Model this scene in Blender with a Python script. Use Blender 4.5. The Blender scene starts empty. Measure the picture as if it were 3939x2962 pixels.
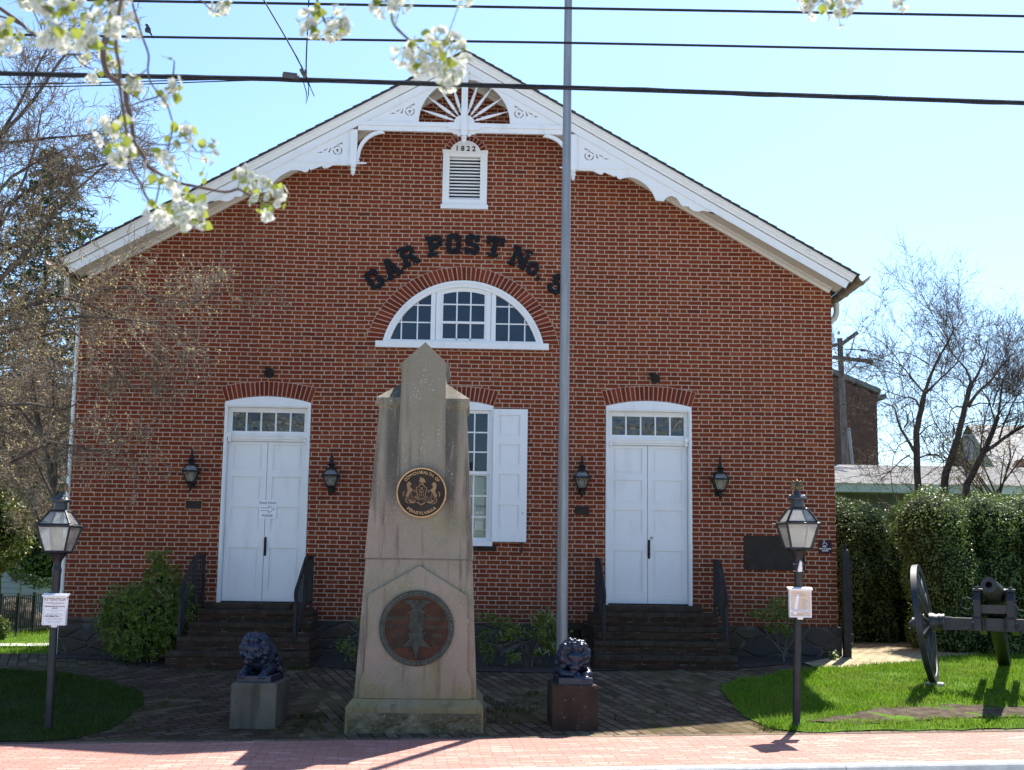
import bpy, bmesh, math, random
import numpy as np
from mathutils import Vector, Matrix, Euler
from mathutils import geometry as mgeo
R = math.radians
PI = math.pi
scene = bpy.context.scene
COL = scene.collection

# ---------------------------------------------------------------- camera
YAW, PITCH, ROLL = 0.02582, 0.13907, 0.01436
EYE = Vector((0.0, 0.0, 1.73))
cam_data = bpy.data.cameras.new('camera')
cam = bpy.data.objects.new('camera', cam_data)
COL.objects.link(cam)
_f = Vector((math.sin(YAW)*math.cos(PITCH), math.cos(YAW)*math.cos(PITCH), math.sin(PITCH)))
_r = _f.cross(Vector((0, 0, 1))).normalized()
_u = _r.cross(_f)
_r2 = _r*math.cos(ROLL) + _u*math.sin(ROLL)
_u2 = -_r*math.sin(ROLL) + _u*math.cos(ROLL)
cam.matrix_world = Matrix(((_r2.x, _u2.x, -_f.x, EYE.x), (_r2.y, _u2.y, -_f.y, EYE.y),
                           (_r2.z, _u2.z, -_f.z, EYE.z), (0, 0, 0, 1)))
cam_data.sensor_fit = 'HORIZONTAL'
cam_data.sensor_width = 36.0
cam_data.lens = 44.78
cam_data.clip_start = 0.1
cam_data.clip_end = 2000
cam_data.dof.use_dof = True
cam_data.dof.focus_distance = 13.0
cam_data.dof.aperture_fstop = 6.3
scene.camera = cam

# ---------------------------------------------------------------- sky, sun, exposure
SUN_EL, SUN_AZ = R(55.5), math.atan(0.45)        # azimuth from +Y towards +X
world = bpy.data.worlds.new('World')
scene.world = world
world.use_nodes = True
wt = world.node_tree
wt.nodes.clear()
wo = wt.nodes.new('ShaderNodeOutputWorld')
bg = wt.nodes.new('ShaderNodeBackground')
sky = wt.nodes.new('ShaderNodeTexSky')
sky.sky_type = 'NISHITA'
sky.sun_disc = False
sky.sun_elevation = SUN_EL
sky.sun_rotation = SUN_AZ
sky.altitude = 150
sky.air_density = 1.0
sky.dust_density = 1.0
sky.ozone_density = 1.2
bg.inputs['Strength'].default_value = 0.072
tint = wt.nodes.new('ShaderNodeMix')                 # clear spring air: a slightly bluer sky than the model's
tint.data_type = 'RGBA'; tint.blend_type = 'MULTIPLY'; tint.inputs[0].default_value = 1.0
tint.inputs[7].default_value = (.80, .97, 1.14, 1)
wt.links.new(sky.outputs[0], tint.inputs[6])
wt.links.new(tint.outputs[2], bg.inputs[0])
wt.links.new(bg.outputs[0], wo.inputs[0])
sun_d = bpy.data.lights.new('sun', 'SUN')
sun_d.energy = 4.2
sun_d.angle = R(0.53)
sun_d.color = (1.0, 0.95, 0.87)
sun = bpy.data.objects.new('sun', sun_d)
COL.objects.link(sun)
SUN_DIR = Vector((math.sin(SUN_AZ)*math.cos(SUN_EL), math.cos(SUN_AZ)*math.cos(SUN_EL), math.sin(SUN_EL)))
sun.rotation_euler = SUN_DIR.to_track_quat('Z', 'Y').to_euler()
sun.location = (10, 20, 30)
scene.view_settings.view_transform = 'Standard'
scene.view_settings.look = 'None'
scene.view_settings.gamma = 1.0
scene.view_settings.exposure = 1.7
scene.render.engine = 'CYCLES'
scene.cycles.use_denoising = True
scene.cycles.max_bounces = 8
scene.cycles.transparent_max_bounces = 12
scene.cycles.sample_clamp_indirect = 6.0

# ---------------------------------------------------------------- ground height
def terr(X, Y):
    X = min(max(X, -16), 16)
    if Y < 13.3: h = 0.0
    elif Y < 17: h = .35*(Y-13.3)/3.7
    elif Y < 18.5: h = .35+.07*(Y-17)/1.5
    else: h = .42
    t = min(max((Y-13.3)/5.2, 0), 1)
    drop = .28*min(max((-X-6.0)/1.2, 0), 1)*min(max((Y-18.6)/3.0, 0), 1)
    return (.016-.007*t)*X + h - drop

# ---------------------------------------------------------------- mesh builder
OFF = {}
class MB:
    def __init__(s):
        s.v = []; s.f = []; s.n = 0; s.mi = []; s.m = 0
    def add(s, verts, faces):
        verts = np.asarray(verts, dtype=np.float64).reshape(-1, 3)
        b = s.n
        s.v.append(verts); s.n += len(verts)
        if isinstance(faces, np.ndarray):
            s.f.append((faces+b).tolist() if False else faces+b); s.mi.append(np.full(len(faces), s.m, np.int32))
        else:
            for f in faces:
                s.f.append([i+b for i in f])
                s.mi.append(s.m)
        return s
    def box(s, x0, x1, y0, y1, z0, z1):
        v = [(x0,y0,z0),(x1,y0,z0),(x1,y1,z0),(x0,y1,z0),(x0,y0,z1),(x1,y0,z1),(x1,y1,z1),(x0,y1,z1)]
        return s.add(v, [(0,3,2,1),(4,5,6,7),(0,1,5,4),(1,2,6,5),(2,3,7,6),(3,0,4,7)])
    def obox(s, c, half, M):
        hx, hy, hz = half
        v = [Vector(c)+M@Vector((sx*hx, sy*hy, sz*hz)) for sz in (-1,1) for sx, sy in ((-1,-1),(1,-1),(1,1),(-1,1))]
        return s.add([tuple(q) for q in v], [(0,3,2,1),(4,5,6,7),(0,1,5,4),(1,2,6,5),(2,3,7,6),(3,0,4,7)])
    def bar(s, a, b, w, h, up=(0,0,1)):
        a = Vector(a); b = Vector(b); d = (b-a); L = d.length; d.normalize()
        x = d.cross(Vector(up))
        if x.length < 1e-4: x = d.cross(Vector((0,1,0)))
        x.normalize(); z = x.cross(d)
        M = Matrix((x, d, z)).transposed()
        return s.obox((a+b)/2, (w/2, L/2, h/2), M)
    def tube(s, pts, rad, n=8, cap=True):
        pts = [Vector(p) for p in pts]
        if not hasattr(rad, '__len__'): rad = [rad]*len(pts)
        vs = []; fs = []
        ref = None
        for i, p in enumerate(pts):
            if i == 0: d = pts[1]-p
            elif i == len(pts)-1: d = p-pts[i-1]
            else: d = (pts[i+1]-p).normalized()+(p-pts[i-1]).normalized()
            if d.length < 1e-9: d = Vector((0,0,1))
            d.normalize()
            if ref is None:
                ref = d.orthogonal().normalized()
            else:
                ref = ref-d*ref.dot(d)
                if ref.length < 1e-6: ref = d.orthogonal()
                ref.normalize()
            q = d.cross(ref)
            for k in range(n):
                a = 2*PI*k/n
                w = p+(ref*math.cos(a)+q*math.sin(a))*rad[i]
                vs.append((w.x, w.y, w.z))
        for i in range(len(pts)-1):
            for k in range(n):
                a = i*n+k; b = i*n+(k+1) % n
                fs.append((a, b, b+n, a+n))
        if cap:
            fs.append(tuple(range(n-1, -1, -1)))
            fs.append(tuple(range((len(pts)-1)*n, len(pts)*n)))
        return s.add(vs, fs)
    def lathe(s, prof, c=(0,0,0), n=16, M=None, rot=0.0):
        vs = []; fs = []
        c = Vector(c)
        for r_, z in prof:
            for k in range(n):
                a = 2*PI*k/n+rot
                w = Vector((r_*math.cos(a), r_*math.sin(a), z))
                if M is not None: w = M@w
                w = w+c
                vs.append((w.x, w.y, w.z))
        for i in range(len(prof)-1):
            for k in range(n):
                a = i*n+k; b = i*n+(k+1) % n
                fs.append((a, b, b+n, a+n))
        fs.append(tuple(range(n-1, -1, -1)))
        fs.append(tuple(range((len(prof)-1)*n, len(prof)*n)))
        return s.add(vs, fs)
    def plate(s, outer, holes, y0, y1, M=None):
        """outline in (x,z), given thickness from y0 (front) to y1 (back)."""
        loops = [outer]+list(holes)
        flat = [p for l in loops for p in l]
        tri = mgeo.tessellate_polygon([[Vector((p[0], p[1], 0)) for p in l] for l in loops])
        n = len(flat)
        vs = [(p[0], y0, p[1]) for p in flat]+[(p[0], y1, p[1]) for p in flat]
        fs = []
        for t in tri:
            a, b, c = t
            P = [flat[i] for i in t]
            ar = (P[1][0]-P[0][0])*(P[2][1]-P[0][1])-(P[2][0]-P[0][0])*(P[1][1]-P[0][1])
            if ar < 0: a, b, c = a, c, b
            fs.append((a, b, c)); fs.append((c+n, b+n, a+n))
        o = 0
        for li, l in enumerate(loops):
            k = len(l)
            ar = sum(l[i][0]*l[(i+1) % k][1]-l[(i+1) % k][0]*l[i][1] for i in range(k))
            ccw = (ar > 0) == (li == 0)
            for i in range(k):
                a = o+i; b = o+(i+1) % k
                fs.append((a, a+n, b+n, b) if ccw else (a, b, b+n, a+n))
            o += k
        if M is not None:
            vs = [tuple(M@Vector(v)) for v in vs]
        return s.add(vs, fs)
    def build(s, name, mats, parent=None, smooth=False, off=None):
        if parent is not None:
            off = OFF[parent.name]
        elif off is None:
            off = Vector((0,0,0))
        V = np.concatenate(s.v) if s.v else np.zeros((0,3))
        V = V-np.array(off)
        me = bpy.data.meshes.new(name)
        tot = []; idx = []; mi = []
        for f, m in zip(s.f, s.mi):
            if isinstance(f, np.ndarray):
                tot.append(np.full(len(f), f.shape[1], np.int32)); idx.append(f.ravel()); mi.append(m)
            else:
                tot.append(np.array([len(f)], np.int32)); idx.append(np.array(f, np.int32)); mi.append(np.array([m], np.int32))
        tot = np.concatenate(tot); idx = np.concatenate(idx).astype(np.int32); mi = np.concatenate(mi)
        me.vertices.add(len(V)); me.vertices.foreach_set('co', V.ravel())
        me.loops.add(len(idx)); me.loops.foreach_set('vertex_index', idx)
        me.polygons.add(len(tot))
        st = np.concatenate(([0], np.cumsum(tot)[:-1])).astype(np.int32)
        me.polygons.foreach_set('loop_start', st)
        if not isinstance(mats, (list, tuple)): mats = [mats]
        for m in mats: me.materials.append(m)
        me.polygons.foreach_set('material_index', mi.astype(np.int32))
        me.polygons.foreach_set('use_smooth', np.full(len(tot), smooth is True, dtype=bool))
        me.update(calc_edges=True)
        me.validate()
        if smooth == 'auto':
            me.polygons.foreach_set('use_smooth', np.ones(len(me.polygons), dtype=bool))
            me.set_sharp_from_angle(angle=R(38))
        return link(name, me, parent, off)

def link(name, me, parent=None, off=None):
    o = bpy.data.objects.new(name, me)
    COL.objects.link(o)
    if parent is not None:
        o.parent = parent
        OFF[o.name] = OFF[parent.name]
    else:
        o.location = off if off is not None else (0,0,0)
        OFF[o.name] = Vector(off) if off is not None else Vector((0,0,0))
    return o

def thing(name, loc, label, cat, group=None):
    o = bpy.data.objects.new(name, None)
    o.empty_display_size = .2
    COL.objects.link(o)
    o.location = loc
    OFF[o.name] = Vector(loc)
    o['label'] = label; o['category'] = cat
    if group: o['group'] = group
    return o

def tag(o, label, cat, group=None):
    o['label'] = label; o['category'] = cat
    if group: o['group'] = group
    return o

def kind(o, k):
    o['kind'] = k
    return o

def copy_thing(root, delta, label, group=None, rotz=None):
    r = root.copy(); COL.objects.link(r)
    r.location = Vector(root.location)+Vector(delta)
    if rotz is not None: r.rotation_euler = (0, 0, rotz)
    r['label'] = label
    if group: r['group'] = group
    OFF[r.name] = r.location.copy()
    def rec(src, dst):
        for ch in list(src.children):
            c = ch.copy(); COL.objects.link(c); c.parent = dst
            rec(ch, c)
    rec(root, r)
    return r

def blob(parts, voxel, smooth_iter=4):
    """ellipsoids fused into one continuous skin. parts: (centre, radii, euler)"""
    bm = bmesh.new()
    for p in parts:
        c, r_ = p[0], p[1]
        e = p[2] if len(p) > 2 else (0,0,0)
        if not hasattr(r_, '__len__'): r_ = (r_, r_, r_)
        M = Matrix.Translation(c) @ Euler(e).to_matrix().to_4x4() @ Matrix.Diagonal((*r_, 1))
        bmesh.ops.create_icosphere(bm, subdivisions=2, radius=1.0, matrix=M)
    me = bpy.data.meshes.new('tmp'); bm.to_mesh(me); bm.free()
    o = bpy.data.objects.new('tmp', me); COL.objects.link(o)
    m = o.modifiers.new('r', 'REMESH'); m.mode = 'VOXEL'; m.voxel_size = voxel
    if smooth_iter:
        m2 = o.modifiers.new('s', 'SMOOTH'); m2.factor = .5; m2.iterations = smooth_iter
    dg = bpy.context.evaluated_depsgraph_get(); dg.update()
    me2 = bpy.data.meshes.new_from_object(o.evaluated_get(dg))
    bpy.data.objects.remove(o); bpy.data.meshes.remove(me)
    V = np.empty(len(me2.vertices)*3); me2.vertices.foreach_get('co', V)
    F = [tuple(p.vertices) for p in me2.polygons]
    bpy.data.meshes.remove(me2)
    return V.reshape(-1, 3), F

def capsule(a, b, ra, rb, n=5):
    a = Vector(a); b = Vector(b)
    return [(tuple(a.lerp(b, i/(n-1))), ra+(rb-ra)*i/(n-1)) for i in range(n)]

_txt = {}
def text_mesh(s_, size, depth=.002, align='CENTER', bold=0.0):
    cu = bpy.data.curves.new('t', 'FONT')
    cu.body = s_; cu.size = size; cu.align_x = align; cu.align_y = 'CENTER'; cu.extrude = depth; cu.offset = bold
    cu.resolution_u = 3
    o = bpy.data.objects.new('t', cu); COL.objects.link(o)
    dg = bpy.context.evaluated_depsgraph_get(); dg.update()
    me = bpy.data.meshes.new_from_object(o.evaluated_get(dg))
    V = np.empty(len(me.vertices)*3); me.vertices.foreach_get('co', V)
    F = [tuple(p.vertices) for p in me.polygons]
    bpy.data.objects.remove(o); bpy.data.curves.remove(cu); bpy.data.meshes.remove(me)
    return V.reshape(-1, 3), F

def put_text(mb, s_, x, y, z, size, depth=.002, ang=0.0, bold=0.0, align='CENTER'):
    """writing on a surface that faces -Y"""
    V, F = text_mesh(s_, size, depth, align, bold)
    ca, sa = math.cos(ang), math.sin(ang)
    P = np.empty_like(V)
    P[:, 0] = x+V[:, 0]*ca-V[:, 1]*sa
    P[:, 2] = z+V[:, 0]*sa+V[:, 1]*ca
    P[:, 1] = y-V[:, 2]
    mb.add(P, F)

def arc(cx, cz, r_, a0, a1, n, ry=None):
    ry = r_ if ry is None else ry
    return [(cx+r_*math.cos(a0+(a1-a0)*i/n), cz+ry*math.sin(a0+(a1-a0)*i/n)) for i in range(n+1)]

def seg_arc(x0, x1, z, rise, n=16):
    """segmental arch from (x1,z) over the top to (x0,z)"""
    h = (x1-x0)/2; c = (x0+x1)/2
    r_ = (h*h+rise*rise)/(2*rise); cz = z+rise-r_
    a = math.atan2(z-cz, h)
    return arc(c, cz, r_, a, PI-a, n)
# ---------------------------------------------------------------- materials
class S:
    """a shader value: arithmetic on it makes Math nodes"""
    def __init__(s, t, o): s.t = t; s.o = o
    def m(s, op, *a, clamp=False):
        n = s.t.nodes.new('ShaderNodeMath'); n.operation = op; n.use_clamp = clamp
        for i, x in enumerate((s,)+a):
            if isinstance(x, S): s.t.links.new(x.o, n.inputs[i])
            else: n.inputs[i].default_value = x
        return S(s.t, n.outputs[0])
    def __add__(s, x): return s.m('ADD', x)
    def __radd__(s, x): return s.m('ADD', x)
    def __sub__(s, x): return s.m('SUBTRACT', x)
    def __rsub__(s, x): return (s*-1.0)+x
    def __mul__(s, x): return s.m('MULTIPLY', x)
    def __rmul__(s, x): return s.m('MULTIPLY', x)
    def __truediv__(s, x): return s.m('DIVIDE', x)
    def floor(s): return s.m('FLOOR')
    def fract(s): return s.m('FRACT')
    def abs(s): return s.m('ABSOLUTE')
    def mod2(s): return s.m('FLOORED_MODULO', 2.0)
    def min(s, x): return s.m('MINIMUM', x)
    def max(s, x): return s.m('MAXIMUM', x)
    def gt(s, x): return s.m('GREATER_THAN', x)
    def pow(s, x): return s.m('POWER', x)
    def step(s, a, b):
        n = s.t.nodes.new('ShaderNodeMapRange'); n.interpolation_type = 'SMOOTHSTEP'
        s.t.links.new(s.o, n.inputs[0])
        n.inputs[1].default_value = a; n.inputs[2].default_value = b
        n.inputs[3].default_value = 0; n.inputs[4].default_value = 1
        return S(s.t, n.outputs[0])

class T:
    """helper round a node tree"""
    def __init__(s, tree):
        s.t = tree
        tc = tree.nodes.new('ShaderNodeTexCoord')
        s.obj = tc.outputs['Object']
        sep = tree.nodes.new('ShaderNodeSeparateXYZ'); tree.links.new(s.obj, sep.inputs[0])
        s.x, s.y, s.z = (S(tree, sep.outputs[i]) for i in range(3))
    def vec(s, x, y, z=0.0):
        n = s.t.nodes.new('ShaderNodeCombineXYZ')
        for i, q in enumerate((x, y, z)):
            if isinstance(q, S): s.t.links.new(q.o, n.inputs[i])
            else: n.inputs[i].default_value = q
        return n.outputs[0]
    def noise(s, scale, detail=3, rough=.55, vec=None, stretch=None):
        n = s.t.nodes.new('ShaderNodeTexNoise')
        v = vec if vec is not None else s.obj
        if stretch:
            mp = s.t.nodes.new('ShaderNodeMapping'); mp.inputs['Scale'].default_value = stretch
            s.t.links.new(v, mp.inputs[0]); v = mp.outputs[0]
        s.t.links.new(v, n.inputs['Vector'])
        n.inputs['Scale'].default_value = scale; n.inputs['Detail'].default_value = detail
        n.inputs['Roughness'].default_value = rough
        return S(s.t, n.outputs[0])
    def voro(s, scale, feature='F1', vec=None, rnd=1.0, out='Distance', stretch=None):
        n = s.t.nodes.new('ShaderNodeTexVoronoi'); n.feature = feature
        v = vec if vec is not None else s.obj
        if stretch:
            mp = s.t.nodes.new('ShaderNodeMapping'); mp.inputs['Scale'].default_value = stretch
            s.t.links.new(v, mp.inputs[0]); v = mp.outputs[0]
        s.t.links.new(v, n.inputs['Vector'])
        n.inputs['Scale'].default_value = scale; n.inputs['Randomness'].default_value = rnd
        return S(s.t, n.outputs[out])
    def white(s, v):
        n = s.t.nodes.new('ShaderNodeTexWhiteNoise'); n.noise_dimensions = '3D'
        s.t.links.new(v, n.inputs[0])
        return S(s.t, n.outputs[0])
    def island(s):
        n = s.t.nodes.new('ShaderNodeNewGeometry')
        return S(s.t, n.outputs['Random Per Island'])
    def mix(s, f, a, b):
        n = s.t.nodes.new('ShaderNodeMix'); n.data_type = 'RGBA'
        for inp, q in ((n.inputs[0], f), (n.inputs[6], a), (n.inputs[7], b)):
            if isinstance(q, S): s.t.links.new(q.o, inp)
            elif isinstance(q, tuple): inp.default_value = (*q, 1)
            else: inp.default_value = q
        return S(s.t, n.outputs[2])
    def ramp(s, f, stops):
        n = s.t.nodes.new('ShaderNodeValToRGB')
        el = n.color_ramp.elements
        while len(el) < len(stops): el.new(.5)
        for e, (p, c) in zip(el, stops):
            e.position = p; e.color = (*c, 1)
        s.t.links.new(f.o, n.inputs[0])
        return S(s.t, n.outputs[0])

def mat(name, fn, rough=.8, spec=.5, metal=0.0, bump=1.0, trans=0.0):
    m = bpy.data.materials.new(name); m.use_nodes = True
    t = m.node_tree; t.nodes.clear()
    out = t.nodes.new('ShaderNodeOutputMaterial')
    p = t.nodes.new('ShaderNodeBsdfPrincipled')
    p.inputs['Roughness'].default_value = rough
    p.inputs['Specular IOR Level'].default_value = spec
    p.inputs['Metallic'].default_value = metal
    if isinstance(fn, tuple):
        p.inputs['Base Color'].default_value = (*fn, 1); d = {'color': fn}
    else:
        k = T(t); d = fn(k)
        t.links.new(d['color'].o, p.inputs['Base Color'])
        if 'rough' in d: t.links.new(d['rough'].o, p.inputs['Roughness'])
        if 'metal' in d: t.links.new(d['metal'].o, p.inputs['Metallic'])
        if 'height' in d:
            b = t.nodes.new('ShaderNodeBump'); b.inputs['Strength'].default_value = min(bump, 1.0)
            b.inputs['Distance'].default_value = d.get('dist', .01)
            t.links.new(d['height'].o, b.inputs['Height']); t.links.new(b.outputs[0], p.inputs['Normal'])
    if trans > 0:
        tr = t.nodes.new('ShaderNodeBsdfTranslucent')
        if isinstance(fn, tuple): tr.inputs[0].default_value = (*fn, 1)
        else: t.links.new(d['color'].o, tr.inputs[0])
        mx = t.nodes.new('ShaderNodeMixShader'); mx.inputs[0].default_value = trans
        t.links.new(p.outputs[0], mx.inputs[1]); t.links.new(tr.outputs[0], mx.inputs[2])
        t.links.new(mx.outputs[0], out.inputs[0])
    else:
        t.links.new(p.outputs[0], out.inputs[0])
    return m

def vary(a, b, scale=3.0, detail=4, bh=0.0, bscale=None, stretch=None, lo=.3, hi=.7):
    def fn(k):
        n = k.noise(scale, detail, stretch=stretch)
        d = {'color': k.mix(n.step(lo, hi), a, b)}
        if bh: d['height'] = k.noise(bscale or scale*6, 4, stretch=stretch); d['dist'] = bh
        return d
    return fn

def brick_fn(k):
    P, h = .308, .0632
    wob = k.noise(26, 3)-.5
    wob2 = k.noise(9, 2)-.5
    u = k.x+wob*.006
    v = k.z-.885+(k.noise(.33, 1)-.5)*.045+(k.noise(14, 2, stretch=(1, 1, 1.7))-.5)*.011+wob2*.004
    row = (v/h).floor(); fv = (v/h).fract()*h
    jit = k.white(k.vec(row, 3.1, 0.0))*.022
    su = u+row.mod2()*(P/2)+jit
    cell = (su/P).floor(); a = (su/P).fract()*P
    s_ = .205
    head = a.gt(s_)
    du = a.min((a-s_).abs()).min(P-a)
    dv = fv.min(h-fv)
    d = (du*.95).min(dv)
    face = d.step(.0035, .0088)
    rid = k.white(k.vec(row, cell*2.0+head, 7.0))
    rid2 = k.white(k.vec(row, cell*2.0+head, 19.0))
    big = k.noise(.55, 3)
    bc = k.ramp(rid, [(0, (.118, .028, .014)), (.10, (.152, .033, .015)), (.5, (.176, .038, .0165)), (.9, (.198, .044, .018)), (1, (.25, .066, .026))])
    bc = k.mix(rid2.step(.985, .995)*.5, bc, (.06, .024, .020))
    bc = k.mix(k.noise(45, 4).step(.45, .8)*.35, bc, (.11, .027, .012))
    bc = k.mix(big.step(.35, .75)*.22, bc, (.225, .054, .022))
    grime = (k.z*-1.0+1.25+big*.9).step(.3, 1.0)
    bc = k.mix(grime*.55, bc, (.10, .045, .026))
    mc = k.mix(k.noise(18, 3), (.40, .285, .205), (.49, .36, .27))
    mc = k.mix(grime*.6, mc, (.22, .15, .10))
    mc = k.mix(k.white(k.vec((k.x*9.0).floor(), row, 2.0)).gt(.96)*.4, mc, (.55, .47, .42))
    col = k.mix(face, mc, bc)
    fleck = k.voro(7.0).step(.028, .018)
    col = k.mix(fleck*k.noise(1.3, 2).gt(.5), col, (.68, .62, .58))
    hgt = face*.7+k.noise(60, 3)*.3
    streak = k.noise(1.6, 4, stretch=(1, 1, .16)).step(.55, .78)
    col = k.mix(streak*.30, col, (.10, .040, .026))
    pale = k.noise(.9, 4).step(.60, .75)
    col = k.mix(pale*.20, col, (.42, .29, .20))
    return {'color': col, 'height': hgt, 'dist': .0025}

def voussoir_fn(k):
    i = k.island()
    c = k.ramp(i, [(0, (.118, .027, .013)), (.3, (.155, .031, .0145)), (.75, (.182, .036, .016)), (1, (.215, .047, .021))])
    c = k.mix(k.noise(40, 4).step(.5, .8)*.35, c, (.10, .028, .02))
    return {'color': c, 'height': k.noise(60, 3), 'dist': .003}

def stone_wall_fn(k):
    v = k.vec(k.x*1.0, k.z*2.1+ (k.noise(2.5, 2)-.5)*.5, 0.0)
    e = k.voro(2.2, 'DISTANCE_TO_EDGE', vec=v)
    cid = k.voro(2.2, 'F1', vec=v, out='Color')
    base = k.ramp(cid.m('FRACT'), [(0, (.030, .026, .021)), (.4, (.075, .050, .030)), (.7, (.050, .052, .050)), (1, (.11, .085, .055))])
    base = k.mix(k.noise(14, 5).step(.4, .75)*.5, base, (.05, .042, .034))
    moss = k.noise(2.2, 4).step(.55, .72)
    base = k.mix(moss*.35, base, (.07, .075, .03))
    j = e.step(.02, .09)
    col = k.mix(j, k.mix(k.noise(5, 3).step(.45, .65), (.07, .058, .046), (.13, .11, .09)), base)
    return {'color': col, 'height': j*.8+k.noise(20, 5)*.4, 'dist': .03}

def granite_fn(k):
    n = k.noise(2.2, 4)
    c = k.mix(n.step(.3, .7), (.20, .175, .130), (.255, .22, .17))
    pink = k.noise(1.1, 3, stretch=(1.6, 1.6, .8)).step(.42, .66)
    c = k.mix(pink*.7, c, (.28, .215, .17))
    st = k.noise(2.4, 4, stretch=(4.0, 4.0, .28)).step(.52, .72)
    c = k.mix(st*.9, c, (.10, .076, .062))
    green = k.noise(1.7, 5, stretch=(1.3, 1.3, .9)).step(.50, .72)
    c = k.mix(green*.55, c, (.20, .185, .085))
    edge = (k.x.abs()-.315).abs()
    run = edge.step(.115, .03)*k.z.step(1.75, 3.0)*k.noise(5, 4, stretch=(3, 3, .35)).step(.26, .48)
    c = k.mix(run*.9, c, (.048, .040, .036))
    up = k.z.step(2.2, 4.0)
    c = k.mix(up*.5, c, (.165, .155, .11))
    low = (k.z*-1.0+.62+(k.noise(2.6, 4)-.5)*.9).step(.05, .5)
    c = k.mix(low*.65, c, (.17, .15, .045))
    spk = k.voro(48.0).step(.20, .12)
    c = k.mix(spk*.8*k.noise(11, 2).step(.35, .55), c, (.07, .06, .055))
    spk2 = k.noise(90, 2).step(.6, .7)
    c = k.mix(spk2*.3, c, (.52, .46, .38))
    lich = k.voro(34.0).step(.24, .16)*k.noise(3.0, 2, stretch=(3, 3, .6)).step(.56, .62)*k.z.step(1.9, 2.6)
    c = k.mix(lich*.75, c, (.48, .48, .42))
    return {'color': c, 'height': k.noise(70, 4), 'dist': .004}

def rough_granite_fn(k):
    n = k.noise(5, 5)
    c = k.mix(n.step(.35, .7), (.105, .088, .045), (.24, .205, .13))
    c = k.mix(k.noise(2.0, 4).step(.45, .65)*.6, c, (.075, .062, .024))
    spk = k.noise(42, 3).step(.58, .68)
    c = k.mix(spk*.45, c, (.46, .42, .35))
    return {'color': c, 'height': k.noise(11, 7, .68), 'dist': .05}

def paver_fn(scale_u, scale_v, ang, cols, joint, moss_amt, jw=.006, jit=.02):
    def fn(k):
        ca, sa = math.cos(ang), math.sin(ang)
        wob = (k.noise(1.3, 2)-.5)*.05
        u = k.x*ca+k.y*sa+wob+(k.noise(22, 2)-.5)*.006
        v = k.x*-sa+k.y*ca+wob*.7+(k.noise(19, 2)-.5)*.006
        row = (v/scale_v).floor(); fv = (v/scale_v).fract()*scale_v
        su = u+row.mod2()*(scale_u/2)+k.white(k.vec(row, 1.7, 0.0))*jit
        cell = (su/scale_u).floor(); fu = (su/scale_u).fract()*scale_u
        d = fu.min(scale_u-fu).min(fv.min(scale_v-fv))
        face = d.step(jw*.5, jw*1.3)
        rid = k.white(k.vec(row, cell, 4.0))
        c = k.ramp(rid, cols)
        c = k.mix(k.noise(1.1, 4).step(.35, .7)*.35, c, cols[0][1])
        c = k.mix(k.noise(35, 4).step(.45, .75)*.25, c, tuple(q*.6 for q in cols[1][1]))
        c = k.mix(k.noise(.55, 5).step(.45, .75)*.35, c, tuple(q*.72 for q in cols[1][1]))
        c = k.mix(k.voro(2.3).step(.10, .03)*.5, c, tuple(q*.5 for q in cols[0][1]))
        mossn = k.noise(.9, 4).step(.44, .62)
        jc = k.mix(mossn*moss_amt, joint, (.075, .085, .020))
        c = k.mix(face, jc, c)
        c = k.mix(mossn*k.noise(8, 4).step(.56, .7)*moss_amt*.6, c, (.07, .08, .022))
        return {'color': c, 'height': face*.7+k.noise(30, 4)*.3+k.noise(3, 2)*.3, 'dist': .008}
    return fn

def bark_fn(a, b, sc=14):
    def fn(k):
        n = k.noise(sc, 5, stretch=(1, 1, .25))
        return {'color': k.mix(n.step(.3, .7), a, b), 'height': n, 'dist': .012}
    return fn

def leaf_fn(a, b, c, p1=.45):
    def fn(k):
        i = k.island()
        return {'color': k.ramp(i, [(0, a), (p1, b), (1, c)])}
    return fn

def roof_fn(k):
    c = k.mix(k.noise(9, 4), (.05, .047, .043), (.10, .092, .08))
    return {'color': c, 'height': k.noise(40, 3), 'dist': .004}

def paint_fn(base, dirt, amt=.45, sc=2.0):
    def fn(k):
        s_ = k.noise(sc, 5, stretch=(2.2, 2.2, .7)).step(.5, .8)
        c = k.mix(s_*amt, base, dirt)
        c = k.mix(k.noise(30, 4).step(.62, .75)*.25, c, dirt)
        return {'color': c, 'height': k.noise(24, 4, stretch=(1, 1, .3)), 'dist': .0015}
    return fn

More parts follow.
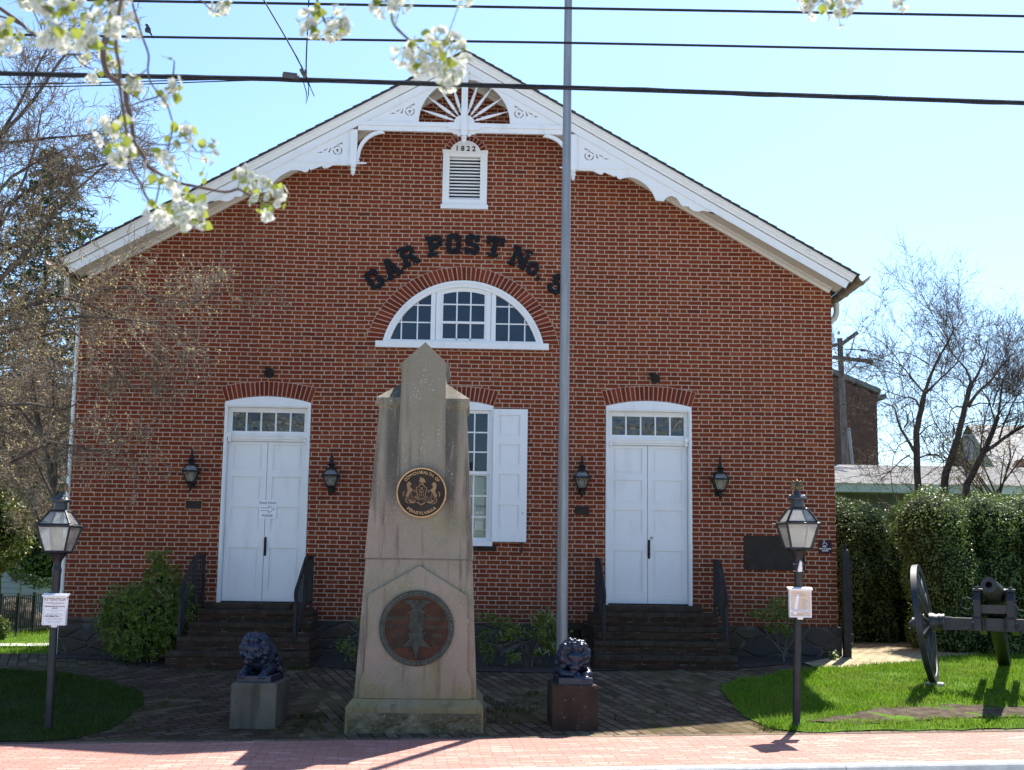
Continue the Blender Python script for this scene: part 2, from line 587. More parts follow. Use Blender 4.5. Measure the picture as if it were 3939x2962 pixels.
def glass_mat(name, tint, dark, refl=.08, rough=.02, alpha=1.0, wavy=.0, trl=False):
    """a pane: reflection over what is behind it"""
    m = bpy.data.materials.new(name); m.use_nodes = True
    t = m.node_tree; t.nodes.clear()
    out = t.nodes.new('ShaderNodeOutputMaterial')
    gl = t.nodes.new('ShaderNodeBsdfGlossy'); gl.inputs['Roughness'].default_value = rough
    gl.inputs['Color'].default_value = (1, 1, 1, 1)
    fr = t.nodes.new('ShaderNodeFresnel'); fr.inputs[0].default_value = 1.52
    sc = t.nodes.new('ShaderNodeMath'); sc.operation = 'MULTIPLY_ADD'
    sc.inputs[1].default_value = 1.0; sc.inputs[2].default_value = refl
    t.links.new(fr.outputs[0], sc.inputs[0])
    if wavy:
        k = T(t); b = t.nodes.new('ShaderNodeBump'); b.inputs['Distance'].default_value = wavy; b.inputs['Strength'].default_value = 1
        t.links.new(k.noise(4, 2).o, b.inputs['Height']); t.links.new(b.outputs[0], gl.inputs['Normal'])
    if dark is not None:
        base = t.nodes.new('ShaderNodeBsdfDiffuse'); base.inputs[0].default_value = (*dark, 1)
        if trl:
            d0 = base; t0 = t.nodes.new('ShaderNodeBsdfTranslucent'); t0.inputs[0].default_value = (*dark, 1)
            base = t.nodes.new('ShaderNodeMixShader'); base.inputs[0].default_value = .5
            t.links.new(d0.outputs[0], base.inputs[1]); t.links.new(t0.outputs[0], base.inputs[2])
        if alpha < 1.0:
            tr = t.nodes.new('ShaderNodeBsdfTransparent'); tr.inputs[0].default_value = (*tint, 1)
            mm = t.nodes.new('ShaderNodeMixShader'); mm.inputs[0].default_value = alpha
            t.links.new(tr.outputs[0], mm.inputs[1]); t.links.new(base.outputs[0], mm.inputs[2]); base = mm
    else:
        base = t.nodes.new('ShaderNodeBsdfTransparent'); base.inputs[0].default_value = (*tint, 1)
    mx = t.nodes.new('ShaderNodeMixShader')
    t.links.new(sc.outputs[0], mx.inputs[0]); t.links.new(base.outputs[0], mx.inputs[1]); t.links.new(gl.outputs[0], mx.inputs[2])
    t.links.new(mx.outputs[0], out.inputs[0])
    return m

M = {}
M['brick'] = mat('red flemish brick', brick_fn, rough=.95, spec=.08)
M['voussoir'] = mat('arch brick', voussoir_fn, rough=.95, spec=.08)
M['mortar'] = mat('mortar', vary((.40, .25, .19), (.52, .35, .28), 20), rough=.95, spec=.2)
M['oldbrick'] = mat('far brick', vary((.115, .055, .045), (.155, .075, .058), 3, 4), rough=.95, spec=.2)
M['stone'] = mat('field stone', stone_wall_fn, rough=.9, spec=.3)
M['granite'] = mat('weathered granite', granite_fn, rough=.85, spec=.3)
M['granite_pink'] = mat('weathered pink granite', granite_fn, rough=.85, spec=.3)
M['rough_granite'] = mat('rock faced granite', rough_granite_fn, rough=.9, spec=.3)
M['white'] = mat('white paint', paint_fn((.80, .80, .79), (.55, .54, .50), .38), rough=.45, spec=.4)
M['soffit'] = mat('cream soffit paint', paint_fn((.66, .62, .56), (.50, .46, .40), .4), rough=.6, spec=.3)
M['roof'] = mat('dark shingle', roof_fn, rough=.9, spec=.2)
M['black'] = mat('black iron paint', vary((.012, .012, .014), (.028, .026, .026), 8, 4, .002, 60), rough=.5, spec=.25)
M['letter'] = mat('black sign paint', vary((.009, .009, .011), (.016, .016, .019), 14, 4), rough=.6, spec=.12)
M['chip'] = mat('flaking paint edge', (.30, .29, .28), rough=.8)
M['lamp_paint'] = mat('dark blue grey paint', vary((.012, .013, .018), (.030, .028, .030), 6, 4, .002, 60), rough=.42, spec=.35)
M['lamp_cap'] = mat('weathered dark green paint', vary((.016, .021, .024), (.034, .040, .042), 9, 4), rough=.35, spec=.5)
M['brass'] = mat('old brass', vary((.15, .11, .055), (.07, .06, .04), 18, 4), rough=.45, metal=.8)
M['bronze'] = mat('dark bronze', vary((.020, .014, .011), (.034, .024, .018), 6, 4), rough=.6, metal=.1, spec=.25)
M['gold'] = mat('bright bronze', vary((.55, .32, .15), (.40, .22, .10), 14, 3), rough=.4, metal=.6)
def _br(k):
    c = k.mix(k.noise(6, 4).step(.35, .65), (.038, .018, .010), (.070, .030, .015))
    c = k.mix(k.noise(4.3, 4).step(.5, .7)*.8, c, (.022, .018, .018))
    return {'color': c, 'height': k.noise(40, 3), 'dist': .002}
M['gold_dull'] = mat('dull bronze relief', vary((.30, .17, .085), (.22, .12, .06), 14, 3), rough=.5, metal=.4)
M['copper'] = mat('brown copper patina', _br, rough=.65, metal=.1, spec=.2)
M['verdigris'] = mat('grey green bronze', vary((.030, .034, .029), (.060, .064, .052), 12, 4), rough=.7, metal=.1, spec=.2)
M['verdigris_lt'] = mat('pale bronze edges', vary((.06, .062, .05), (.10, .10, .085), 30, 4), rough=.6, metal=.2)
M['lion'] = mat('blue black statue paint', vary((.007, .012, .028), (.016, .024, .050), 9, 5, .003, 40), rough=.38, spec=.42)
def _cn(k):
    c = k.mix(k.noise(3, 4).step(.3, .7), (.085, .078, .062), (.135, .125, .10))
    c = k.mix(k.noise(3, 4, stretch=(3, 3, .35)).step(.5, .72)*.7, c, (.045, .038, .025))
    c = k.mix(k.noise(2.2, 4).step(.52, .7)*.4, c, (.12, .12, .05))
    return {'color': c, 'height': k.noise(60, 4), 'dist': .003}
M['pedestal'] = mat('stained grey stone', _cn, rough=.9, spec=.25)
def _dp(k):
    c = k.mix(k.noise(4, 4).step(.3, .7), (.024, .016, .011), (.044, .028, .020))
    c = k.mix(k.noise(26, 3).step(.66, .72)*.6, c, (.26, .22, .18))
    c = k.mix(k.noise(3.1, 4, stretch=(2, 2, 1)).step(.60, .70)*.5, c, (.20, .12, .055))
    return {'color': c, 'height': k.noise(50, 4), 'dist': .004}
M['pedestal_dark'] = mat('dark brown stone', _dp, rough=.85, spec=.3)
M['pole'] = mat('brushed aluminium', vary((.23, .235, .245), (.31, .315, .325), 5, 4, stretch=(3, 3, .3)), rough=.5, metal=.5)
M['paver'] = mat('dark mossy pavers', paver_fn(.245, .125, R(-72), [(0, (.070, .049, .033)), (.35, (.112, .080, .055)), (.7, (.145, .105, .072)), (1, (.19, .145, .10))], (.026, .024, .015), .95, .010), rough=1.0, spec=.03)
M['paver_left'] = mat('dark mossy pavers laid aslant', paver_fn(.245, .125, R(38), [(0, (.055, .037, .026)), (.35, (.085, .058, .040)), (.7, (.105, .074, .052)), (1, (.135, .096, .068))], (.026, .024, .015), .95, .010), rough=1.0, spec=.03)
M['sidewalk'] = mat('pink sidewalk brick', paver_fn(.215, .072, R(3.2), [(0, (.33, .145, .115)), (.35, (.38, .175, .14)), (.8, (.42, .21, .17)), (1, (.50, .30, .25))], (.24, .115, .09), .12, .006), rough=.85, spec=.3)
M['paver_row'] = mat('edging pavers', paver_fn(.24, .125, R(3.2), [(0, (.075, .055, .038)), (.35, (.12, .088, .062)), (1, (.19, .145, .10))], (.03, .03, .015), .9, .010), rough=.9, spec=.25)
M['path'] = mat('sandy mossy path', paver_fn(.24, .12, R(20), [(0, (.30, .24, .15)), (.5, (.37, .30, .19)), (1, (.42, .33, .22))], (.20, .17, .08), .9, .012), rough=.95, spec=.2)
M['kerb'] = mat('pale concrete', vary((.42, .41, .39), (.55, .54, .52), 6, 5, .004, 60), rough=.9, spec=.2)
M['pale_street'] = mat('pale_street', vary((.36, .36, .35), (.44, .44, .42), 20, 5, .005, 120), rough=.9, spec=.2)  # street made paler so that it bounces sunlight up onto the hall front
M['soil'] = mat('bare grey soil', vary((.050, .038, .027), (.105, .080, .058), 9, 6, .04, 22), rough=1.0, spec=.1)
M['mulch'] = mat('grey wood mulch', vary((.040, .032, .028), (.15, .125, .11), 38, 4, .03, 42, stretch=(1, 2.2, 1), lo=.35, hi=.72), rough=1.0, spec=.1)
def _gr(k):
    c = k.mix(k.noise(3.5, 5).step(.3, .7), (.05, .105, .010), (.10, .185, .016))
    c = k.mix(k.noise(22, 4).step(.5, .75)*.4, c, (.10, .10, .035))
    return {'color': c, 'height': k.noise(60, 5), 'dist': .03}
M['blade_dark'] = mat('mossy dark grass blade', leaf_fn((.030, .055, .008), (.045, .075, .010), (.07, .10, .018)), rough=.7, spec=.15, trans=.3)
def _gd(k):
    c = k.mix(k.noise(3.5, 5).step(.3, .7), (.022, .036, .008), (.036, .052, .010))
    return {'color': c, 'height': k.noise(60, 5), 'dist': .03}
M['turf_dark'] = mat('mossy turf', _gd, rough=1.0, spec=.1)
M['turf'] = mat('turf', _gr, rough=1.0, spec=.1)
def _bl(k):
    c = k.ramp(k.island(), [(0, (.080, .175, .008)), (.45, (.13, .255, .012)), (1, (.21, .31, .03))])
    c = k.mix(k.noise(1.7, 4).step(.40, .70)*.55, c, (.20, .235, .045))
    c = k.mix(k.noise(.9, 3).step(.50, .75)*.45, c, (.055, .13, .012))
    return {'color': c}
M['blade'] = mat('grass blade', _bl if True else leaf_fn((.085, .185, .008), (.14, .27, .012), (.21, .31, .03)), rough=.6, spec=.2, trans=.45)
M['bark_pear'] = mat('grey brown pear bark', bark_fn((.060, .040, .034), (.115, .080, .066), 26), rough=.85, spec=.3)
M['bark_dark'] = mat('dark bark', bark_fn((.060, .047, .041), (.135, .108, .092), 10), rough=.95, spec=.15)
M['bark_grey'] = mat('grey bark', bark_fn((.075, .062, .052), (.16, .13, .105), 9), rough=.95, spec=.15)
M['twig'] = mat('brown twig', bark_fn((.14, .108, .083), (.26, .21, .16), 20), rough=.9, spec=.2)
M['petal'] = mat('white petal', leaf_fn((.48, .48, .41), (.54, .54, .49), (.60, .60, .57)), rough=.85, spec=.08, trans=.35)
M['flower_eye'] = mat('yellow green flower eye', leaf_fn((.28, .32, .07), (.38, .38, .09), (.20, .12, .07)), rough=.7)
M['pedicel'] = mat('pale green stalk', (.30, .36, .12), rough=.7, trans=.3)
M['spring_leaf'] = mat('young yellow green leaf', leaf_fn((.14, .20, .025), (.22, .27, .035), (.28, .25, .06)), rough=.45, spec=.3, trans=.5)
M['bud'] = mat('tan buds', leaf_fn((.34, .25, .11), (.48, .39, .18), (.58, .50, .27)), rough=.8, trans=.4)
M['bud_pink'] = mat('pinkish buds', leaf_fn((.27, .17, .12), (.38, .26, .19), (.44, .36, .24)), rough=.8, trans=.3)
M['bud_yellow'] = mat('yellow green buds', leaf_fn((.26, .24, .05), (.40, .36, .07), (.30, .20, .08)), rough=.8, trans=.3)
M['hedge'] = mat('glossy dark hedge leaf', leaf_fn((.060, .098, .022), (.105, .16, .032), (.20, .25, .065), .6), rough=.48, spec=.45, trans=.25)
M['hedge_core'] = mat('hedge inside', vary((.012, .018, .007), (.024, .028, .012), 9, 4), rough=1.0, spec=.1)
M['shrub'] = mat('fresh green shrub leaf', leaf_fn((.06, .105, .012), (.12, .185, .02), (.21, .24, .04)), rough=.42, spec=.4, trans=.3)
M['shrub_lt'] = mat('yellow green shrub leaf', leaf_fn((.07, .11, .015), (.14, .20, .025), (.25, .26, .06)), rough=.42, spec=.4, trans=.3)
M['catkin'] = mat('pale flower spray', (.42, .40, .30), rough=.8, trans=.3)
M['conifer'] = mat('dark conifer needles', leaf_fn((.035, .055, .026), (.06, .085, .036), (.10, .12, .05)), rough=.7, spec=.3, trans=.1)
M['yew'] = mat('yellow tipped evergreen leaf', leaf_fn((.035, .065, .012), (.075, .11, .018), (.24, .22, .04)), rough=.5, spec=.4, trans=.25)
M['thicket'] = mat('grey brown thicket twig', bark_fn((.11, .085, .066), (.22, .175, .135), 14), rough=1.0, spec=.1)
M['wire'] = mat('black cable sheath', vary((.008, .009, .012), (.018, .018, .020), 30, 3), rough=.6, spec=.2)
M['wire_grey'] = mat('grey messenger strand', vary((.035, .035, .036), (.08, .076, .072), 40, 3, stretch=(.3, 1, 1)), rough=.55, spec=.4)
M['metal'] = mat('galvanised metal', vary((.22, .22, .22), (.34, .33, .32), 9, 4), rough=.45, metal=.5)
M['gutter'] = mat('taupe gutter paint', vary((.27, .225, .19), (.36, .31, .27), 6, 4), rough=.5, spec=.4)
M['cannon'] = mat('dark cannon iron', vary((.012, .014, .016), (.026, .027, .028), 9, 4), rough=.42, spec=.4)
M['carriage'] = mat('grey green carriage paint', vary((.030, .035, .036), (.055, .06, .058), 5, 4, .002, 40), rough=.45, spec=.4)
M['carriage_dk'] = mat('dark carriage ironwork', vary((.014, .017, .024), (.028, .031, .038), 8, 4), rough=.42, spec=.4)
M['box_white'] = mat('white plastic', (.80, .80, .80), rough=.3, spec=.5)
M['paper'] = mat('white paper', vary((.84, .84, .84), (.88, .88, .88), 3), rough=.8)
M['paper_tan'] = mat('tan printed sheets', vary((.62, .50, .37), (.72, .60, .47), 5), rough=.7)
M['ink'] = mat('grey ink', (.14, .14, .17), rough=.8)
M['ink_red'] = mat('brown red ink', (.25, .11, .10), rough=.8)
M['sign_maroon'] = mat('maroon sign', vary((.050, .018, .028), (.065, .025, .036), 5), rough=.6, spec=.1)
M['sign_white'] = mat('white sign print', (.74, .74, .74), rough=.6)
M['frost'] = glass_mat('milky lamp pane', (.96, .97, .97), (.84, .82, .76), .05, .10, .32, trl=True)
M['clear'] = glass_mat('clear pane', (.93, .95, .95), None, .04, .03)
M['dusty'] = glass_mat('dusty pane', (.85, .86, .84), (.40, .40, .37), .05, .08, .30)
M['pane'] = glass_mat('dark window pane', (.8, .85, .9), (.008, .016, .032), .0, .012, 1.0, .004)
M['pane_t'] = glass_mat('grey transom pane', (.8, .85, .9), (.026, .028, .023), .035, .04, 1.0, .03)
M['pane_c'] = glass_mat('thin window pane', (.9, .92, .92), None, .01, .012)
M['cream'] = mat('cream board', vary((.46, .43, .33), (.54, .51, .40), 3), rough=.8)
M['blue'] = mat('blue card', (.12, .22, .42), rough=.6)
M['yellow'] = mat('yellow tab', (.75, .60, .05), rough=.6)
M['bulb'] = mat('lamp glass bulb', (.80, .76, .66), rough=.2, spec=.5, trans=.6)
M['siding'] = mat('pale siding', paint_fn((.46, .47, .45), (.36, .36, .33)), rough=.7)
M['far_roof'] = mat('pale flat roof', vary((.16, .157, .153), (.22, .213, .206), 2), rough=1.0, spec=.02)
M['far_green'] = mat('pale green fascia', vary((.50, .55, .52), (.58, .62, .59), 2), rough=.7)
M['far_wall'] = mat('grey green wall', vary((.085, .095, .085), (.12, .13, .12), 2), rough=.9)
M['far_light'] = mat('light grey wall', vary((.34, .34, .33), (.42, .42, .41), 2), rough=.9)
M['slate'] = mat('grey slate roof', vary((.15, .15, .155), (.22, .22, .225), 6), rough=.7)
M['wood_pole'] = mat('grey pole wood', bark_fn((.10, .085, .075), (.19, .165, .145), 9), rough=.95)
M['red'] = mat('red sign', (.35, .03, .05), rough=.6)
M['bird'] = mat('dark feathers', (.012, .014, .028), rough=.5)
# ---------------------------------------------------------------- ground, street, paving, lawns
def sheet(name, outline, dz, m, holes=(), step=.5, noise=0.0):
    """a thin sheet following the ground inside an outline"""
    pts = []; edges = []
    def addloop(lp):
        b = len(pts); k = 0
        full = []
        for i in range(len(lp)):
            a = Vector(lp[i]); c = Vector(lp[(i+1) % len(lp)])
            n = max(1, int((c-a).length/step))
            for j in range(n):
                full.append(a.lerp(c, j/n))
        for i, p in enumerate(full):
            pts.append(p); edges.append((b+i, b+(i+1) % len(full)))
    addloop(outline)
    xs = [p[0] for p in outline]; ys = [p[1] for p in outline]
    def inside(x, y, lp):
        c = False
        for i in range(len(lp)):
            x0, y0 = lp[i]; x1, y1 = lp[(i+1) % len(lp)]
            if (y0 > y) != (y1 > y) and x < (x1-x0)*(y-y0)/(y1-y0)+x0: c = not c
        return c
    x = math.floor(min(xs)/step)*step+step*.37
    while x < max(xs):
        y = math.floor(min(ys)/step)*step+step*.41
        while y < max(ys):
            if inside(x, y, outline): pts.append(Vector((x, y)))
            y += step
        x += step
    v, e, f, _, _, _ = mgeo.delaunay_2d_cdt(pts, edges, [], 1, 1e-4)
    mb = MB()
    rng = random.Random(3)
    fs = []
    for t in f:
        a, b, c = [v[i] for i in t]
        if (b-a).cross(c-a) < 0: t = t[::-1]
        fs.append(tuple(t))
    mb.add([(p.x, p.y, terr(p.x, p.y)+dz+(rng.uniform(-noise, noise) if noise else 0)) for p in v], fs)
    return kind(mb.build(name, m, smooth=True), 'structure')

def kerb_y(x): return 11.04+.062*(x-.7)
def walk_y(x): return 13.17+.048*(x-.36)

gm = MB()
gx = [-260, -120, -60, -30]+[(-16+.5*i) for i in range(65)]+[30, 60, 120, 260]
gy = [-.5+kerb_y(0), 11.4]+[11.75+.5*i for i in range(40)]+[33, 38, 45, 60, 90, 150, 400]
V = []; F = []
for j, y in enumerate(gy):
    for i, x in enumerate(gx):
        yy = y if j > 0 else kerb_y(max(min(x, 40), -40))+.08
        V.append((x, yy, terr(x, max(yy, 11))-.02))
nx = len(gx)
for j in range(len(gy)-1):
    for i in range(nx-1):
        a = j*nx+i
        F.append((a, a+1, a+nx+1, a+nx))
gm.add(V, F)
kind(gm.build('ground', M['turf'], smooth=True), 'structure')

mb = MB()
xs = [-40+4*i for i in range(21)]
V = []; F = []
for i, x in enumerate(xs):
    V += [(x, kerb_y(x)-.001, terr(x, 11)-.15), (x, -60, terr(x, 11)-.15)]
for i in range(len(xs)-1): F.append((i*2, i*2+1, i*2+3, i*2+2))
mb.add(V, F)
kind(mb.build('street', M['pale_street']), 'structure')

mb = MB()                                              # kerb stones
xs = [-16+2.4*i for i in range(15)]
for a, b in zip(xs[:-1], xs[1:]):
    b2 = b-.006
    prof = [(-.0, -.16), (.012, -.012), (.03, .004), (.165, .004), (.165, -.16)]
    V = []
    for x in (a, b2):
        for dy, dz in prof: V.append((x, kerb_y(x)-.04+dy, terr(x, 11)+dz))
    n = len(prof)
    F = [tuple(range(n)), tuple(range(2*n-1, n-1, -1))]
    for k in range(n): F.append((k, k+n, (k+1) % n+n, (k+1) % n))
    mb.add(V, [f[::-1] for f in F])
kind(mb.build('kerb', M['kerb']), 'structure')

sheet('sidewalk', [(-14, kerb_y(-14)+.125), (14, kerb_y(14)+.125), (14, walk_y(14)-.13), (-14, walk_y(-14)-.13)], 0, M['sidewalk'], step=.7)
sheet('paving_edge', [(-14, walk_y(-14)-.13), (14, walk_y(14)-.13), (14, walk_y(14)), (-14, walk_y(-14))], .002, M['paver_row'], step=.7)

LAWN_L = [(-9.5, 17.3), (-6.07, 16.9), (-5.12, 16.63), (-4.45, 16.1), (-3.95, 15.5), (-3.72, 14.9), (-3.70, 14.2), (-3.76, 13.6), (-3.95, 13.14), (-4.2, walk_y(-4.2)+.01), (-9.5, walk_y(-9.5)+.01)]
LAWN_R = [(3.06, 13.47), (2.95, 14.0), (2.93, 14.5), (2.95, 15.2), (3.02, 15.8), (3.3, 16.2), (3.64, 16.45), (4.05, 16.85), (4.5, 17.1), (4.95, 17.25), (5.5, 17.5), (6.0, 17.75), (6.6, 18.3), (7.6, 18.8), (12.5, 18.8), (12.5, walk_y(12.5)+.01), (3.3, walk_y(3.3)+.01)]
DIRT = [(3.52, 13.72), (3.9, 14.06), (4.43, 14.42), (4.9, 14.52), (5.45, 14.60), (6.2, 14.52), (7.6, 14.5), (7.6, 14.05), (6.6, 13.98), (5.9, 13.93), (5.1, 13.86), (4.3, 13.68)]
def ragged(lp, amp, step, seed):
    rr = random.Random(seed); out = []
    for i in range(len(lp)):
        a = Vector(lp[i]); b = Vector(lp[(i+1) % len(lp)]); n = max(1, int((b-a).length/step))
        for j in range(n):
            p = a.lerp(b, j/n); out.append((p.x+rr.gauss(0, amp), p.y+rr.gauss(0, amp)))
    return out
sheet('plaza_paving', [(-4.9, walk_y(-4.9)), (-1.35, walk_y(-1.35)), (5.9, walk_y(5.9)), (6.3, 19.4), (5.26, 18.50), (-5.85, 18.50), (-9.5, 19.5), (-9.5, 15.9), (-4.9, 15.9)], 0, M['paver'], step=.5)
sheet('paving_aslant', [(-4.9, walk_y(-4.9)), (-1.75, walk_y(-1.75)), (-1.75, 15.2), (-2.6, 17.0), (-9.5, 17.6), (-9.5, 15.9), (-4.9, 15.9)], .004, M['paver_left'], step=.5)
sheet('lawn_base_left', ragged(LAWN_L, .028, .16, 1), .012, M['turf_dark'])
sheet('lawn_base_right', ragged(LAWN_R, .025, .16, 2), .012, M['turf'])
sheet('dirt_strip', ragged(DIRT, .03, .12, 3), .018, M['soil'], step=.15, noise=.012)
sheet('side_path', [(4.55, 17.05), (5.0, 17.2), (5.5, 17.45), (6.0, 17.7), (6.6, 18.25), (7.3, 18.8), (8.2, 20.5), (8.2, 26), (5.3, 26), (5.3, 18.7), (5.27, 18.5), (4.9, 18.1), (4.5, 17.65)], .016, M['path'], step=.4)
sheet('mulch_bed', [(-5.85, 18.05), (-4.9, 17.85), (-4.2, 17.25), (-2.1, 17.25), (-1.5, 16.98), (.1, 16.82), (1.05, 16.72), (1.6, 16.9), (3.45, 17.08), (4.25, 17.55), (4.75, 17.85), (5.2, 18.3), (5.2, 18.52), (-5.85, 18.52)], .009, M['mulch'], step=.3, noise=.003)

def in_poly(x, y, lp):
    c = np.zeros(len(x), bool)
    for i in range(len(lp)):
        x0, y0 = lp[i]; x1, y1 = lp[(i+1) % len(lp)]
        hit = ((y0 > y) != (y1 > y)) & (x < (x1-x0)*(y-y0)/(y1-y0+1e-12)+x0)
        c ^= hit
    return c
tv = np.vectorize(terr)

def grass(name, poly, count, hmin, hmax, seed, avoid=None, m='blade', dens=None):
    rng = np.random.default_rng(seed)
    xs = [p[0] for p in poly]; ys = [p[1] for p in poly]
    x = rng.uniform(min(xs), max(xs), count*3); y = rng.uniform(min(ys), max(ys), count*3)
    k = in_poly(x, y, poly)
    if avoid is not None:
        k &= ~(in_poly(x, y, avoid))
    # clumps
    cl = np.sin(x*5.3+1.7*np.sin(y*3.1))*np.sin(y*6.1+1.3*np.sin(x*2.7))
    lo = np.sin(x*1.9+2.1*np.sin(y*1.3+.4))*np.sin(y*2.3+1.1*np.sin(x*1.7))
    k &= rng.uniform(0, 1, len(x)) < .60+.25*cl+.30*lo
    x, y = x[k][:count], y[k][:count]; n = len(x)
    cl = cl[k][:count]
    z = tv(x, y)+.008
    h = rng.uniform(hmin*.6, hmax, n)*(1+.3*cl)*np.where(rng.uniform(0, 1, n) < .03, 1.7, 1.0); w = rng.uniform(.0022, .0042, n)*1.3
    a = rng.uniform(0, 2*PI, n); la = rng.uniform(0, 2*PI, n); lean = rng.uniform(.1, .75, n)*h
    dx, dy = np.cos(a)*w, np.sin(a)*w
    lx, ly = np.cos(la)*lean, np.sin(la)*lean
    V = np.empty((n, 5, 3))
    V[:, 0] = np.stack([x-dx, y-dy, z], 1); V[:, 1] = np.stack([x+dx, y+dy, z], 1)
    V[:, 2] = np.stack([x+dx*.8+lx*.35, y+dy*.8+ly*.35, z+h*.6], 1); V[:, 3] = np.stack([x-dx*.8+lx*.35, y-dy*.8+ly*.35, z+h*.6], 1)
    V[:, 4] = np.stack([x+lx, y+ly, z+h], 1)
    b = np.arange(n)[:, None]*5
    mb = MB()
    mb.add(V.reshape(-1, 3), b+np.array([[0, 1, 2, 3]]))
    mb.f.append((b+np.array([[3, 2, 4]]))); mb.mi.append(np.zeros(n, np.int32))
    return kind(mb.build(name, M[m]), 'stuff')

grass('grass', LAWN_R, 95000, .03, .062, 5, avoid=[(3.6, 13.75), (4.0, 14.06), (4.45, 14.37), (5.0, 14.47), (6.2, 14.46), (7.6, 14.44), (7.6, 14.10), (6.6, 14.03), (5.2, 13.93), (4.3, 13.75)])
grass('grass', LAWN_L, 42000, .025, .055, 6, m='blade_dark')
grass('grass', [(-9.5, 19.6), (-5.95, 19.6), (-5.95, 30), (-15, 34), (-15, 24)], 26000, .05, .11, 8)
def tufts(name, spots, seed, per=26, h=(.02, .07)):
    rng = np.random.default_rng(seed)
    mb = MB()
    for x, y, r_ in spots:
        for _ in range(int(per*(r_/.1)**1.5)):
            a = rng.uniform(0, 2*PI); d = r_*math.sqrt(rng.uniform(0, 1))
            px, py = x+math.cos(a)*d, y+math.sin(a)*d
            hh = rng.uniform(*h); z = terr(px, py)+.004
            t = rng.uniform(0, 2*PI); w = .005
            lx, ly = math.cos(t)*hh*.5, math.sin(t)*hh*.5
            mb.add([(px-w*math.sin(t), py+w*math.cos(t), z), (px+w*math.sin(t), py-w*math.cos(t), z), (px+lx, py+ly, z+hh)], [(0, 1, 2)])
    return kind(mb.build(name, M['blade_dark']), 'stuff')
_r = random.Random(12)
tufts('weeds', [(-2.2+_r.uniform(-.35, .35), 13.55+_r.uniform(-.08, .25), _r.uniform(.03, .1)) for _ in range(14)]
      + [(-1.6+_r.uniform(-.3, .2), 13.75+_r.uniform(-.3, .6), _r.uniform(.03, .09)) for _ in range(16)]
      + [(.28+_r.uniform(-.1, .3), 13.8+_r.uniform(-.4, 1.2), _r.uniform(.03, .1)) for _ in range(16)]
      + [(.65+_r.uniform(-.2, .15), 14.6+_r.uniform(-.7, .9), _r.uniform(.03, .09)) for _ in range(12)]
      + [(3.0+_r.uniform(-.1, .25), 13.5+_r.uniform(-.1, .2), _r.uniform(.03, .1)) for _ in range(10)]
      + [(-3.6+_r.uniform(-.2, .6), 13.7+_r.uniform(-.3, 1.8), _r.uniform(.03, .08)) for _ in range(22)]
      + [(-2.2+_r.uniform(-1.6, .6), 17.0+_r.uniform(-.25, .2), _r.uniform(.03, .09)) for _ in range(14)]
      + [(1.7+_r.uniform(-.2, 1.4), 13.6+_r.uniform(-.2, 2.2), _r.uniform(.02, .05)) for _ in range(26)], 4)
kind(sheet('yard_path', [(-9.4, 24.0), (-7.2, 24.4), (-7.2, 25.1), (-9.8, 24.8)], .03, M['kerb'], step=1.0), 'structure')

def petals_fallen(n, seed):
    g = np.random.default_rng(seed); mb = MB()
    x = g.uniform(-6, 6, n); y = 11.2+(g.uniform(0, 1, n)**1.3)*6.3
    for a, b in zip(x, y):
        if in_poly(np.array([a]), np.array([b]), LAWN_R)[0]: continue
        t = g.uniform(0, 2*PI); s_ = g.uniform(.005, .011); z = terr(a, b)+.010
        c, d = math.cos(t)*s_, math.sin(t)*s_
        mb.add([(a-c, b-d, z), (a+d*.7, b-c*.7, z+.004), (a+c, b+d, z+.002), (a-d*.7, b+c*.7, z+.003)], [(0, 1, 2, 3)])
    return kind(mb.build('fallen_petals', M['petal']), 'stuff')
petals_fallen(170, 3)
# ---------------------------------------------------------------- the brick hall
D = 18.5
XC = -.29
hall = thing('brick_hall', (0, D, 0), 'large red brick gabled hall with white trim and two white double doors behind the monument', 'building')
WL, WR = -5.85, 5.22
def eave(x, apex, s_=.567): return apex-s_*abs(x-XC)
LD = (-3.69, -2.445, 4.0, .09, 1.12)     # left door: x0,x1,spring,rise,sill
RD = (1.86, 3.12, 4.035, .085, 1.16)
CW = (-.73, .215, 4.0, .07, 2.0)
def opening(o): return [(o[0], o[4]), (o[1], o[4])]+seg_arc(o[0], o[1], o[2], o[3], 12)
LCX, LHW, LSZ, LTOP = -.25, 1.17, 4.93, 5.851
LR = (LHW**2+(LTOP-LSZ)**2)/(2*(LTOP-LSZ)); LCZ = LTOP-LR
def lun(rad, n=36, z0=LSZ):
    a = math.asin((z0-LCZ)/rad)
    return arc(LCX, LCZ, rad, a, PI-a, n)
lunette_open = lun(LR)
lou = [(-.56, 7.0), (.02, 7.0), (.02, 7.80), (-.56, 7.80)]
mb = MB()
mb.plate([(WL, .80), (WR, .80), (WR, eave(WR, 8.93)), (XC, 8.93), (WL, eave(WL, 8.93))],
         [opening(LD), opening(RD), opening(CW), lunette_open, lou], D, D+.3)
mb.box(WL, WL+.3, D+.3, D+11.5, .80, 5.74)
mb.box(WR-.3, WR, D+.3, D+11.5, .80, 5.74)
mb.plate([(WL, .80), (WR, .80), (WR, eave(WR, 8.93)), (XC, 8.93), (WL, eave(WL, 8.93))], [], D+11.5, D+11.8)
mb.build('wall', M['brick'], hall)
mb = MB()                                                       # dark room behind the openings
mb.box(WL+.32, WR-.32, D+1.6, D+1.7, .8, 5.9)
mb.box(WL+.32, WR-.32, D+.31, D+1.6, .9, 1.0)
mb.build('inner_room', M['carriage_dk'], hall)
mb = MB()
mb.plate([(WL-.03, -.1), (WR+.04, -.1), (WR+.04, .885), (WL-.03, .885)], [[(1.24, .30), (1.52, .30), (1.52, .80), (1.24, .80)]], D-.045, D+.28)
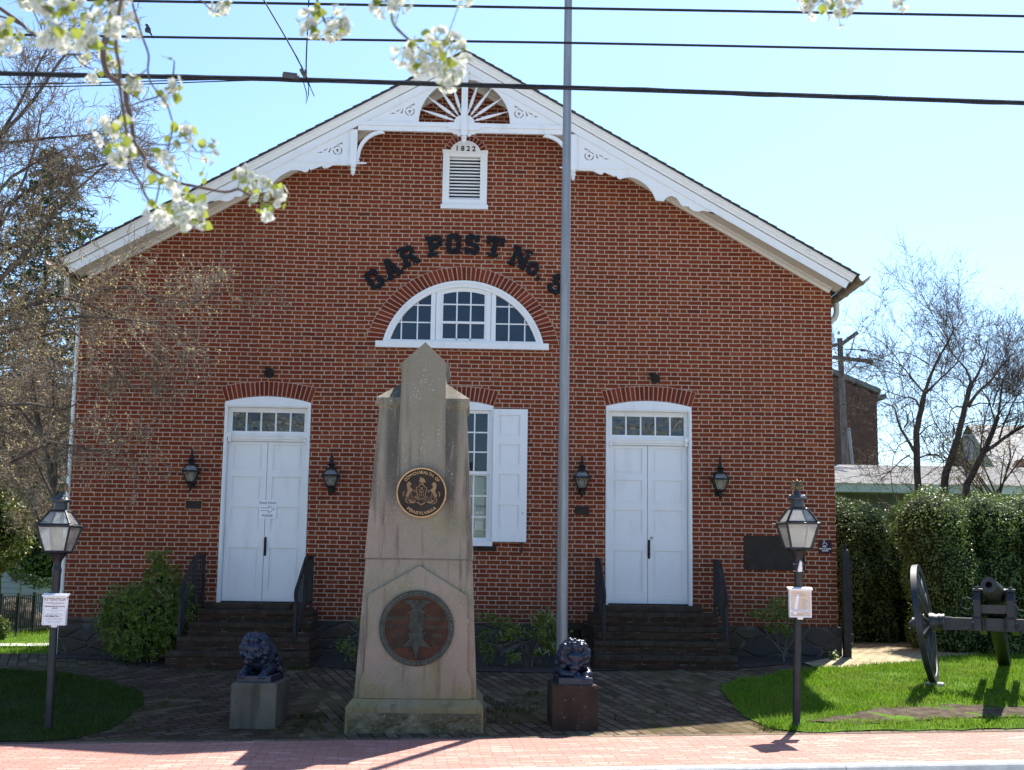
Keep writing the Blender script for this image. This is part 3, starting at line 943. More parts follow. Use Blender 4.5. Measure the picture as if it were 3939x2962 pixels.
mb.box(WL-.03, WL+.3, D+.28, D+11.7, -.1, .80); mb.box(WR-.3, WR+.04, D+.28, D+11.7, -.1, .80)
mb.build('foundation', M['stone'], hall)
mb = MB()
mb.box(1.26, 1.50, D+.05, D+.1, .30, .80); mb.box(1.20, 1.56, D-.07, D+.1, .80, .90)
mb.build('cellar_vent', M['bronze'], hall)

# arches of bricks on edge
def voussoirs(name, inner, outer, n, gap=.0165, parent=hall):
    """inner/outer: functions t(0..1)->(x,z)"""
    b = MB(); g = MB()
    k = 48
    pi = [inner(i/k) for i in range(k+1)]; po = [outer(i/k) for i in range(k+1)]
    V = [(p[0], D-.003, p[1]) for p in pi]+[(p[0], D-.003, p[1]) for p in po]
    g.add(V, [(i, i+1, i+k+2, i+k+1) for i in range(k)])
    ring = g.build(name, M['mortar'], parent)
    rng = random.Random(len(name)+n)
    for i in range(n):
        t0, t1 = i/n, (i+1)/n
        a, c, d, e = [Vector((p[0], 0, p[1])) for p in (inner(t0), inner(t1), outer(t1), outer(t0))]
        w0 = (c-a).length; w1 = (d-e).length
        g0 = gap/2/w0; g1 = gap/2/w1
        q = [a.lerp(c, g0), c.lerp(a, g0), d.lerp(e, g1), e.lerp(d, g1)]
        up0 = (q[3]-q[0]).normalized(); up1 = (q[2]-q[1]).normalized()
        j = rng.uniform(0, .006)
        q[0] += up0*.004; q[1] += up1*.004; q[3] -= up0*(.006+j); q[2] -= up1*(.006+j)
        y0 = D-.007-rng.uniform(0, .003)
        V = [(p.x, y0, p.z) for p in q]+[(p.x, D-.004, p.z) for p in q]
        b.add(V, [(3, 2, 1, 0), (0, 1, 5, 4), (1, 2, 6, 5), (2, 3, 7, 6), (3, 0, 4, 7)])
    b.build('arch_brick', M['voussoir'], ring)
    return ring
def segfn(x0, x1, z, rise):
    h = (x1-x0)/2; c = (x0+x1)/2; r_ = (h*h+rise*rise)/(2*rise); cz = z+rise-r_; a = math.atan2(z-cz, h)
    return lambda t: (c+r_*math.cos(PI-a-(PI-2*a)*t), cz+r_*math.sin(PI-a-(PI-2*a)*t))
for o, n in ((LD, 20), (RD, 20), (CW, 16)):
    c = (o[0]+o[1])/2; h = (o[1]-o[0])/2
    voussoirs('door_arch' if n == 20 else 'window_arch', segfn(o[0], o[1], o[2]+.006, o[3]), segfn(c-h-.072, c+h+.072, o[2]+.225, o[3]-.005), n)
R2 = (1.424**2+1.137**2)/(2*1.137); C2 = 6.082-R2
def _in(t):
    a = math.asin((LSZ-LCZ)/LR); th = PI-a-(PI-2*a)*t
    return (LCX+(LR+.004)*math.cos(th), LCZ+(LR+.004)*math.sin(th))
def _out(t):
    a = math.asin((LSZ-C2)/R2); th = PI-a-(PI-2*a)*t
    return (LCX-.012+R2*math.cos(th), C2+R2*math.sin(th))
voussoirs('lunette_arch', _in, _out, 53)
voussoirs('louver_arch', lambda t: (XC+.02+.225*math.cos(PI-.1-(PI-.2)*t), 7.79+.205*math.sin(PI-.1-(PI-.2)*t)),
          lambda t: (XC+.02+.33*math.cos(PI-.1-(PI-.2)*t), 7.80+.31*math.sin(PI-.1-(PI-.2)*t)), 14)
mb = MB()
rng = random.Random(2)
for i in range(11):
    x = -.78+i*.097
    mb.box(x+.006, x+.09, D-.035+rng.uniform(0, .006), D+.05, 1.90, 1.985)
s_ = mb.build('window_sill', M['pedestal_dark'], hall)

# louvre with the date
mb = MB()
mb.plate([(-.605, 6.99), (.06, 6.99), (.06, 7.855), (-.605, 7.855)], [[(-.505, 7.10), (-.045, 7.10), (-.045, 7.757), (-.505, 7.757)]], D-.05, D+.03)
mb.plate([(-.625, 6.945), (.08, 6.945), (.08, 7.012), (-.625, 7.012)], [], D-.085, D+.02)
mb.plate([(-.612, 7.80), (.067, 7.80), (.067, 7.862)]+arc(XC+.018, 7.80, .232, .27, PI-.27, 20, .205)+[(-.612, 7.862)], [], D-.062, D+.0)
lv = mb.build('louvre', M['white'], hall)
mb = MB()
for i in range(13):
    z = 7.118+i*.0505
    mb.bar((-.505, D+.02, z+.012), (-.045, D+.02, z+.012), .022, .020)
mb.build('slat', M['white'], lv)
mb = MB(); mb.box(-.56, .02, D+.12, D+.14, 7.0, 7.80); mb.build('louvre_backing', M['black'], lv)
mb = MB(); put_text(mb, '1 8 2 2', -.272, D-.064, 7.875, .108, .001, -.012, .003); mb.build('date', M['letter'], lv)

# lunette window
lw = MB()
ring_o = lun(LR-.003)
ri = LR-.085
ring_i = lun(ri, 36, LSZ+.035)
lw.plate(ring_o, [ring_i], D-.03, D+.06)
r_b = LR-.055
lw.plate(lun(LR+.012), [lun(LR-.035, 36, LSZ+.002)], D-.045, D-.031)
lw.plate([(-1.535, 4.84), (1.008, 4.84), (1.008, 4.934), (-1.535, 4.934)], [], D-.075, D+.05)
def zarch(x, r_): return LCZ+math.sqrt(max(r_*r_-(x-LCX)**2, 0))
fr = lw.build('lunette_window', M['white'], hall)
lw = MB()
for xm in (-.70, -.625, .115, .19):
    w = .034
    lw.box(xm-w, xm+w, D-.012+(.004 if xm in (-.70, .19) else 0), D+.06, LSZ+.033, zarch(xm, ri)+.02)
lw.box(-.60, .10, D+.02, D+.06, LSZ+.034, LSZ+.07)
lw.box(-.592, .092, D+.005, D+.055, 5.222, 5.256)
lw.plate([(-.595, 5.60), (-.553, 5.60)]+[(-.553+.606*i/12, zarch(-.553+.606*i/12, ri-.055)-.004) for i in range(13)]+[(.053, 5.60), (.095, 5.60)]+[(.095-.69*i/12, zarch(.095-.69*i/12, ri+.01)) for i in range(13)], [], D+.012, D+.052)
for x0 in (-.598, .055): lw.box(x0, x0+.042, D+.014, D+.054, 4.95, 5.62)
for x in (-.352, -.148): lw.box(x-.010, x+.010, D+.02, D+.05, 4.96, zarch(x, ri-.05))
for z in (5.512,): lw.box(-.57, .07, D+.022, D+.051, z-.010, z+.010)
for x in (-.930, -1.165): lw.box(x-.009, x+.009, D+.02, D+.05, 4.96, zarch(x, ri)+.01)
for x in (.420, .655): lw.box(x-.009, x+.009, D+.02, D+.05, 4.96, zarch(x, ri)+.01)
for z in (5.232, 5.492):
    xe = math.sqrt(ri*ri-(z-LCZ)**2)+.01
    lw.box(LCX-xe, -.72, D+.022, D+.051, z-.009, z+.009); lw.box(.21, LCX+xe, D+.022, D+.051, z-.009, z+.009)
lw.build('sash', M['white'], fr)
lw = MB(); lw.plate(lun(ri+.03, 36, LSZ+.01), [], D+.034, D+.038); lw.build('pane', M['pane'], fr)

# double doors
def double_door(o, lean=0):
    x0, x1, zs, rise, sill = o
    mb = MB()
    zt = zs-.028
    ci = .045
    # casing and arched head board
    mb.plate([(x0, sill), (x1, sill)]+seg_arc(x0, x1, zs, rise-.004, 12), [[(x0+ci, sill+.0), (x1-ci, sill+.0), (x1-ci, zt-.04), (x0+ci, zt-.04)]] if False else [], D+.19, D+.21)
    cas = [(x0, sill), (x0+ci, sill), (x0+ci, zt-.045), (x1-ci, zt-.045), (x1-ci, sill), (x1, sill)]+seg_arc(x0, x1, zs, rise-.003, 12)
    mb.plate(cas, [], D-.012, D+.19)
    cas2 = [(x0+.008, sill), (x0+.03, sill), (x0+.03, zt-.03), (x1-.03, zt-.03), (x1-.03, sill), (x1-.008, sill), (x1-.008, zt-.008), (x0+.008, zt-.008)]
    mb.plate(cas2, [], D-.026, D-.0125)
    fr = mb.build('door_frame', M['white'], hall)
    xa, xb = x0+ci, x1-ci
    mb = MB()                                                   # transom light
    zb = zs-.415
    px0, px1 = xa+.055, xb-.055
    n = 5; gap = .022; w = (px1-px0-gap*(n-1))/n
    holes = [[(px0+i*(w+gap), zb), (px0+i*(w+gap)+w, zb), (px0+i*(w+gap)+w, zb+.275), (px0+i*(w+gap), zb+.275)] for i in range(n)]
    mb.plate([(xa, zb-.05), (xb, zb-.05), (xb, zt-.0), (xa, zt-.0)], holes, D+.085, D+.125)
    mb.box(xa, xb, D+.05, D+.085, zb-.075, zb-.048); mb.box(xa, xb, D+.065, D+.125, zb-.115, zb-.075); mb.box(xa, xb, D+.09, D+.13, zb-.145, zb-.115)
    for xx in (xa-.001, xb-.058):
        mb.box(xx, xx+.059, D-.002, D+.0849, zb-.10, zb-.03); mb.box(xx+.01, xx+.05, D+.02, D+.083, zb-.16, zb-.10)
    tr = mb.build('transom', M['white'], fr)
    mb = MB(); mb.box(px0-.01, px1+.01, D+.10, D+.104, zb-.01, zb+.285); mb.build('pane', M['pane_t'], tr)
    zt2 = zb-.147
    xc = (xa+xb)/2
    hgt = zt2-sill
    rows = [(.0195, .178), (.222, .366), (.410, .557), (.664, .927)]
    for a, b in ((xa+.004, xc-.004), (xc+.003, xb-.004)):
        mb = MB()
        holes = []
        for r0, r1 in rows:
            holes.append([(a+.075, zt2-r1*hgt), (b-.075, zt2-r1*hgt), (b-.075, zt2-r0*hgt), (a+.075, zt2-r0*hgt)])
        mb.plate([(a, sill+.02), (b, sill+.02), (b, zt2-.003), (a, zt2-.003)], holes, D+.125, D+.16)
        for h_ in holes:
            (u0, v0), (u1, v1) = h_[0], h_[2]
            mb.plate([(u0, v0), (u1, v0), (u1, v1), (u0, v1)], [], D+.148, D+.158)
            mb.plate([(u0+.03, v0+.03), (u1-.03, v0+.03), (u1-.03, v1-.03), (u0+.03, v1-.03)], [], D+.137, D+.1485)
        lf = mb.build('door_leaf', M['white'], fr)
        if a > xc:
            mb = MB()
            zc = sill+.80
            mb.plate([(xc-.0, zc-.12), (xc+.036, zc-.12), (xc+.036, zc+.12), (xc+.0, zc+.12)], [], D+.115, D+.124)
            mb.plate(arc(xc+.018, zc+.12, .018, 0, PI, 8), [], D+.115, D+.124); mb.plate(arc(xc+.018, zc-.12, .018, PI, 2*PI, 8), [], D+.115, D+.124)
            mb.tube([(xc+.018, D+.116, zc-.09), (xc+.018, D+.07, zc-.07), (xc+.018, D+.065, zc), (xc+.018, D+.07, zc+.07), (xc+.018, D+.116, zc+.09)], .010, 8)
            mb.build('handle', M['black'], lf)
            if o is RD:
                mb = MB(); mb.lathe([(.001, -.004), (.022, 0), (.022, .02)], (xc+.055, D+.122, zc+.165), 16, Matrix.Rotation(PI/2, 3, 'X')); mb.build('lock', M['metal'], lf)
    mb = MB(); mb.box(xa, xb, D+.10, D+.2, sill+.0, sill+.018); mb.build('threshold', M['black'], fr)
    return fr
double_door(LD); double_door(RD)

# tall centre window with shutters
x0, x1, zs, rise, sill = CW
mb = MB()
mb.plate([(x0, sill), (x0+.04, sill), (x0+.04, zs-.06), (x1-.04, zs-.06), (x1-.04, sill), (x1, sill)]+seg_arc(x0, x1, zs, rise-.003, 10), [], D-.01, D+.12)
mb.plate([(x0-.01, sill-.03), (x1+.01, sill-.03), (x1+.01, sill+.045), (x0-.01, sill+.045)], [], D-.05, D+.13)
cw = mb.build('tall_window', M['white'], hall)
a, b = x0+.04, x1-.04
def sash(z0, z1, rows, y, name):
    mb = MB()
    cols = 4; g = .02; rail = .045
    w = (b-a-2*rail-g*(cols-1))/cols; h = (z1-z0-2*rail-g*(rows-1))/rows
    holes = [[(a+rail+i*(w+g)+dx*w, z0+rail+j*(h+g)+dz*h) for dx, dz in ((0,0),(1,0),(1,1),(0,1))] for i in range(cols) for j in range(rows)]
    mb.plate([(a, z0), (b, z0), (b, z1), (a, z1)], holes, y, y+.035)
    return mb.build(name, M['white'], cw)
sash(3.005, zs-.06, 3, D+.04, 'sash'); sash(sill+.046, 3.035, 3, D+.078, 'sash')
mb = MB(); mb.box(a+.02, b-.02, D+.055, D+.058, 3.03, zs-.08); mb.build('pane', M['pane'], cw)
mb = MB(); mb.box(a+.02, b-.02, D+.093, D+.096, sill+.07, 3.0); mb.build('pane', M['pane_c'], cw)
mb = MB(); mb.box(a+.03, b-.075, D+.30, D+.32, sill+.05, 2.98); brd = mb.build('display_board', M['cream'], cw)
mb = MB()
mb.box(-.02, .065, D+.285, D+.298, 2.48, 2.56); mb.build('card', M['blue'], brd)
mb = MB(); mb.box(-.02, .09, D+.286, D+.299, 2.44, 2.476); mb.box(-.03, .085, D+.27, D+.298, 2.22, 2.34); mb.build('paper', M['paper'], brd)
mb = MB(); mb.box(.098, .112, D+.282, D+.298, 2.76, 2.80); mb.box(.098, .112, D+.282, D+.298, 2.10, 2.14); mb.build('hinge_tab', M['yellow'], brd)
mb = MB(); mb.box(a-.02, b+.02, D+.26, D+.282, 2.405, 2.42); mb.box(a-.02, b+.02, D+.26, D+.282, 2.205, 2.218); mb.build('shelf', M['paper'], brd)
for s0, s1, nm in ((.214, .712, 1), (-1.227, -.729, 0)):
    mb = MB()
    holes = []
    zA, zB = 2.036, 3.956
    H = zB-zA
    for r0, r1 in ((.047, .205), (.27, .43), (.495, .672), (.725, .90)):
        holes.append([(s0+.09, zB-r1*H), (s1-.11, zB-r1*H), (s1-.11, zB-r0*H), (s0+.09, zB-r0*H)])
    mb.plate([(s0, zA), (s1, zA), (s1, zB), (s0, zB)], holes, D-.066, D-.024)
    for h_ in holes:
        (u0, v0), (u1, v1) = h_[0], h_[2]
        mb.plate([(u0, v0), (u1, v0), (u1, v1), (u0, v1)], [], D-.043, D-.028)
        mb.plate([(u0+.022, v0+.022), (u1-.022, v0+.022), (u1-.022, v1-.022), (u0+.022, v1-.022)], [], D-.054, D-.0435)
    sh = mb.build('shutter', M['white'], cw)
    mb = MB(); xk = s1-.06 if nm else s0+.06
    mb.tube([(xk, D-.064, 2.46), (xk, D-.075, 2.455), (xk, D-.078, 2.435)], .006, 6); mb.build('ring_pull', M['metal'], sh)
    mb = MB(); mb.tube([(xk, D-.004, 2.03), (xk, D-.09, 2.02), (xk+.005, D-.085, 1.94), (xk-.01, D-.07, 1.88)], [.018, .016, .010, .014], 6); mb.build('shutter_dog', M['black'], sh)

# ------------------------------------------------------ roof and gable trim
YF = 17.93
ZA = 9.187; SL = .567; TX = 5.72
th = math.atan(SL); cs, sn = math.cos(th), math.sin(th)
def rake_piece(mb, side, prof, x_end=TX, apex=ZA, plumb=False):
    """prof: list of (y, v): v measured straight down from the roof line"""
    V = []
    n = len(prof)
    for y, v in prof: V.append((XC, y, apex-v))
    for y, v in prof:
        p = v*cs
        V.append((XC+side*(x_end-p*sn), y, apex-SL*x_end-p*cs))
    F = [tuple(range(n))[::-1], tuple(range(n, 2*n))]
    for k in range(n): F.append((k, (k+1) % n, n+(k+1) % n, n+k))
    if side < 0: F = [f[::-1] for f in F]
    mb.add(V, F)
rf = MB()
YB = D+12.1
for side in (1, -1):
    rake_piece(rf, side, [(YF-.115, .010), (YF-.115, .034), (YB, .034), (YB, .010)], TX+.015)
    Ls = TX/cs; nrow = 43
    for i in range(nrow):                                    # overlapping shingle courses
        s0 = i*Ls/nrow; s1 = (i+1)*Ls/nrow+.03
        t0, t1 = .001, .0135
        V = []
        for s_, t in ((s0, -.010), (s1, t1-.010), (s1, -.012), (s0, -.013)):
            x = s_*cs; z = ZA-.010-s_*sn
            for y in (YF-.135-(.006 if i % 2 else 0), YB+.01):
                V.append((XC+side*(x+t*sn), y, z+t*cs))
        F = [(0, 2, 3, 1), (4, 6, 7, 5), (0, 4, 6, 2)[::-1], (1, 3, 7, 5)[::-1], (2, 4, 5, 3), (6, 0, 1, 7)]
        F = [(0,1,3,2), (2,3,5,4), (4,5,7,6), (6,7,1,0), (0,2,4,6), (7,5,3,1)]
        if side > 0: F = [f[::-1] for f in F]
        rf.add(V, F)
roof = rf.build('roof', M['roof'], hall)
tb = MB()
for side in (1, -1):
    rake_piece(tb, side, [(YF-.085, .035), (YF-.085, .066), (YF-.066, .070), (YF-.060, .092), (YF-.044, .108), (YF-.034, .126), (YF-.030, .130), (YF-.030, .15), (YF+.05, .15), (YF+.05, .035)], TX-.005)
    rake_piece(tb, side, [(YF, .162), (YF, .285), (YF+.035, .285), (YF+.035, .162)], TX-.03)
    rake_piece(tb, side, [(YF-.008, .272), (YF-.008, .292), (YF-.0005, .292), (YF-.0005, .272)], TX-.035)
tb.build('rake_cornice', M['white'], hall)
tb = MB()
for side in (1, -1):
    rake_piece(tb, side, [(YF+.036, .19), (YF+.036, .222), (D-.0, .222), (D-.0, .19)], TX-.045)
tb.build('soffit', M['soffit'], hall)
tb = MB()
for side in (1, -1):
    rake_piece(tb, side, [(D-.10, .223), (D-.10, .238), (D-.075, .25), (D-.045, .262), (D-.045, .305), (D-.0005, .305), (D-.0005, .223)], 5.60)
    rake_piece(tb, side, [(D-.055, .225), (D-.055, .228), (D-.001, .228), (D-.001, .225)], 5.60)
tb.build('frieze_board', M['soffit'], hall)

# lacework of the gable
def rake_z(x, v): return ZA-v-SL*abs(x-XC)
g1, g0 = YF+.012, YF+.045
LP = 1.60        # distance of the side posts from the centre
fanc = (XC+.0, 8.10); fr_ = .672
pan = MB()
zb = 8.088
xr = (ZA-.28-zb)/SL
holes = [[(fanc[0]+fr_*math.cos(PI*i/28), fanc[1]+fr_*math.sin(PI*i/28)) for i in range(29)]]
def fret(cx, cz, s_, side):
    """cut-out scrolls: a ring broken in two, a trefoil and three leaves"""
    H = []
    def fl(pts): H.append([(cx+side*p[0]*s_, cz+p[1]*s_) for p in pts])
    for a0, a1 in ((.4, 2.0), (2.5, 4.6), (4.9, 6.3)):
        fl([(1.0*math.cos(a0+(a1-a0)*i/7), 1.0*math.sin(a0+(a1-a0)*i/7)) for i in range(8)]+[(.80*math.cos(a1-(a1-a0)*i/7), .80*math.sin(a1-(a1-a0)*i/7)) for i in range(8)])
    fl([(.0, .36), (-.2, .20), (-.38, .12), (-.25, -.08), (-.1, -.12), (-.18, -.38), (.18, -.38), (.1, -.12), (.25, -.08), (.38, .12), (.2, .20)])
    fl([(1.25, .5), (1.5, .45), (1.65, .1), (1.95, -.45), (1.55, -.55), (1.50, -.1), (1.38, .25)])
    fl([(1.9, .42), (2.2, .25), (2.7, .05), (2.95, -.35), (2.55, -.12), (2.15, .08)])
    fl([(3.0, -.55), (3.4, -.45), (3.55, -.3), (3.6, -.45), (4.2, -.62), (3.55, -.65), (3.0, -.66)])
    fl([(-1.05, 2.0), (-.85, 1.75), (-.45, 1.5), (.35, 1.05), (-.3, 1.22), (-.75, 1.35), (-1.1, 1.25), (-.88, 1.55)])
    return H
for side in (1, -1):
    holes += fret(XC+side*.80, 8.262, .070, side)
pan.plate([(XC-xr, zb), (XC+xr, zb), (XC, ZA-.28)], holes, g1, g1+.028)
gab = pan.build('gable_ornament', M['white'], hall)
# arched rim of the fan
pan = MB()
pan.plate([(fanc[0]+(fr_+.012)*math.cos(PI*i/28), fanc[1]+(fr_+.012)*math.sin(PI*i/28)) for i in range(29)], [[(fanc[0]+(fr_-.004)*math.cos(PI*i/28), fanc[1]+.002+(fr_-.004)*math.sin(PI*i/28)) for i in range(29)]], g1-.004, g1+.04)
pan.build('fan_rim', M['white'], gab)
# beam
pan = MB()
xb_ = XC+1.545
pan.box(XC-1.545, XC+1.545, YF-.012, YF+.06, 8.028, 8.092)
pan.box(XC-1.545, XC+1.545, YF+.002, YF+.05, 7.955, 8.027)
pan.box(XC-.235, XC+.235, YF-.022, YF-.0125, 7.985, 8.096)
for side in (1, -1):
    pan.plate([(XC+side*q[0], q[1]) for q in [(.05, 7.9545), (.05, 7.905), (.075, 7.90), (.10, 7.915), (.115, 7.935), (.15, 7.928), (.165, 7.945), (.19, 7.9545)]], [], YF+.004, YF+.048)
pan.build('beam', M['white'], gab)
pan = MB()
pan.box(XC-.046, XC+.046, YF-.045, YF+.03, 7.90, ZA-.30)
pan.lathe([(.03, 7.90), (.042, 7.885), (.046, 7.87), (.030, 7.855), (.036, 7.845), (.045, 7.83), (.030, 7.80), (.008, 7.775), (.001, 7.77)], (XC, YF-.01, 0), 12)
pan.build('king_post', M['white'], gab)
pan = MB()
pan.plate([(XC+.152*math.cos(PI*i/16), 8.093+.125*math.sin(PI*i/16)) for i in range(17)], [], YF-.014, YF+.045)
pan.build('fan_hub', M['white'], gab)
for side in (1, -1):
    for a in (17.0, 36.0, 54.5, 72.5):
        t = R(a); d = Vector((side*math.cos(t), 0, math.sin(t)))
        p0 = Vector((XC, YF+.022, 8.098))+d*.145; L = fr_-.145+.004
        prof = [(.006, 0), (.011, .06), (.020, .13), (.013, .145), (.021, .16), (.012, .175), (.024, .24), (.025, .45), (.019, .64), (.013, .66), (.023, .685), (.014, .71), (.017, .73), (.012, .80), (.006, .9), (.005, 1.0)]
        sp = MB()
        q = Vector((0, 0, 1)).rotation_difference(d).to_matrix()
        sp.lathe([(r_, z*L) for r_, z in prof], tuple(p0), 10, q)
        sp.build('spindle', M['white'], gab, smooth=True)
# side brackets with posts, lower triangles and scalloped fringe
FR = [(1.384, 7.422), (1.601, 7.421), (1.684, 7.376), (1.735, 7.367), (1.766, 7.406), (1.828, 7.379), (1.921, 7.339), (1.942, 7.361), (1.962, 7.319), (2.004, 7.303),
      (2.06, 7.325), (2.117, 7.333), (2.199, 7.328), (2.264, 7.30), (2.323, 7.263), (2.38, 7.222), (2.426, 7.17), (2.463, 7.122), (2.488, 7.076), (2.506, 7.035), (2.519, 6.996), (2.643, 6.988),
      (2.655, 7.018), (2.674, 7.038), (2.712, 7.062), (2.756, 7.067), (2.797, 7.054), (2.828, 7.03), (2.865, 6.98), (2.89, 6.937), (2.91, 6.92), (3.003, 6.914), (3.016, 6.892), (3.034, 6.876), (3.07, 6.855), (3.106, 6.842), (3.147, 6.843), (3.19, 6.855), (3.229, 6.86), (3.255, 6.85), (3.281, 6.844), (3.359, 6.837)]
for side in (1, -1):
    br = MB()
    X0 = LP+.045
    top = [(x-XC, ZA-.284-SL*(x-XC)) for x in (3.40, 1.384)]
    pts = [(p[0]-XC, p[1]) for p in FR]
    pts[0] = (X0, pts[0][1]); top[1] = (X0, ZA-.284-SL*X0)
    out = [(XC+side*p[0], p[1]) for p in pts+top]
    br.plate(out, fret(XC+side*(LP+.235), 7.645, .070, side), g1+.001, g1+.028)
    br.plate([(XC+side*q[0], q[1]) for q in [(X0, 7.445), (2.64, 7.445), (2.60, 7.470), (X0, 7.470)]], [], g1-.01, g1+.0005)
    bo = br.build('gable_bracket', M['white'], hall)
    br = MB()
    xp = XC+side*LP
    br.box(xp-.05, xp+.05, YF-.03, YF+.06, 7.42, ZA-.30-SL*(LP+.05))
    br.lathe([(.042, 7.42), (.042, 7.40), (.028, 7.385), (.044, 7.365), (.040, 7.345), (.026, 7.33), (.034, 7.315), (.022, 7.285), (.004, 7.265)], (xp, YF+.01, 0), 12)
    br.build('side_post', M['white'], bo)
    br = MB()
    n = 12
    qi = [(1.55-.35*(1-math.cos(PI/2*i/n))*1.0-.0, 7.50+.455*(i/n)**.0*math.sin(PI/2*i/n)) for i in range(n+1)]
    # quarter-round brace from post to beam
    inner = [(1.555-.36*(1-math.cos(PI/2*i/n)), 7.555+.40*math.sin(PI/2*i/n)) for i in range(n+1)]
    outer = [(1.510-.36*(1-math.cos(PI/2*i/n)), 7.545+.37*math.sin(PI/2*i/n)) for i in range(n+1)]
    poly = [(XC+side*p[0], p[1]) for p in inner+outer[::-1]]
    br.plate(poly, [], YF+.005, YF+.045)
    br.plate([(XC+side*q[0], q[1]) for q in [(1.549, 7.555), (1.549, 7.44), (1.525, 7.455), (1.535, 7.475), (1.51, 7.50), (1.53, 7.53), (1.505, 7.55)]], [], YF+.006, YF+.044)
    br.lathe([(.020, 0), (.022, .02), (.012, .03), (.020, .05), (.021, .065), (.010, .08), (.015, .10), (.006, .125), (.001, .13)], (XC+side*1.53, YF+.02, 7.462), 8, Matrix.Rotation(-side*PI/2, 3, 'Y'))
    br.build('brace', M['white'], bo)

# gutters and downpipes
mb = MB()
def gutter(side):
    mb = MB()
    x = XC+side*5.83; z = 5.915; r_ = .085
    ya, yb = D-.62, D+12
    V = []; F = []
    n = 12
    for y in (ya, yb):
        for k in range(n+1):
            a = PI+PI*k/n
            V.append((x+r_*math.cos(a), y, z-(y-ya)*.004+r_*math.sin(a)))
        for k in range(n+1):
            a = PI+PI*k/n
            V.append((x+(r_-.006)*math.cos(a), y, z-(y-ya)*.004+(r_-.006)*math.sin(a)))
    m2 = 2*(n+1)
    for k in range(n):
        F += [(k, k+1, m2+k+1, m2+k), (n+1+k, m2+n+1+k, m2+n+2+k, n+2+k), (k, n+1+k, n+2+k, k+1)]
    F += [(0, m2, m2+n+1, n+1), (n, n+n+1, m2+n+n+1, m2+n)]
    mb.add(V, F)
    mb.tube([(x+side*r_, ya, z+.002), (x+side*r_, yb, z-.045)], .010, 6)
    g = mb.build('gutter', M['gutter'], hall, smooth='auto')
    mb = MB()
    for i in range(9):
        y = ya+.25+i*.8
        mb.tube([(x+(r_+.005)*math.cos(PI+PI*k/8), y, z-(y-ya)*.004+(r_+.005)*math.sin(PI+PI*k/8)) for k in range(9)]+[(x-side*.11, y, z+.03)], .006, 5)
    mb.build('hanger', M['gutter'], g)
    return g
gr_ = gutter(1); gl_ = gutter(-1)
mb = MB()
xw = WR+.05
mb.tube([(XC+5.83, D+.85, 5.82), (XC+5.83, D+.85, 5.66), (XC+5.80, D+.85, 5.58), (XC+5.70, D+.85, 5.50), (xw+.02, D+.85, 5.42), (xw, D+.85, 5.30), (xw, D+.85, .25)], .046, 12)
mb.build('downpipe', M['soffit'], hall, smooth='auto')
mb = MB()
xw = WL-.055
mb.tube([(XC-5.83, D+.12, 5.82), (XC-5.83, D+.12, 5.62), (XC-5.80, D+.12, 5.53), (XC-5.70, D+.12, 5.46), (xw-.03, D+.12, 5.40), (xw, D+.12, 5.30), (xw, D+.12, 1.30), (xw, D+.10, .3)], .040, 12)
mb.build('downpipe', M['white'], hall, smooth='auto')

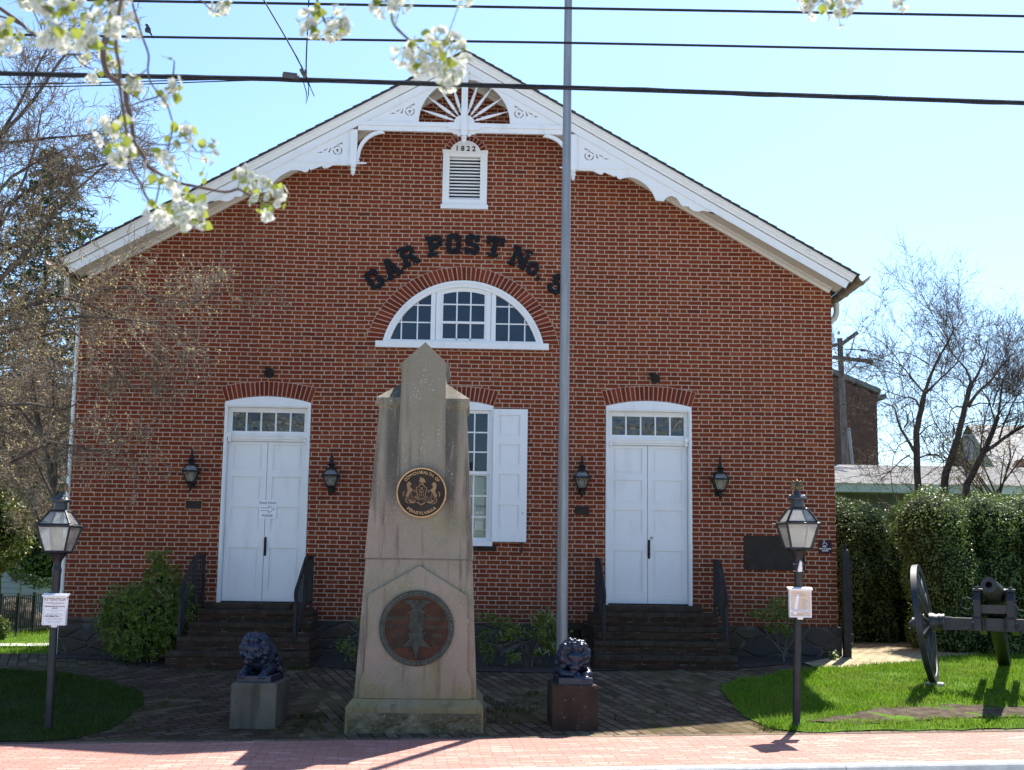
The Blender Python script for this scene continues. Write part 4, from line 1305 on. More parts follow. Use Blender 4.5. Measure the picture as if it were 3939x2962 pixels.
# ------------------------------------------------------ sign letters above the window
def oct_(x0, x1, z0, z1, c): return [(x0+c, z0), (x1-c, z0), (x1, z0+c), (x1, z1-c), (x1-c, z1), (x0+c, z1), (x0, z1-c), (x0, z0+c)]
LET = {
 'O': [([*oct_(-.36, .36, -.5, .5, .16)], [oct_(-.11, .11, -.27, .27, .05)])],
 'G': [([(.36, .12), (.36, .34), (.20, .5), (-.20, .5), (-.36, .34), (-.36, -.34), (-.20, -.5), (.20, -.5), (.36, -.34), (.36, .02), (.02, .02), (.02, -.13), (.10, -.13), (.10, -.24), (.05, -.29), (-.06, -.29), (-.11, -.24), (-.11, .24), (-.06, .29), (.05, .29), (.10, .24), (.10, .12)], [])],
 'A': [([(-.13, .5), (.13, .5), (.34, -.32), (.44, -.32), (.44, -.5), (.06, -.5), (.06, -.34), (.10, -.34), (.08, -.22), (-.08, -.22), (-.10, -.34), (-.06, -.34), (-.06, -.5), (-.44, -.5), (-.44, -.32), (-.34, -.32)], [[(-.05, -.07), (.05, -.07), (0, .17)]])],
 'R': [([(-.42, .5), (.24, .5), (.38, .36), (.38, .08), (.28, -.03), (.36, -.12), (.36, -.30), (.46, -.30), (.46, -.5), (.18, -.5), (.12, -.42), (.12, -.18), (.06, -.12), (-.08, -.12), (-.08, -.32), (0, -.32), (0, -.5), (-.42, -.5), (-.42, -.32), (-.33, -.32), (-.33, .32), (-.42, .32)], [[(-.08, .08), (.10, .08), (.13, .11), (.13, .26), (.10, .29), (-.08, .29)]])],
 'P': [([(-.42, .5), (.22, .5), (.40, .34), (.40, .06), (.24, -.10), (-.06, -.10), (-.06, -.32), (.06, -.32), (.06, -.5), (-.42, -.5), (-.42, -.32), (-.32, -.32), (-.32, .32), (-.42, .32)], [[(-.06, .10), (.09, .10), (.14, .14), (.14, .25), (.09, .29), (-.06, .29)]])],
 'S': [([(.34, .5), (.16, .5), (.12, .46), (.05, .5), (-.20, .5), (-.36, .34), (-.36, .10), (-.22, -.04), (.06, -.10), (.10, -.15), (.10, -.24), (.05, -.29), (-.03, -.29), (-.10, -.22), (-.10, -.16), (-.34, -.16), (-.34, -.5), (-.18, -.5), (-.14, -.46), (-.06, -.5), (.20, -.5), (.36, -.34), (.36, -.06), (.24, .06), (-.06, .12), (-.11, .17), (-.11, .24), (-.05, .29), (.04, .29), (.10, .22), (.10, .16), (.34, .16)], [])],
 'T': [([(-.44, .5), (.44, .5), (.44, .12), (.26, .12), (.24, .28), (.14, .30), (.14, -.32), (.26, -.32), (.26, -.5), (-.26, -.5), (-.26, -.32), (-.14, -.32), (-.14, .30), (-.24, .28), (-.26, .12), (-.44, .12)], [])],
 'N': [([(-.50, .5), (-.14, .5), (.20, -.06), (.20, .34), (.10, .34), (.10, .5), (.50, .5), (.50, .34), (.40, .34), (.40, -.5), (.16, -.5), (-.20, .08), (-.20, -.34), (-.10, -.34), (-.10, -.5), (-.50, -.5), (-.50, -.34), (-.40, -.34), (-.40, .34), (-.50, .34)], [])],
 'o': [([*oct_(-.27, .27, -.33, .33, .12)], [oct_(-.09, .09, -.15, .15, .04)])],
 '.': [([*oct_(-.10, .10, -.10, .10, .045)], [])],
 '9': [([(-.20, .5), (.20, .5), (.36, .34), (.36, -.34), (.20, -.5), (-.20, -.5), (-.36, -.34), (-.36, -.14), (-.11, -.14), (-.11, -.24), (-.05, -.29), (.05, -.29), (.10, -.24), (.10, -.06), (-.20, -.06), (-.36, .08), (-.36, .34)], [[(-.06, .12), (.10, .12), (.10, .25), (.05, .29), (-.05, .29), (-.11, .24), (-.11, .17)]])],
}
POS = [('G', -1.578, 5.853), ('A', -1.338, 6.028), ('R', -1.093, 6.215), ('P', -0.696, 6.378), ('O', -0.419, 6.418), ('S', -0.143, 6.411), ('T', 0.188, 6.381), ('N', 0.574, 6.224), ('o', 0.762, 6.068), ('.', 0.840, 5.909), ('9', 1.123, 5.838)]
ANG = {'G': 41, 'A': 33, 'R': 25, 'P': 10, 'O': 0, 'S': -5, 'T': -11, 'N': -22, 'o': -22, '.': 0, '9': -33}
for ch, x, z in POS:
    mb = MB()
    a = R(ANG[ch]); s_ = .305
    def tr(p, k=1.0): return (x+(p[0]*math.cos(a)-p[1]*math.sin(a))*s_*k, z+(p[0]*math.sin(a)+p[1]*math.cos(a))*s_*k)
    for o_, hs in LET[ch]:
        mb.plate([tr(p) for p in o_], [[tr(p) for p in h_] for h_ in hs], D-.05, D-.006)
    mb.m = 1
    rr = random.Random(ord(ch))
    for _ in range(5 if ch != '.' else 1):                       # chipped paint along the top edges
        p = rr.choice(LET[ch][0][0]); q = tr(p, .97)
        mb.obox((q[0], D-.0505, q[1]), (rr.uniform(.006, .016), .001, rr.uniform(.002, .004)), Matrix.Rotation(-a+rr.uniform(-.3, .3), 3, 'Y'))
    mb.build('sign_letter', [M['letter'], M['chip']], hall)

# ------------------------------------------------------ brick steps and railings
def steps(name, x0, x1, tx0, tx1, zs, yb, label, th0, th1, zthr):
    t = thing(name, ((x0+x1)/2, yb, terr((x0+x1)/2, yb)), label, 'steps', 'brick steps at the doors')
    mb = MB()
    n = len(zs)
    for i, z in enumerate(zs):
        f = i/(n-1)
        a = x0+(tx0-x0)*min(1, f*1.6); b = x1+(tx1-x1)*min(1, f*1.6)
        y = yb+.30*i
        mb.box(a, b, y, D-.05, (zs[i-1] if i else -.05), z-.006)
    mb.build('step_body', M['step'], t)
    mb = MB()
    for i, z in enumerate(zs):
        f = i/(n-1)
        a = x0+(tx0-x0)*min(1, f*1.6); b = x1+(tx1-x1)*min(1, f*1.6)
        y = yb+.30*i
        k = 9; rr = random.Random(i)
        w = (b-a)/k
        for j in range(k):
            mb.box(a+j*w+.004, a+(j+1)*w-.004, y-.012-rr.uniform(0, .006), min(y+.31, D-.051), z-.055, z+rr.uniform(-.003, .002))
    mb.build('tread', M['tread'], t)
    mb = MB(); mb.box(th0, th1, D-.32, D+.2, zs[-1]+.003, zthr-.012); mb.build('door_stone', M['tread'], t)
    return t
def step_fn(k):
    d = paver_fn(.215, .066, 0, [(0, (.034, .023, .017)), (.4, (.065, .034, .024)), (1, (.105, .062, .044))], (.10, .085, .065), .4, .006)
    return d(k)
def _step(k):
    h, P = .0633, .215
    v = k.z+(k.noise(12, 2)-.5)*.008; u = k.x+(k.noise(15, 2)-.5)*.008
    row = (v/h).floor(); fv = (v/h).fract()*h
    su = u+row.mod2()*(P/2)
    cell = (su/P).floor(); fu = (su/P).fract()*P
    face = fu.min(P-fu).min(fv.min(h-fv)).step(.003, .008)
    rid = k.white(k.vec(row, cell, 4.0))
    c = k.ramp(rid, [(0, (.030, .018, .012)), (.5, (.055, .028, .018)), (1, (.08, .040, .026))])
    c = k.mix(k.noise(2.2, 4).step(.4, .7)*.55, c, (.040, .034, .020))
    return {'color': k.mix(face, k.mix(k.noise(9, 3).step(.5, .7), (.055, .043, .033), (.17, .14, .11)), c), 'height': face+k.noise(40, 3)*.4, 'dist': .006}
M['step'] = mat('dark mossy step brick', _step, rough=.95, spec=.2)
M['tread'] = mat('worn brown tread', vary((.034, .024, .016), (.070, .050, .035), 7, 5, .005, 40), rough=.9, spec=.25)
steps('brick_steps', -4.02, -2.16, -3.88, -2.24, [.53, .703, .875, 1.045], 17.0, 'worn brick steps leading up to the left white double door', -3.78, -2.60, 1.13)
steps('brick_steps', 1.575, 3.46, 1.61, 3.38, [.545, .715, .893, 1.075], 17.0, 'worn brick steps leading up to the right white double door', 1.80, 3.20, 1.17)

def railing(xw, xf, zl, zg, label):
    """from a wall end at the landing down to the second tread"""
    t = thing('stair_railing', (xw, 17.2, zg), label, 'railing', 'black iron railings on the door steps')
    y1, y0 = D-.12, 17.32
    yk = 17.92
    xk = xw+(xf-xw)*(y1-yk)/(y1-y0)
    top1, top0 = zl+.735, zg+.745
    mb = MB()
    mb.tube([(xw, y1, top1), (xk, yk, top1-.02), (xf, y0, top0+.02), (xf, y0-.04, top0-.03), (xf, y0-.035, top0-.10)], [.026, .026, .026, .024, .018], 8)
    mb.build('handrail', M['black'], t, smooth='auto')
    mb = MB(); mb.tube([(xw, y1, zl+.10), (xk, yk, zl+.09), (xf, y0, zg+.12)], .014, 6); mb.build('lower_rail', M['black'], t)
    for x, y, z0, z1 in ((xw, y1, zl-.02, top1), (xk, yk, zl-.04, top1-.02), (xf, y0, zg-.03, top0)):
        mb = MB(); mb.box(x-.019, x+.019, y-.019, y+.019, z0, z1); mb.lathe([(.035, 0), (.035, .012), (.02, .02)], (x, y, z0+.02), 10); mb.build('post', M['black'], t)
    for i in range(1, 11):
        f = i/11
        y = y1+(y0-y1)*f; x = xw+(xf-xw)*f
        if y > yk: za, zt = zl+.09, top1-.01
        else:
            g = (yk-y)/(yk-y0); za = zl+.09+(zg+.12-zl-.09)*g; zt = top1-.02+(top0-top1+.02)*g
        if abs(y-yk) < .04: continue
        mb = MB(); mb.box(x-.008, x+.008, y-.008, y+.008, za, zt); mb.build('baluster', M['black'], t)
    return t
railing(-3.86, -3.93, 1.045, .56, 'black iron stair railing beside the big shrub on the left side of the left door')
railing(-2.33, -2.40, 1.045, .56, 'black iron stair railing on the right side of the left door nearest the monument')
railing(1.72, 1.73, 1.075, .58, 'black iron stair railing on the left side of the right door nearest the flagpole')
railing(3.42, 3.38, 1.075, .58, 'black iron stair railing on the right side of the right door')
# ---------------------------------------------------------------- wall fittings
def wall_lantern(x, label):
    y = D-.17
    t = thing('wall_lantern', (x, D, 2.675), label, 'wall lamp', 'black coach lanterns beside the doors')
    z0 = 2.675
    mb = MB()
    # hexagonal-looking four-sided lantern turned a little
    rot = PI/4
    def ring(r_, z): return [(x+r_*math.cos(rot+k*PI/2), y+r_*math.sin(rot+k*PI/2), z) for k in range(4)]
    b0, b1, b2, b3 = ring(.082, z0+.145), ring(.150, z0+.285), ring(.155, z0+.30), ring(.075, z0+.385)
    for k in range(4):
        mb.tube([b0[k], b1[k]], .009, 5); mb.tube([b2[k], b3[k]], .008, 5)
    mb.lathe([(.165, z0+.283), (.185, z0+.287), (.185, z0+.297), (.16, z0+.305)], (x, y, 0), 4, rot=rot)
    mb.lathe([(.03, z0+.10), (.07, z0+.118), (.095, z0+.140), (.088, z0+.148)], (x, y, 0), 4, rot=rot)
    mb.lathe([(.085, z0+.38), (.09, z0+.392), (.05, z0+.405), (.035, z0+.43), (.06, z0+.445), (.068, z0+.455), (.03, z0+.475), (.028, z0+.50), (.034, z0+.51), (.018, z0+.53), (.024, z0+.56), (.012, z0+.585), (.016, z0+.60), (.006, z0+.62), (.004, z0+.645)], (x, y, 0), 12)
    fr = mb.build('lantern_frame', M['black'], t)
    mb = MB()
    mb.lathe([(.003, z0), (.014, z0+.015), (.022, z0+.03), (.012, z0+.045), (.02, z0+.06), (.028, z0+.085), (.034, z0+.11)], (x, y, 0), 10)
    mb.bar((x, y, z0+.105), (x, D-.01, z0+.09), .035, .05); mb.bar((x, y+.02, z0+.06), (x, D-.02, z0+.085), .02, .03)
    mb.plate([(x-.055, z0+.06), (x+.055, z0+.06), (x+.055, z0+.16), (x-.055, z0+.16)], [], D-.02, D-.005)
    mb.build('bracket', M['black'], t)
    mb = MB()
    c = Vector((x, y, z0+.3))
    for k in range(4):
        k2 = (k+1) % 4
        for A, B in ((b0, b1), (b2, b3)):
            q = [A[k], A[k2], B[k2], B[k]]
            q = [tuple(Vector(p)+(Vector((c.x, c.y, p[2]))-Vector(p))*.06) for p in q]
            mb.add(q, [(0, 1, 2, 3)])
    mb.build('glass', M['dusty'], t)
    mb = MB(); mb.lathe([(.018, z0+.15), (.02, z0+.18), (.030, z0+.20), (.033, z0+.23), (.022, z0+.26), (.008, z0+.275)], (x, y, 0), 12)
    mb.build('bulb', M['bulb'], t, smooth=True)
    return t
wl = wall_lantern(-4.120, 'black coach lantern left of the left door, above a small gold edged plaque')
wl.rotation_euler = (0, 0, .12)
copy_thing(wl, (2.016, 0, -.03), 'black coach lantern on the brick wall between the left door and the monument', rotz=.02)
copy_thing(wl, (5.632, 0, -.0), 'black coach lantern on the brick wall between the flagpole and the right door', rotz=-.06)
copy_thing(wl, (7.632, 0, .005), 'black coach lantern on the brick wall right of the right door', rotz=-.05)

def floodlight(x, z, label):
    t = thing('floodlight', (x, D, z), label, 'light', 'small black floodlights over the doors')
    mb = MB()
    Mx = Matrix.Rotation(R(118), 3, 'X')
    mb.lathe([(.02, -.02), (.045, .0), (.06, .03), (.072, .085), (.074, .10), (.062, .10)], (x+.02, D-.06, z), 14, Mx)
    mb.lathe([(.03, 0), (.03, .012), (.02, .02)], (x-.03, D-.02, z+.04), 10, Matrix.Rotation(PI/2, 3, 'X'))
    mb.tube([(x-.03, D-.02, z+.04), (x-.02, D-.05, z+.045), (x+.005, D-.06, z+.01)], .012, 6)
    mb.build('housing', M['black'], t, smooth='auto')
    mb = MB(); mb.lathe([(.001, .094), (.060, .097), (.060, .0975)], (x+.02, D-.06, z), 14, Mx); mb.build('lens', M['dusty'], t)
    return t
floodlight(-3.07, 4.452, 'small black floodlight over the arch of the left door')
floodlight(2.549, 4.475, 'small black floodlight over the arch of the right door')

def wall_plaque(name, x0, x1, z0, z1, label, face, edge, e=.008, lines=(), lm='gold', group=None):
    t = thing(name, ((x0+x1)/2, D, (z0+z1)/2), label, 'plaque', group)
    mb = MB(); mb.plate([(x0, z0), (x1, z0), (x1, z1), (x0, z1)], [], D-.022, D-.004); mb.build('plate', M[face], t)
    mb = MB(); mb.plate([(x0, z0), (x1, z0), (x1, z1), (x0, z1)], [[(x0+e, z0+e), (x1-e, z0+e), (x1-e, z1-e), (x0+e, z1-e)]], D-.027, D-.0225); mb.build('rim', M[edge], t)
    return t
wall_plaque('small_plaque', -4.194, -3.952, 2.432, 2.562, 'small dark plaque with a gold edge under the leftmost wall lantern', 'bronze', 'gold', .005)
wall_plaque('small_plaque', 1.415, 1.617, 2.44, 2.56, 'small worn brown plaque left of the right door, right of the flagpole', 'bronze', 'bronze', .012)
bp_ = wall_plaque('memorial_plaque', 3.874, 4.752, 1.685, 2.175, 'large plain dark bronze tablet on the brick wall behind the right lamp post', 'bronze', 'bronze', .02)
mb = MB()
for x in (3.905, 4.721):
    for z in (1.716, 2.144): mb.lathe([(.012, 0), (.012, .006), (.004, .012)], (x, D-.0275, z), 10, Matrix.Rotation(PI/2, 3, 'X'))
mb.build('rosette', M['bronze'], bp_)
t = thing('access_sign', (5.054, D, 2.03), 'small maroon wheelchair access sign with a white arrow on the brick wall corner', 'sign')
mb = MB(); mb.plate([(4.958, 1.935), (5.150, 1.935), (5.150, 2.127), (4.958, 2.127)], [], D-.012, D-.004); mb.build('panel', M['sign_maroon'], t)
mb = MB()
y = D-.0125
cx, cz = 5.040, 2.072
mb.plate(arc(cx, cz+.048, .008, 0, 2*PI, 10)[:-1], [], y-.001, y)
mb.plate(arc(cx+.006, cz-.004, .027, R(70), R(335), 16)+arc(cx+.006, cz-.004, .021, R(335), R(70), 16), [], y-.001, y)
mb.plate([(cx-.006, cz+.038), (cx+.003, cz+.038), (cx+.006, cz+.01), (cx+.027, cz+.01), (cx+.040, cz-.02), (cx+.048, cz-.018), (cx+.046, cz-.011), (cx+.042, cz-.012), (cx+.031, cz+.017), (cx+.005, cz+.018)], [], y-.0016, y-.0011)
mb.plate([(5.012, 2.028), (5.055, 2.028), (5.055, 2.020), (5.072, 2.032), (5.055, 2.044), (5.055, 2.036), (5.012, 2.036)], [], y-.001, y)
put_text(mb, 'WH  EL CHAIR', 5.054, y-.0005, 2.002, .026, .0008, 0, .0012); put_text(mb, 'ACCESS', 5.054, y-.0005, 1.975, .026, .0008, 0, .0012)
mb.build('print', M['sign_white'], t)
t = thing('paper_notice', (-3.04, D+.1, 2.45), 'white paper notice with an arrow taped across the left double door', 'notice')
mb = MB(); mb.plate([(-3.162, 2.322), (-2.912, 2.318), (-2.905, 2.583), (-3.155, 2.587)], [], D+.119, D+.1215); mb.build('sheet', M['paper'], t)
mb = MB()
y = D+.1185
put_text(mb, 'Next Door', -3.035, y, 2.548, .052, .0006, 0, .0008); put_text(mb, 'PLEASE', -3.035, y, 2.362, .050, .0006, 0, .0008)
def dash(a, b, n=4):
    for i in range(n):
        p = Vector((a[0], 0, a[1])).lerp(Vector((b[0], 0, b[1])), (i+.12)/n); q = Vector((a[0], 0, a[1])).lerp(Vector((b[0], 0, b[1])), (i+.8)/n)
        mb.bar((p.x, y-.0005, p.z), (q.x, y-.0005, q.z), .010, .001, up=(0, 1, 0))
for a, b, n in (((-3.135, 2.475), (-3.02, 2.475), 4), ((-3.135, 2.435), (-3.02, 2.435), 4), ((-3.02, 2.475), (-3.02, 2.50), 1), ((-3.02, 2.435), (-3.02, 2.408), 1), ((-3.02, 2.505), (-2.935, 2.455), 3), ((-3.02, 2.405), (-2.935, 2.455), 3)): dash(a, b, n)
mb.build('print', M['ink'], t)

# ---------------------------------------------------------------- monument
MX, MY = -.603, 14.05
mon = thing('war_monument', (MX, MY, 0), 'tall weathered granite monument with two round bronze medallions in front of the hall', 'monument')
def frustum(mb, hx0, hy0, z0, hx1, hy1, z1, cx=MX, cy=MY, cap=True):
    V = [(cx+sx*hx0, cy+sy*hy0, z0) for sx, sy in ((-1,-1),(1,-1),(1,1),(-1,1))]+[(cx+sx*hx1, cy+sy*hy1, z1) for sx, sy in ((-1,-1),(1,-1),(1,1),(-1,1))]
    mb.add(V, [(0,1,5,4),(1,2,6,5),(2,3,7,6),(3,0,4,7)]+([(3,2,1,0),(4,5,6,7)] if cap else []))
mb = MB()                                                        # rock-faced plinth
rng = random.Random(9)
def rock_face(mb, p0, ux, uz, nrm, w, h, nx=26, nz=8, depth=.022):
    V = []
    for j in range(nz+1):
        for i in range(nx+1):
            e = min(i, nx-i, 2)/2*min(j, nz-j, 1)
            d = e*(depth*.5+rng.uniform(-depth, depth)*.55)
            p = Vector(p0)+Vector(ux)*(w*i/nx)+Vector(uz)*(h*j/nz)+Vector(nrm)*d
            V.append(tuple(p))
    mb.add(V, [(j*(nx+1)+i, j*(nx+1)+i+1, (j+1)*(nx+1)+i+1, (j+1)*(nx+1)+i) for j in range(nz) for i in range(nx)])
bx, by = .712, .685
frustum(mb, bx, by, -.06, bx-.008, by-.006, .255)
pl = mb.build('plinth', M['granite'], mon)
mb = MB()
rock_face(mb, (MX-bx+.035, MY-by-.003, -.045), (1,0,0), (0,0,1), (0,-1,0), 2*bx-.07, .245)
rock_face(mb, (MX+bx+.003, MY-by+.035, -.045), (0,1,0), (0,0,1), (1,0,0), 2*by-.07, .245)
rock_face(mb, (MX-bx-.003, MY+by-.035, -.045), (0,-1,0), (0,0,1), (-1,0,0), 2*by-.07, .245)
mb.build('rock_face', M['rough_granite'], pl)
mb = MB(); frustum(mb, bx-.009, by-.007, .2551, .645, .60, .33); mb.build('weathered_slope', M['granite'], pl)
mb = MB(); frustum(mb, .632, .555, .331, .560, .492, 1.752); dado = mb.build('dado', M['granite'], mon)
mb = MB()
fy = lambda z: MY-.555+(.555-.492)*(z-.331)/1.421              # front face of the dado at height z
def tilted(mb, pts, proud, back=.02):
    n = len(pts)
    V = [(x, fy(z)-proud, z) for x, z in pts]+[(x, fy(z)+back, z) for x, z in pts]
    tri = mgeo.tessellate_polygon([[Vector((p[0], p[1], 0)) for p in pts]])
    F = []
    for t_ in tri:
        a, b, c = t_
        ar = (pts[b][0]-pts[a][0])*(pts[c][1]-pts[a][1])-(pts[c][0]-pts[a][0])*(pts[b][1]-pts[a][1])
        F.append((a, b, c) if ar > 0 else (a, c, b))
    ar = sum(pts[i][0]*pts[(i+1) % n][1]-pts[(i+1) % n][0]*pts[i][1] for i in range(n))
    for i in range(n):
        j = (i+1) % n
        F.append((i, i+n, j+n, j) if ar > 0 else (j, j+n, i+n, i))
    mb.add(V, F)
L_ = [(-.515, 1.385), (-.52, 1.16), (-.548, 1.148), (-.552, 1.118), (-.525, 1.105), (-.533, .60), (-.565, .545), (-.578, .47), (-.575, .334)]
tilted(mb, [(MX+.012, 1.690)]+[(MX+p[0], p[1]) for p in L_]+[(MX-p[0], p[1]) for p in L_[::-1]], .035)
mb.build('gabled_panel', M['granite_pink'], dado)
mb = MB(); frustum(mb, .572, .505, 1.766, .468, .420, 3.36); shaft = mb.build('shaft', M['granite'], mon)
mb = MB()
frustum(mb, .469, .421, 3.3605, .500, .448, 3.415); frustum(mb, .500, .448, 3.4155, .500, .448, 3.475)
# lean-to roofs either side of the central slab, hipped to front and back
for sx in (1, -1):
    V = [(MX+sx*.500, MY-.448, 3.4755), (MX+sx*.22, MY-.448, 3.4755), (MX+sx*.22, MY+.448, 3.4755), (MX+sx*.500, MY+.448, 3.4755), (MX+sx*.25, MY-.20, 3.665), (MX+sx*.25, MY+.20, 3.665), (MX+sx*.20, MY-.20, 3.665), (MX+sx*.20, MY+.20, 3.665)]
    F = [(0, 3, 5, 4), (1, 0, 4, 6), (3, 2, 7, 5), (4, 5, 7, 6)]
    if sx < 0: F = [f[::-1] for f in F]
    mb.add(V, F)
mb.build('shoulder', M['granite'], mon)
mb = MB()                                                         # central gabled slab with ears
sl = [(-.262, 2.62), (.262, 2.62), (.240, 3.66), (.240, 3.765), (.272, 3.82), (.272, 3.838), (0.012, 4.085), (-.262, 3.835), (-.262, 3.815), (-.238, 3.765), (-.238, 3.66)]
n = len(sl)
def sy_(z): return .457+(.44-.457)*(z-2.6)/1.0 if z < 3.6 else .440
V = []
for s_ in (-1, 1):
    for x, z in sl: V.append((MX+x, MY+s_*(.466 if z < 3.0 else .452), z))
tri = mgeo.tessellate_polygon([[Vector((p[0], p[1], 0)) for p in sl]])
F = []
for t_ in tri:
    a, b, c = t_
    ar = (sl[b][0]-sl[a][0])*(sl[c][1]-sl[a][1])-(sl[c][0]-sl[a][0])*(sl[b][1]-sl[a][1])
    if ar < 0: b, c = c, b
    F += [(a, b, c), (c+n, b+n, a+n)]
for i in range(n):
    j = (i+1) % n
    F.append((i, i+n, j+n, j))
mb.add(V, F)
mb.build('gabled_slab', M['granite'], mon)

# upper medallion: the state arms
def disc(mb, cx, cz, r_, y0, y1, n=48): mb.plate(arc(cx, cz, r_, 0, 2*PI, n)[:-1], [], y0, y1)
def ring(mb, cx, cz, r0, r1, y0, y1, n=48): mb.plate(arc(cx, cz, r1, 0, 2*PI, n)[:-1], [arc(cx, cz, r0, 0, 2*PI, n)[:-1]], y0, y1)
cx, cz, r_ = -.592, 2.455, .264
sf = MY-.505+(.505-.420)*(cz-1.766)/1.594                         # shaft face there
y0 = sf-.075
mb = MB(); disc(mb, cx, cz, r_-.002, y0+.008, sf+.03); med = mb.build('upper_medallion', M['bronze'], mon)
mb = MB(); ring(mb, cx, cz, r_-.0145, r_, y0-.006, y0+.02); mb.build('rim', M['gold'], med)
mb = MB()
yt = y0+.0075
def arc_text(mb, s_, cx, cz, rad, a0, a1, size, y, inside=False, bold=.0006):
    n = len(s_)
    for i, ch in enumerate(s_):
        if ch == ' ': continue
        a = a0+(a1-a0)*i/(n-1)
        put_text(mb, ch, cx+rad*math.cos(a), y, cz+rad*math.sin(a), size, .0015, a-PI/2 if not inside else a+PI/2, bold)
arc_text(mb, 'COMMONWEALTH OF', cx, cz, .214, R(141), R(37), .045, yt)
mb.build('lettering', M['gold'], med)
mb = MB()
arc_text(mb, 'PENNSYLVANIA', cx, cz, .216, R(231), R(311), .045, yt, True)
mb.build('lettering', M['gold'], med)
mb = MB()
def rel(pts, d=.004): mb.plate([(cx+p[0]*.264, cz+p[1]*.264) for p in pts], [], yt-d, yt)
def line(pts, w=.018, d=.004):
    mb.tube([(cx+p[0]*.264, yt, cz+p[1]*.264) for p in pts], w*.264, 5)
# shield
line([(-.02+.2*math.cos(a), .06+.02+.0*a) for a in ()] or [(-.20, .22), (-.22, .10), (-.17, .0), (-.17, -.12), (-.12, -.20), (0, -.25), (.12, -.20), (.16, -.12), (.16, .0), (.21, .10), (.19, .22), (.12, .24), (.08, .32), (0, .34), (-.08, .32), (-.12, .24), (-.20, .22)], .022)
line([(-.16, .12), (.15, .12)], .016); line([(-.10, .02), (.10, .02)], .018); line([(-.10, .06), (.10, .05)], .014); line([(-.15, -.05), (.15, -.05)], .012)
line([(-.06, .20), (.06, .20)], .022); line([(-.03, .18), (.04, .16)], .02)
for x in (-.08, 0, .08): line([(x, -.07), (x, -.15)], .018)
line([(-.09, .37), (.09, .37)], .018)
# eagle crest
rel([(-.09, .60), (-.05, .63), (-.01, .62), (.0, .57), (.05, .60), (.10, .55), (.16, .45), (.18, .40), (.11, .43), (.04, .41), (.07, .39), (.01, .39), (-.02, .42), (-.07, .45), (-.10, .40), (-.11, .47), (-.08, .54), (-.07, .57)], .006)
for s_ in (-1, 1):                                                # supporters: two rearing horses in harness
    X = lambda pts: [(s_*p[0], p[1]) for p in pts]
    rel(X([(.40, .34), (.44, .40), (.50, .44), (.57, .40), (.60, .30), (.58, .18), (.55, .10), (.57, .0), (.62, -.06), (.62, -.14), (.56, -.18), (.49, -.12), (.44, .0), (.36, .06), (.37, .14), (.44, .20), (.47, .28), (.43, .30)]), .007)
    line(X([(.40, .10), (.30, .10), (.26, .06), (.28, .0)]), .022); line(X([(.45, .0), (.40, -.03), (.42, -.10), (.38, -.13)]), .018)
    line(X([(.58, -.14), (.60, -.22), (.62, -.30), (.60, -.38), (.52, -.40)]), .022); line(X([(.52, -.12), (.53, -.22), (.53, -.32)]), .018)
    line(X([(.66, .03), (.71, .02), (.73, -.06), (.71, -.15)]), .026)
    line(X([(.46, -.14), (.34, -.16), (.36, -.20), (.28, -.24), (.30, -.32), (.24, -.34), (.22, -.28)]), .014)
    line(X([(.42, -.20), (.40, -.28), (.32, -.33), (.24, -.37)]), .014)
    rel(X([(.22, -.38), (.30, -.42), (.40, -.42), (.48, -.34), (.50, -.30), (.46, -.28), (.38, -.36), (.30, -.37), (.23, -.355)]), .006)
    line(X([(.24, -.13), (.16, -.25), (.05, -.31)]), .016); line(X([(.20, -.24), (.12, -.30)]), .014); line(X([(.28, -.14), (.22, -.22)]), .014)
    line(X([(.55, -.42), (.48, -.42), (.44, -.46)]), .012)
rel([(-.19, -.355), (-.16, -.40), (-.05, -.48), (0, -.50), (.05, -.48), (.16, -.40), (.19, -.355), (.14, -.36), (.05, -.43), (0, -.45), (-.05, -.43), (-.14, -.36)], .007)
mb.build('coat_of_arms', M['gold_dull'], med)

# lower medallion: army badge
cx, cz, r_ = -.607, 1.048, .388
sf = fy(cz)-.035
tl = math.atan((.555-.492)/1.421)
RX = Matrix.Translation((0, sf, cz)) @ Matrix.Rotation(-tl, 4, 'X') @ Matrix.Translation((0, -sf, -cz))
class MBT(MB):
    def add(s, verts, faces):
        v = np.asarray(verts, dtype=np.float64).reshape(-1, 3)
        A = np.array(RX)
        return MB.add(s, v@A[:3, :3].T+A[:3, 3], faces)
mb = MBT(); disc(mb, cx, cz, r_-.004, sf-.012, sf+.02); med = mb.build('lower_medallion', M['copper'], mon)
mb = MBT(); ring(mb, cx, cz, .338, r_, sf-.022, sf+.0)
mb.build('rim', M['verdigris'], med)
mb = MBT()
rng = random.Random(5)
for i in range(118):                                              # worn raised beading and characters of the border
    a = 2*PI*i/118
    if rng.random() < .16: continue
    h_ = rng.uniform(.010, .017)
    mb.obox((cx+.363*math.cos(a), sf-.0235, cz+.363*math.sin(a)), (rng.uniform(.003, .006), .0012, h_), Matrix.Rotation(-(a-PI/2)+rng.uniform(-.3, .3), 3, 'Y'))
ring(mb, cx, cz, .334, .3379, sf-.021, sf-.012)
mb.build('border_relief', M['verdigris_lt'], med)
mb = MBT()
ys = sf-.0125
put_text(mb, 'ERECTED', cx-.205, ys, cz+.095, .052, .004, 0, .0012); put_text(mb, 'SEPTEMBER 10', cx-.213, ys, cz+.012, .044, .004, 0, .0010); put_text(mb, '1891', cx-.205, ys, cz-.075, .052, .004, 0, .0012)
put_text(mb, 'DEDICATED', cx+.205, ys, cz+.095, .050, .004, 0, .0012); put_text(mb, 'FEBRUARY 22', cx+.210, ys, cz+.012, .044, .004, 0, .0010); put_text(mb, '1892', cx+.205, ys, cz-.075, .052, .004, 0, .0012)
mb.build('lettering', M['verdigris'], med)
mb = MBT()
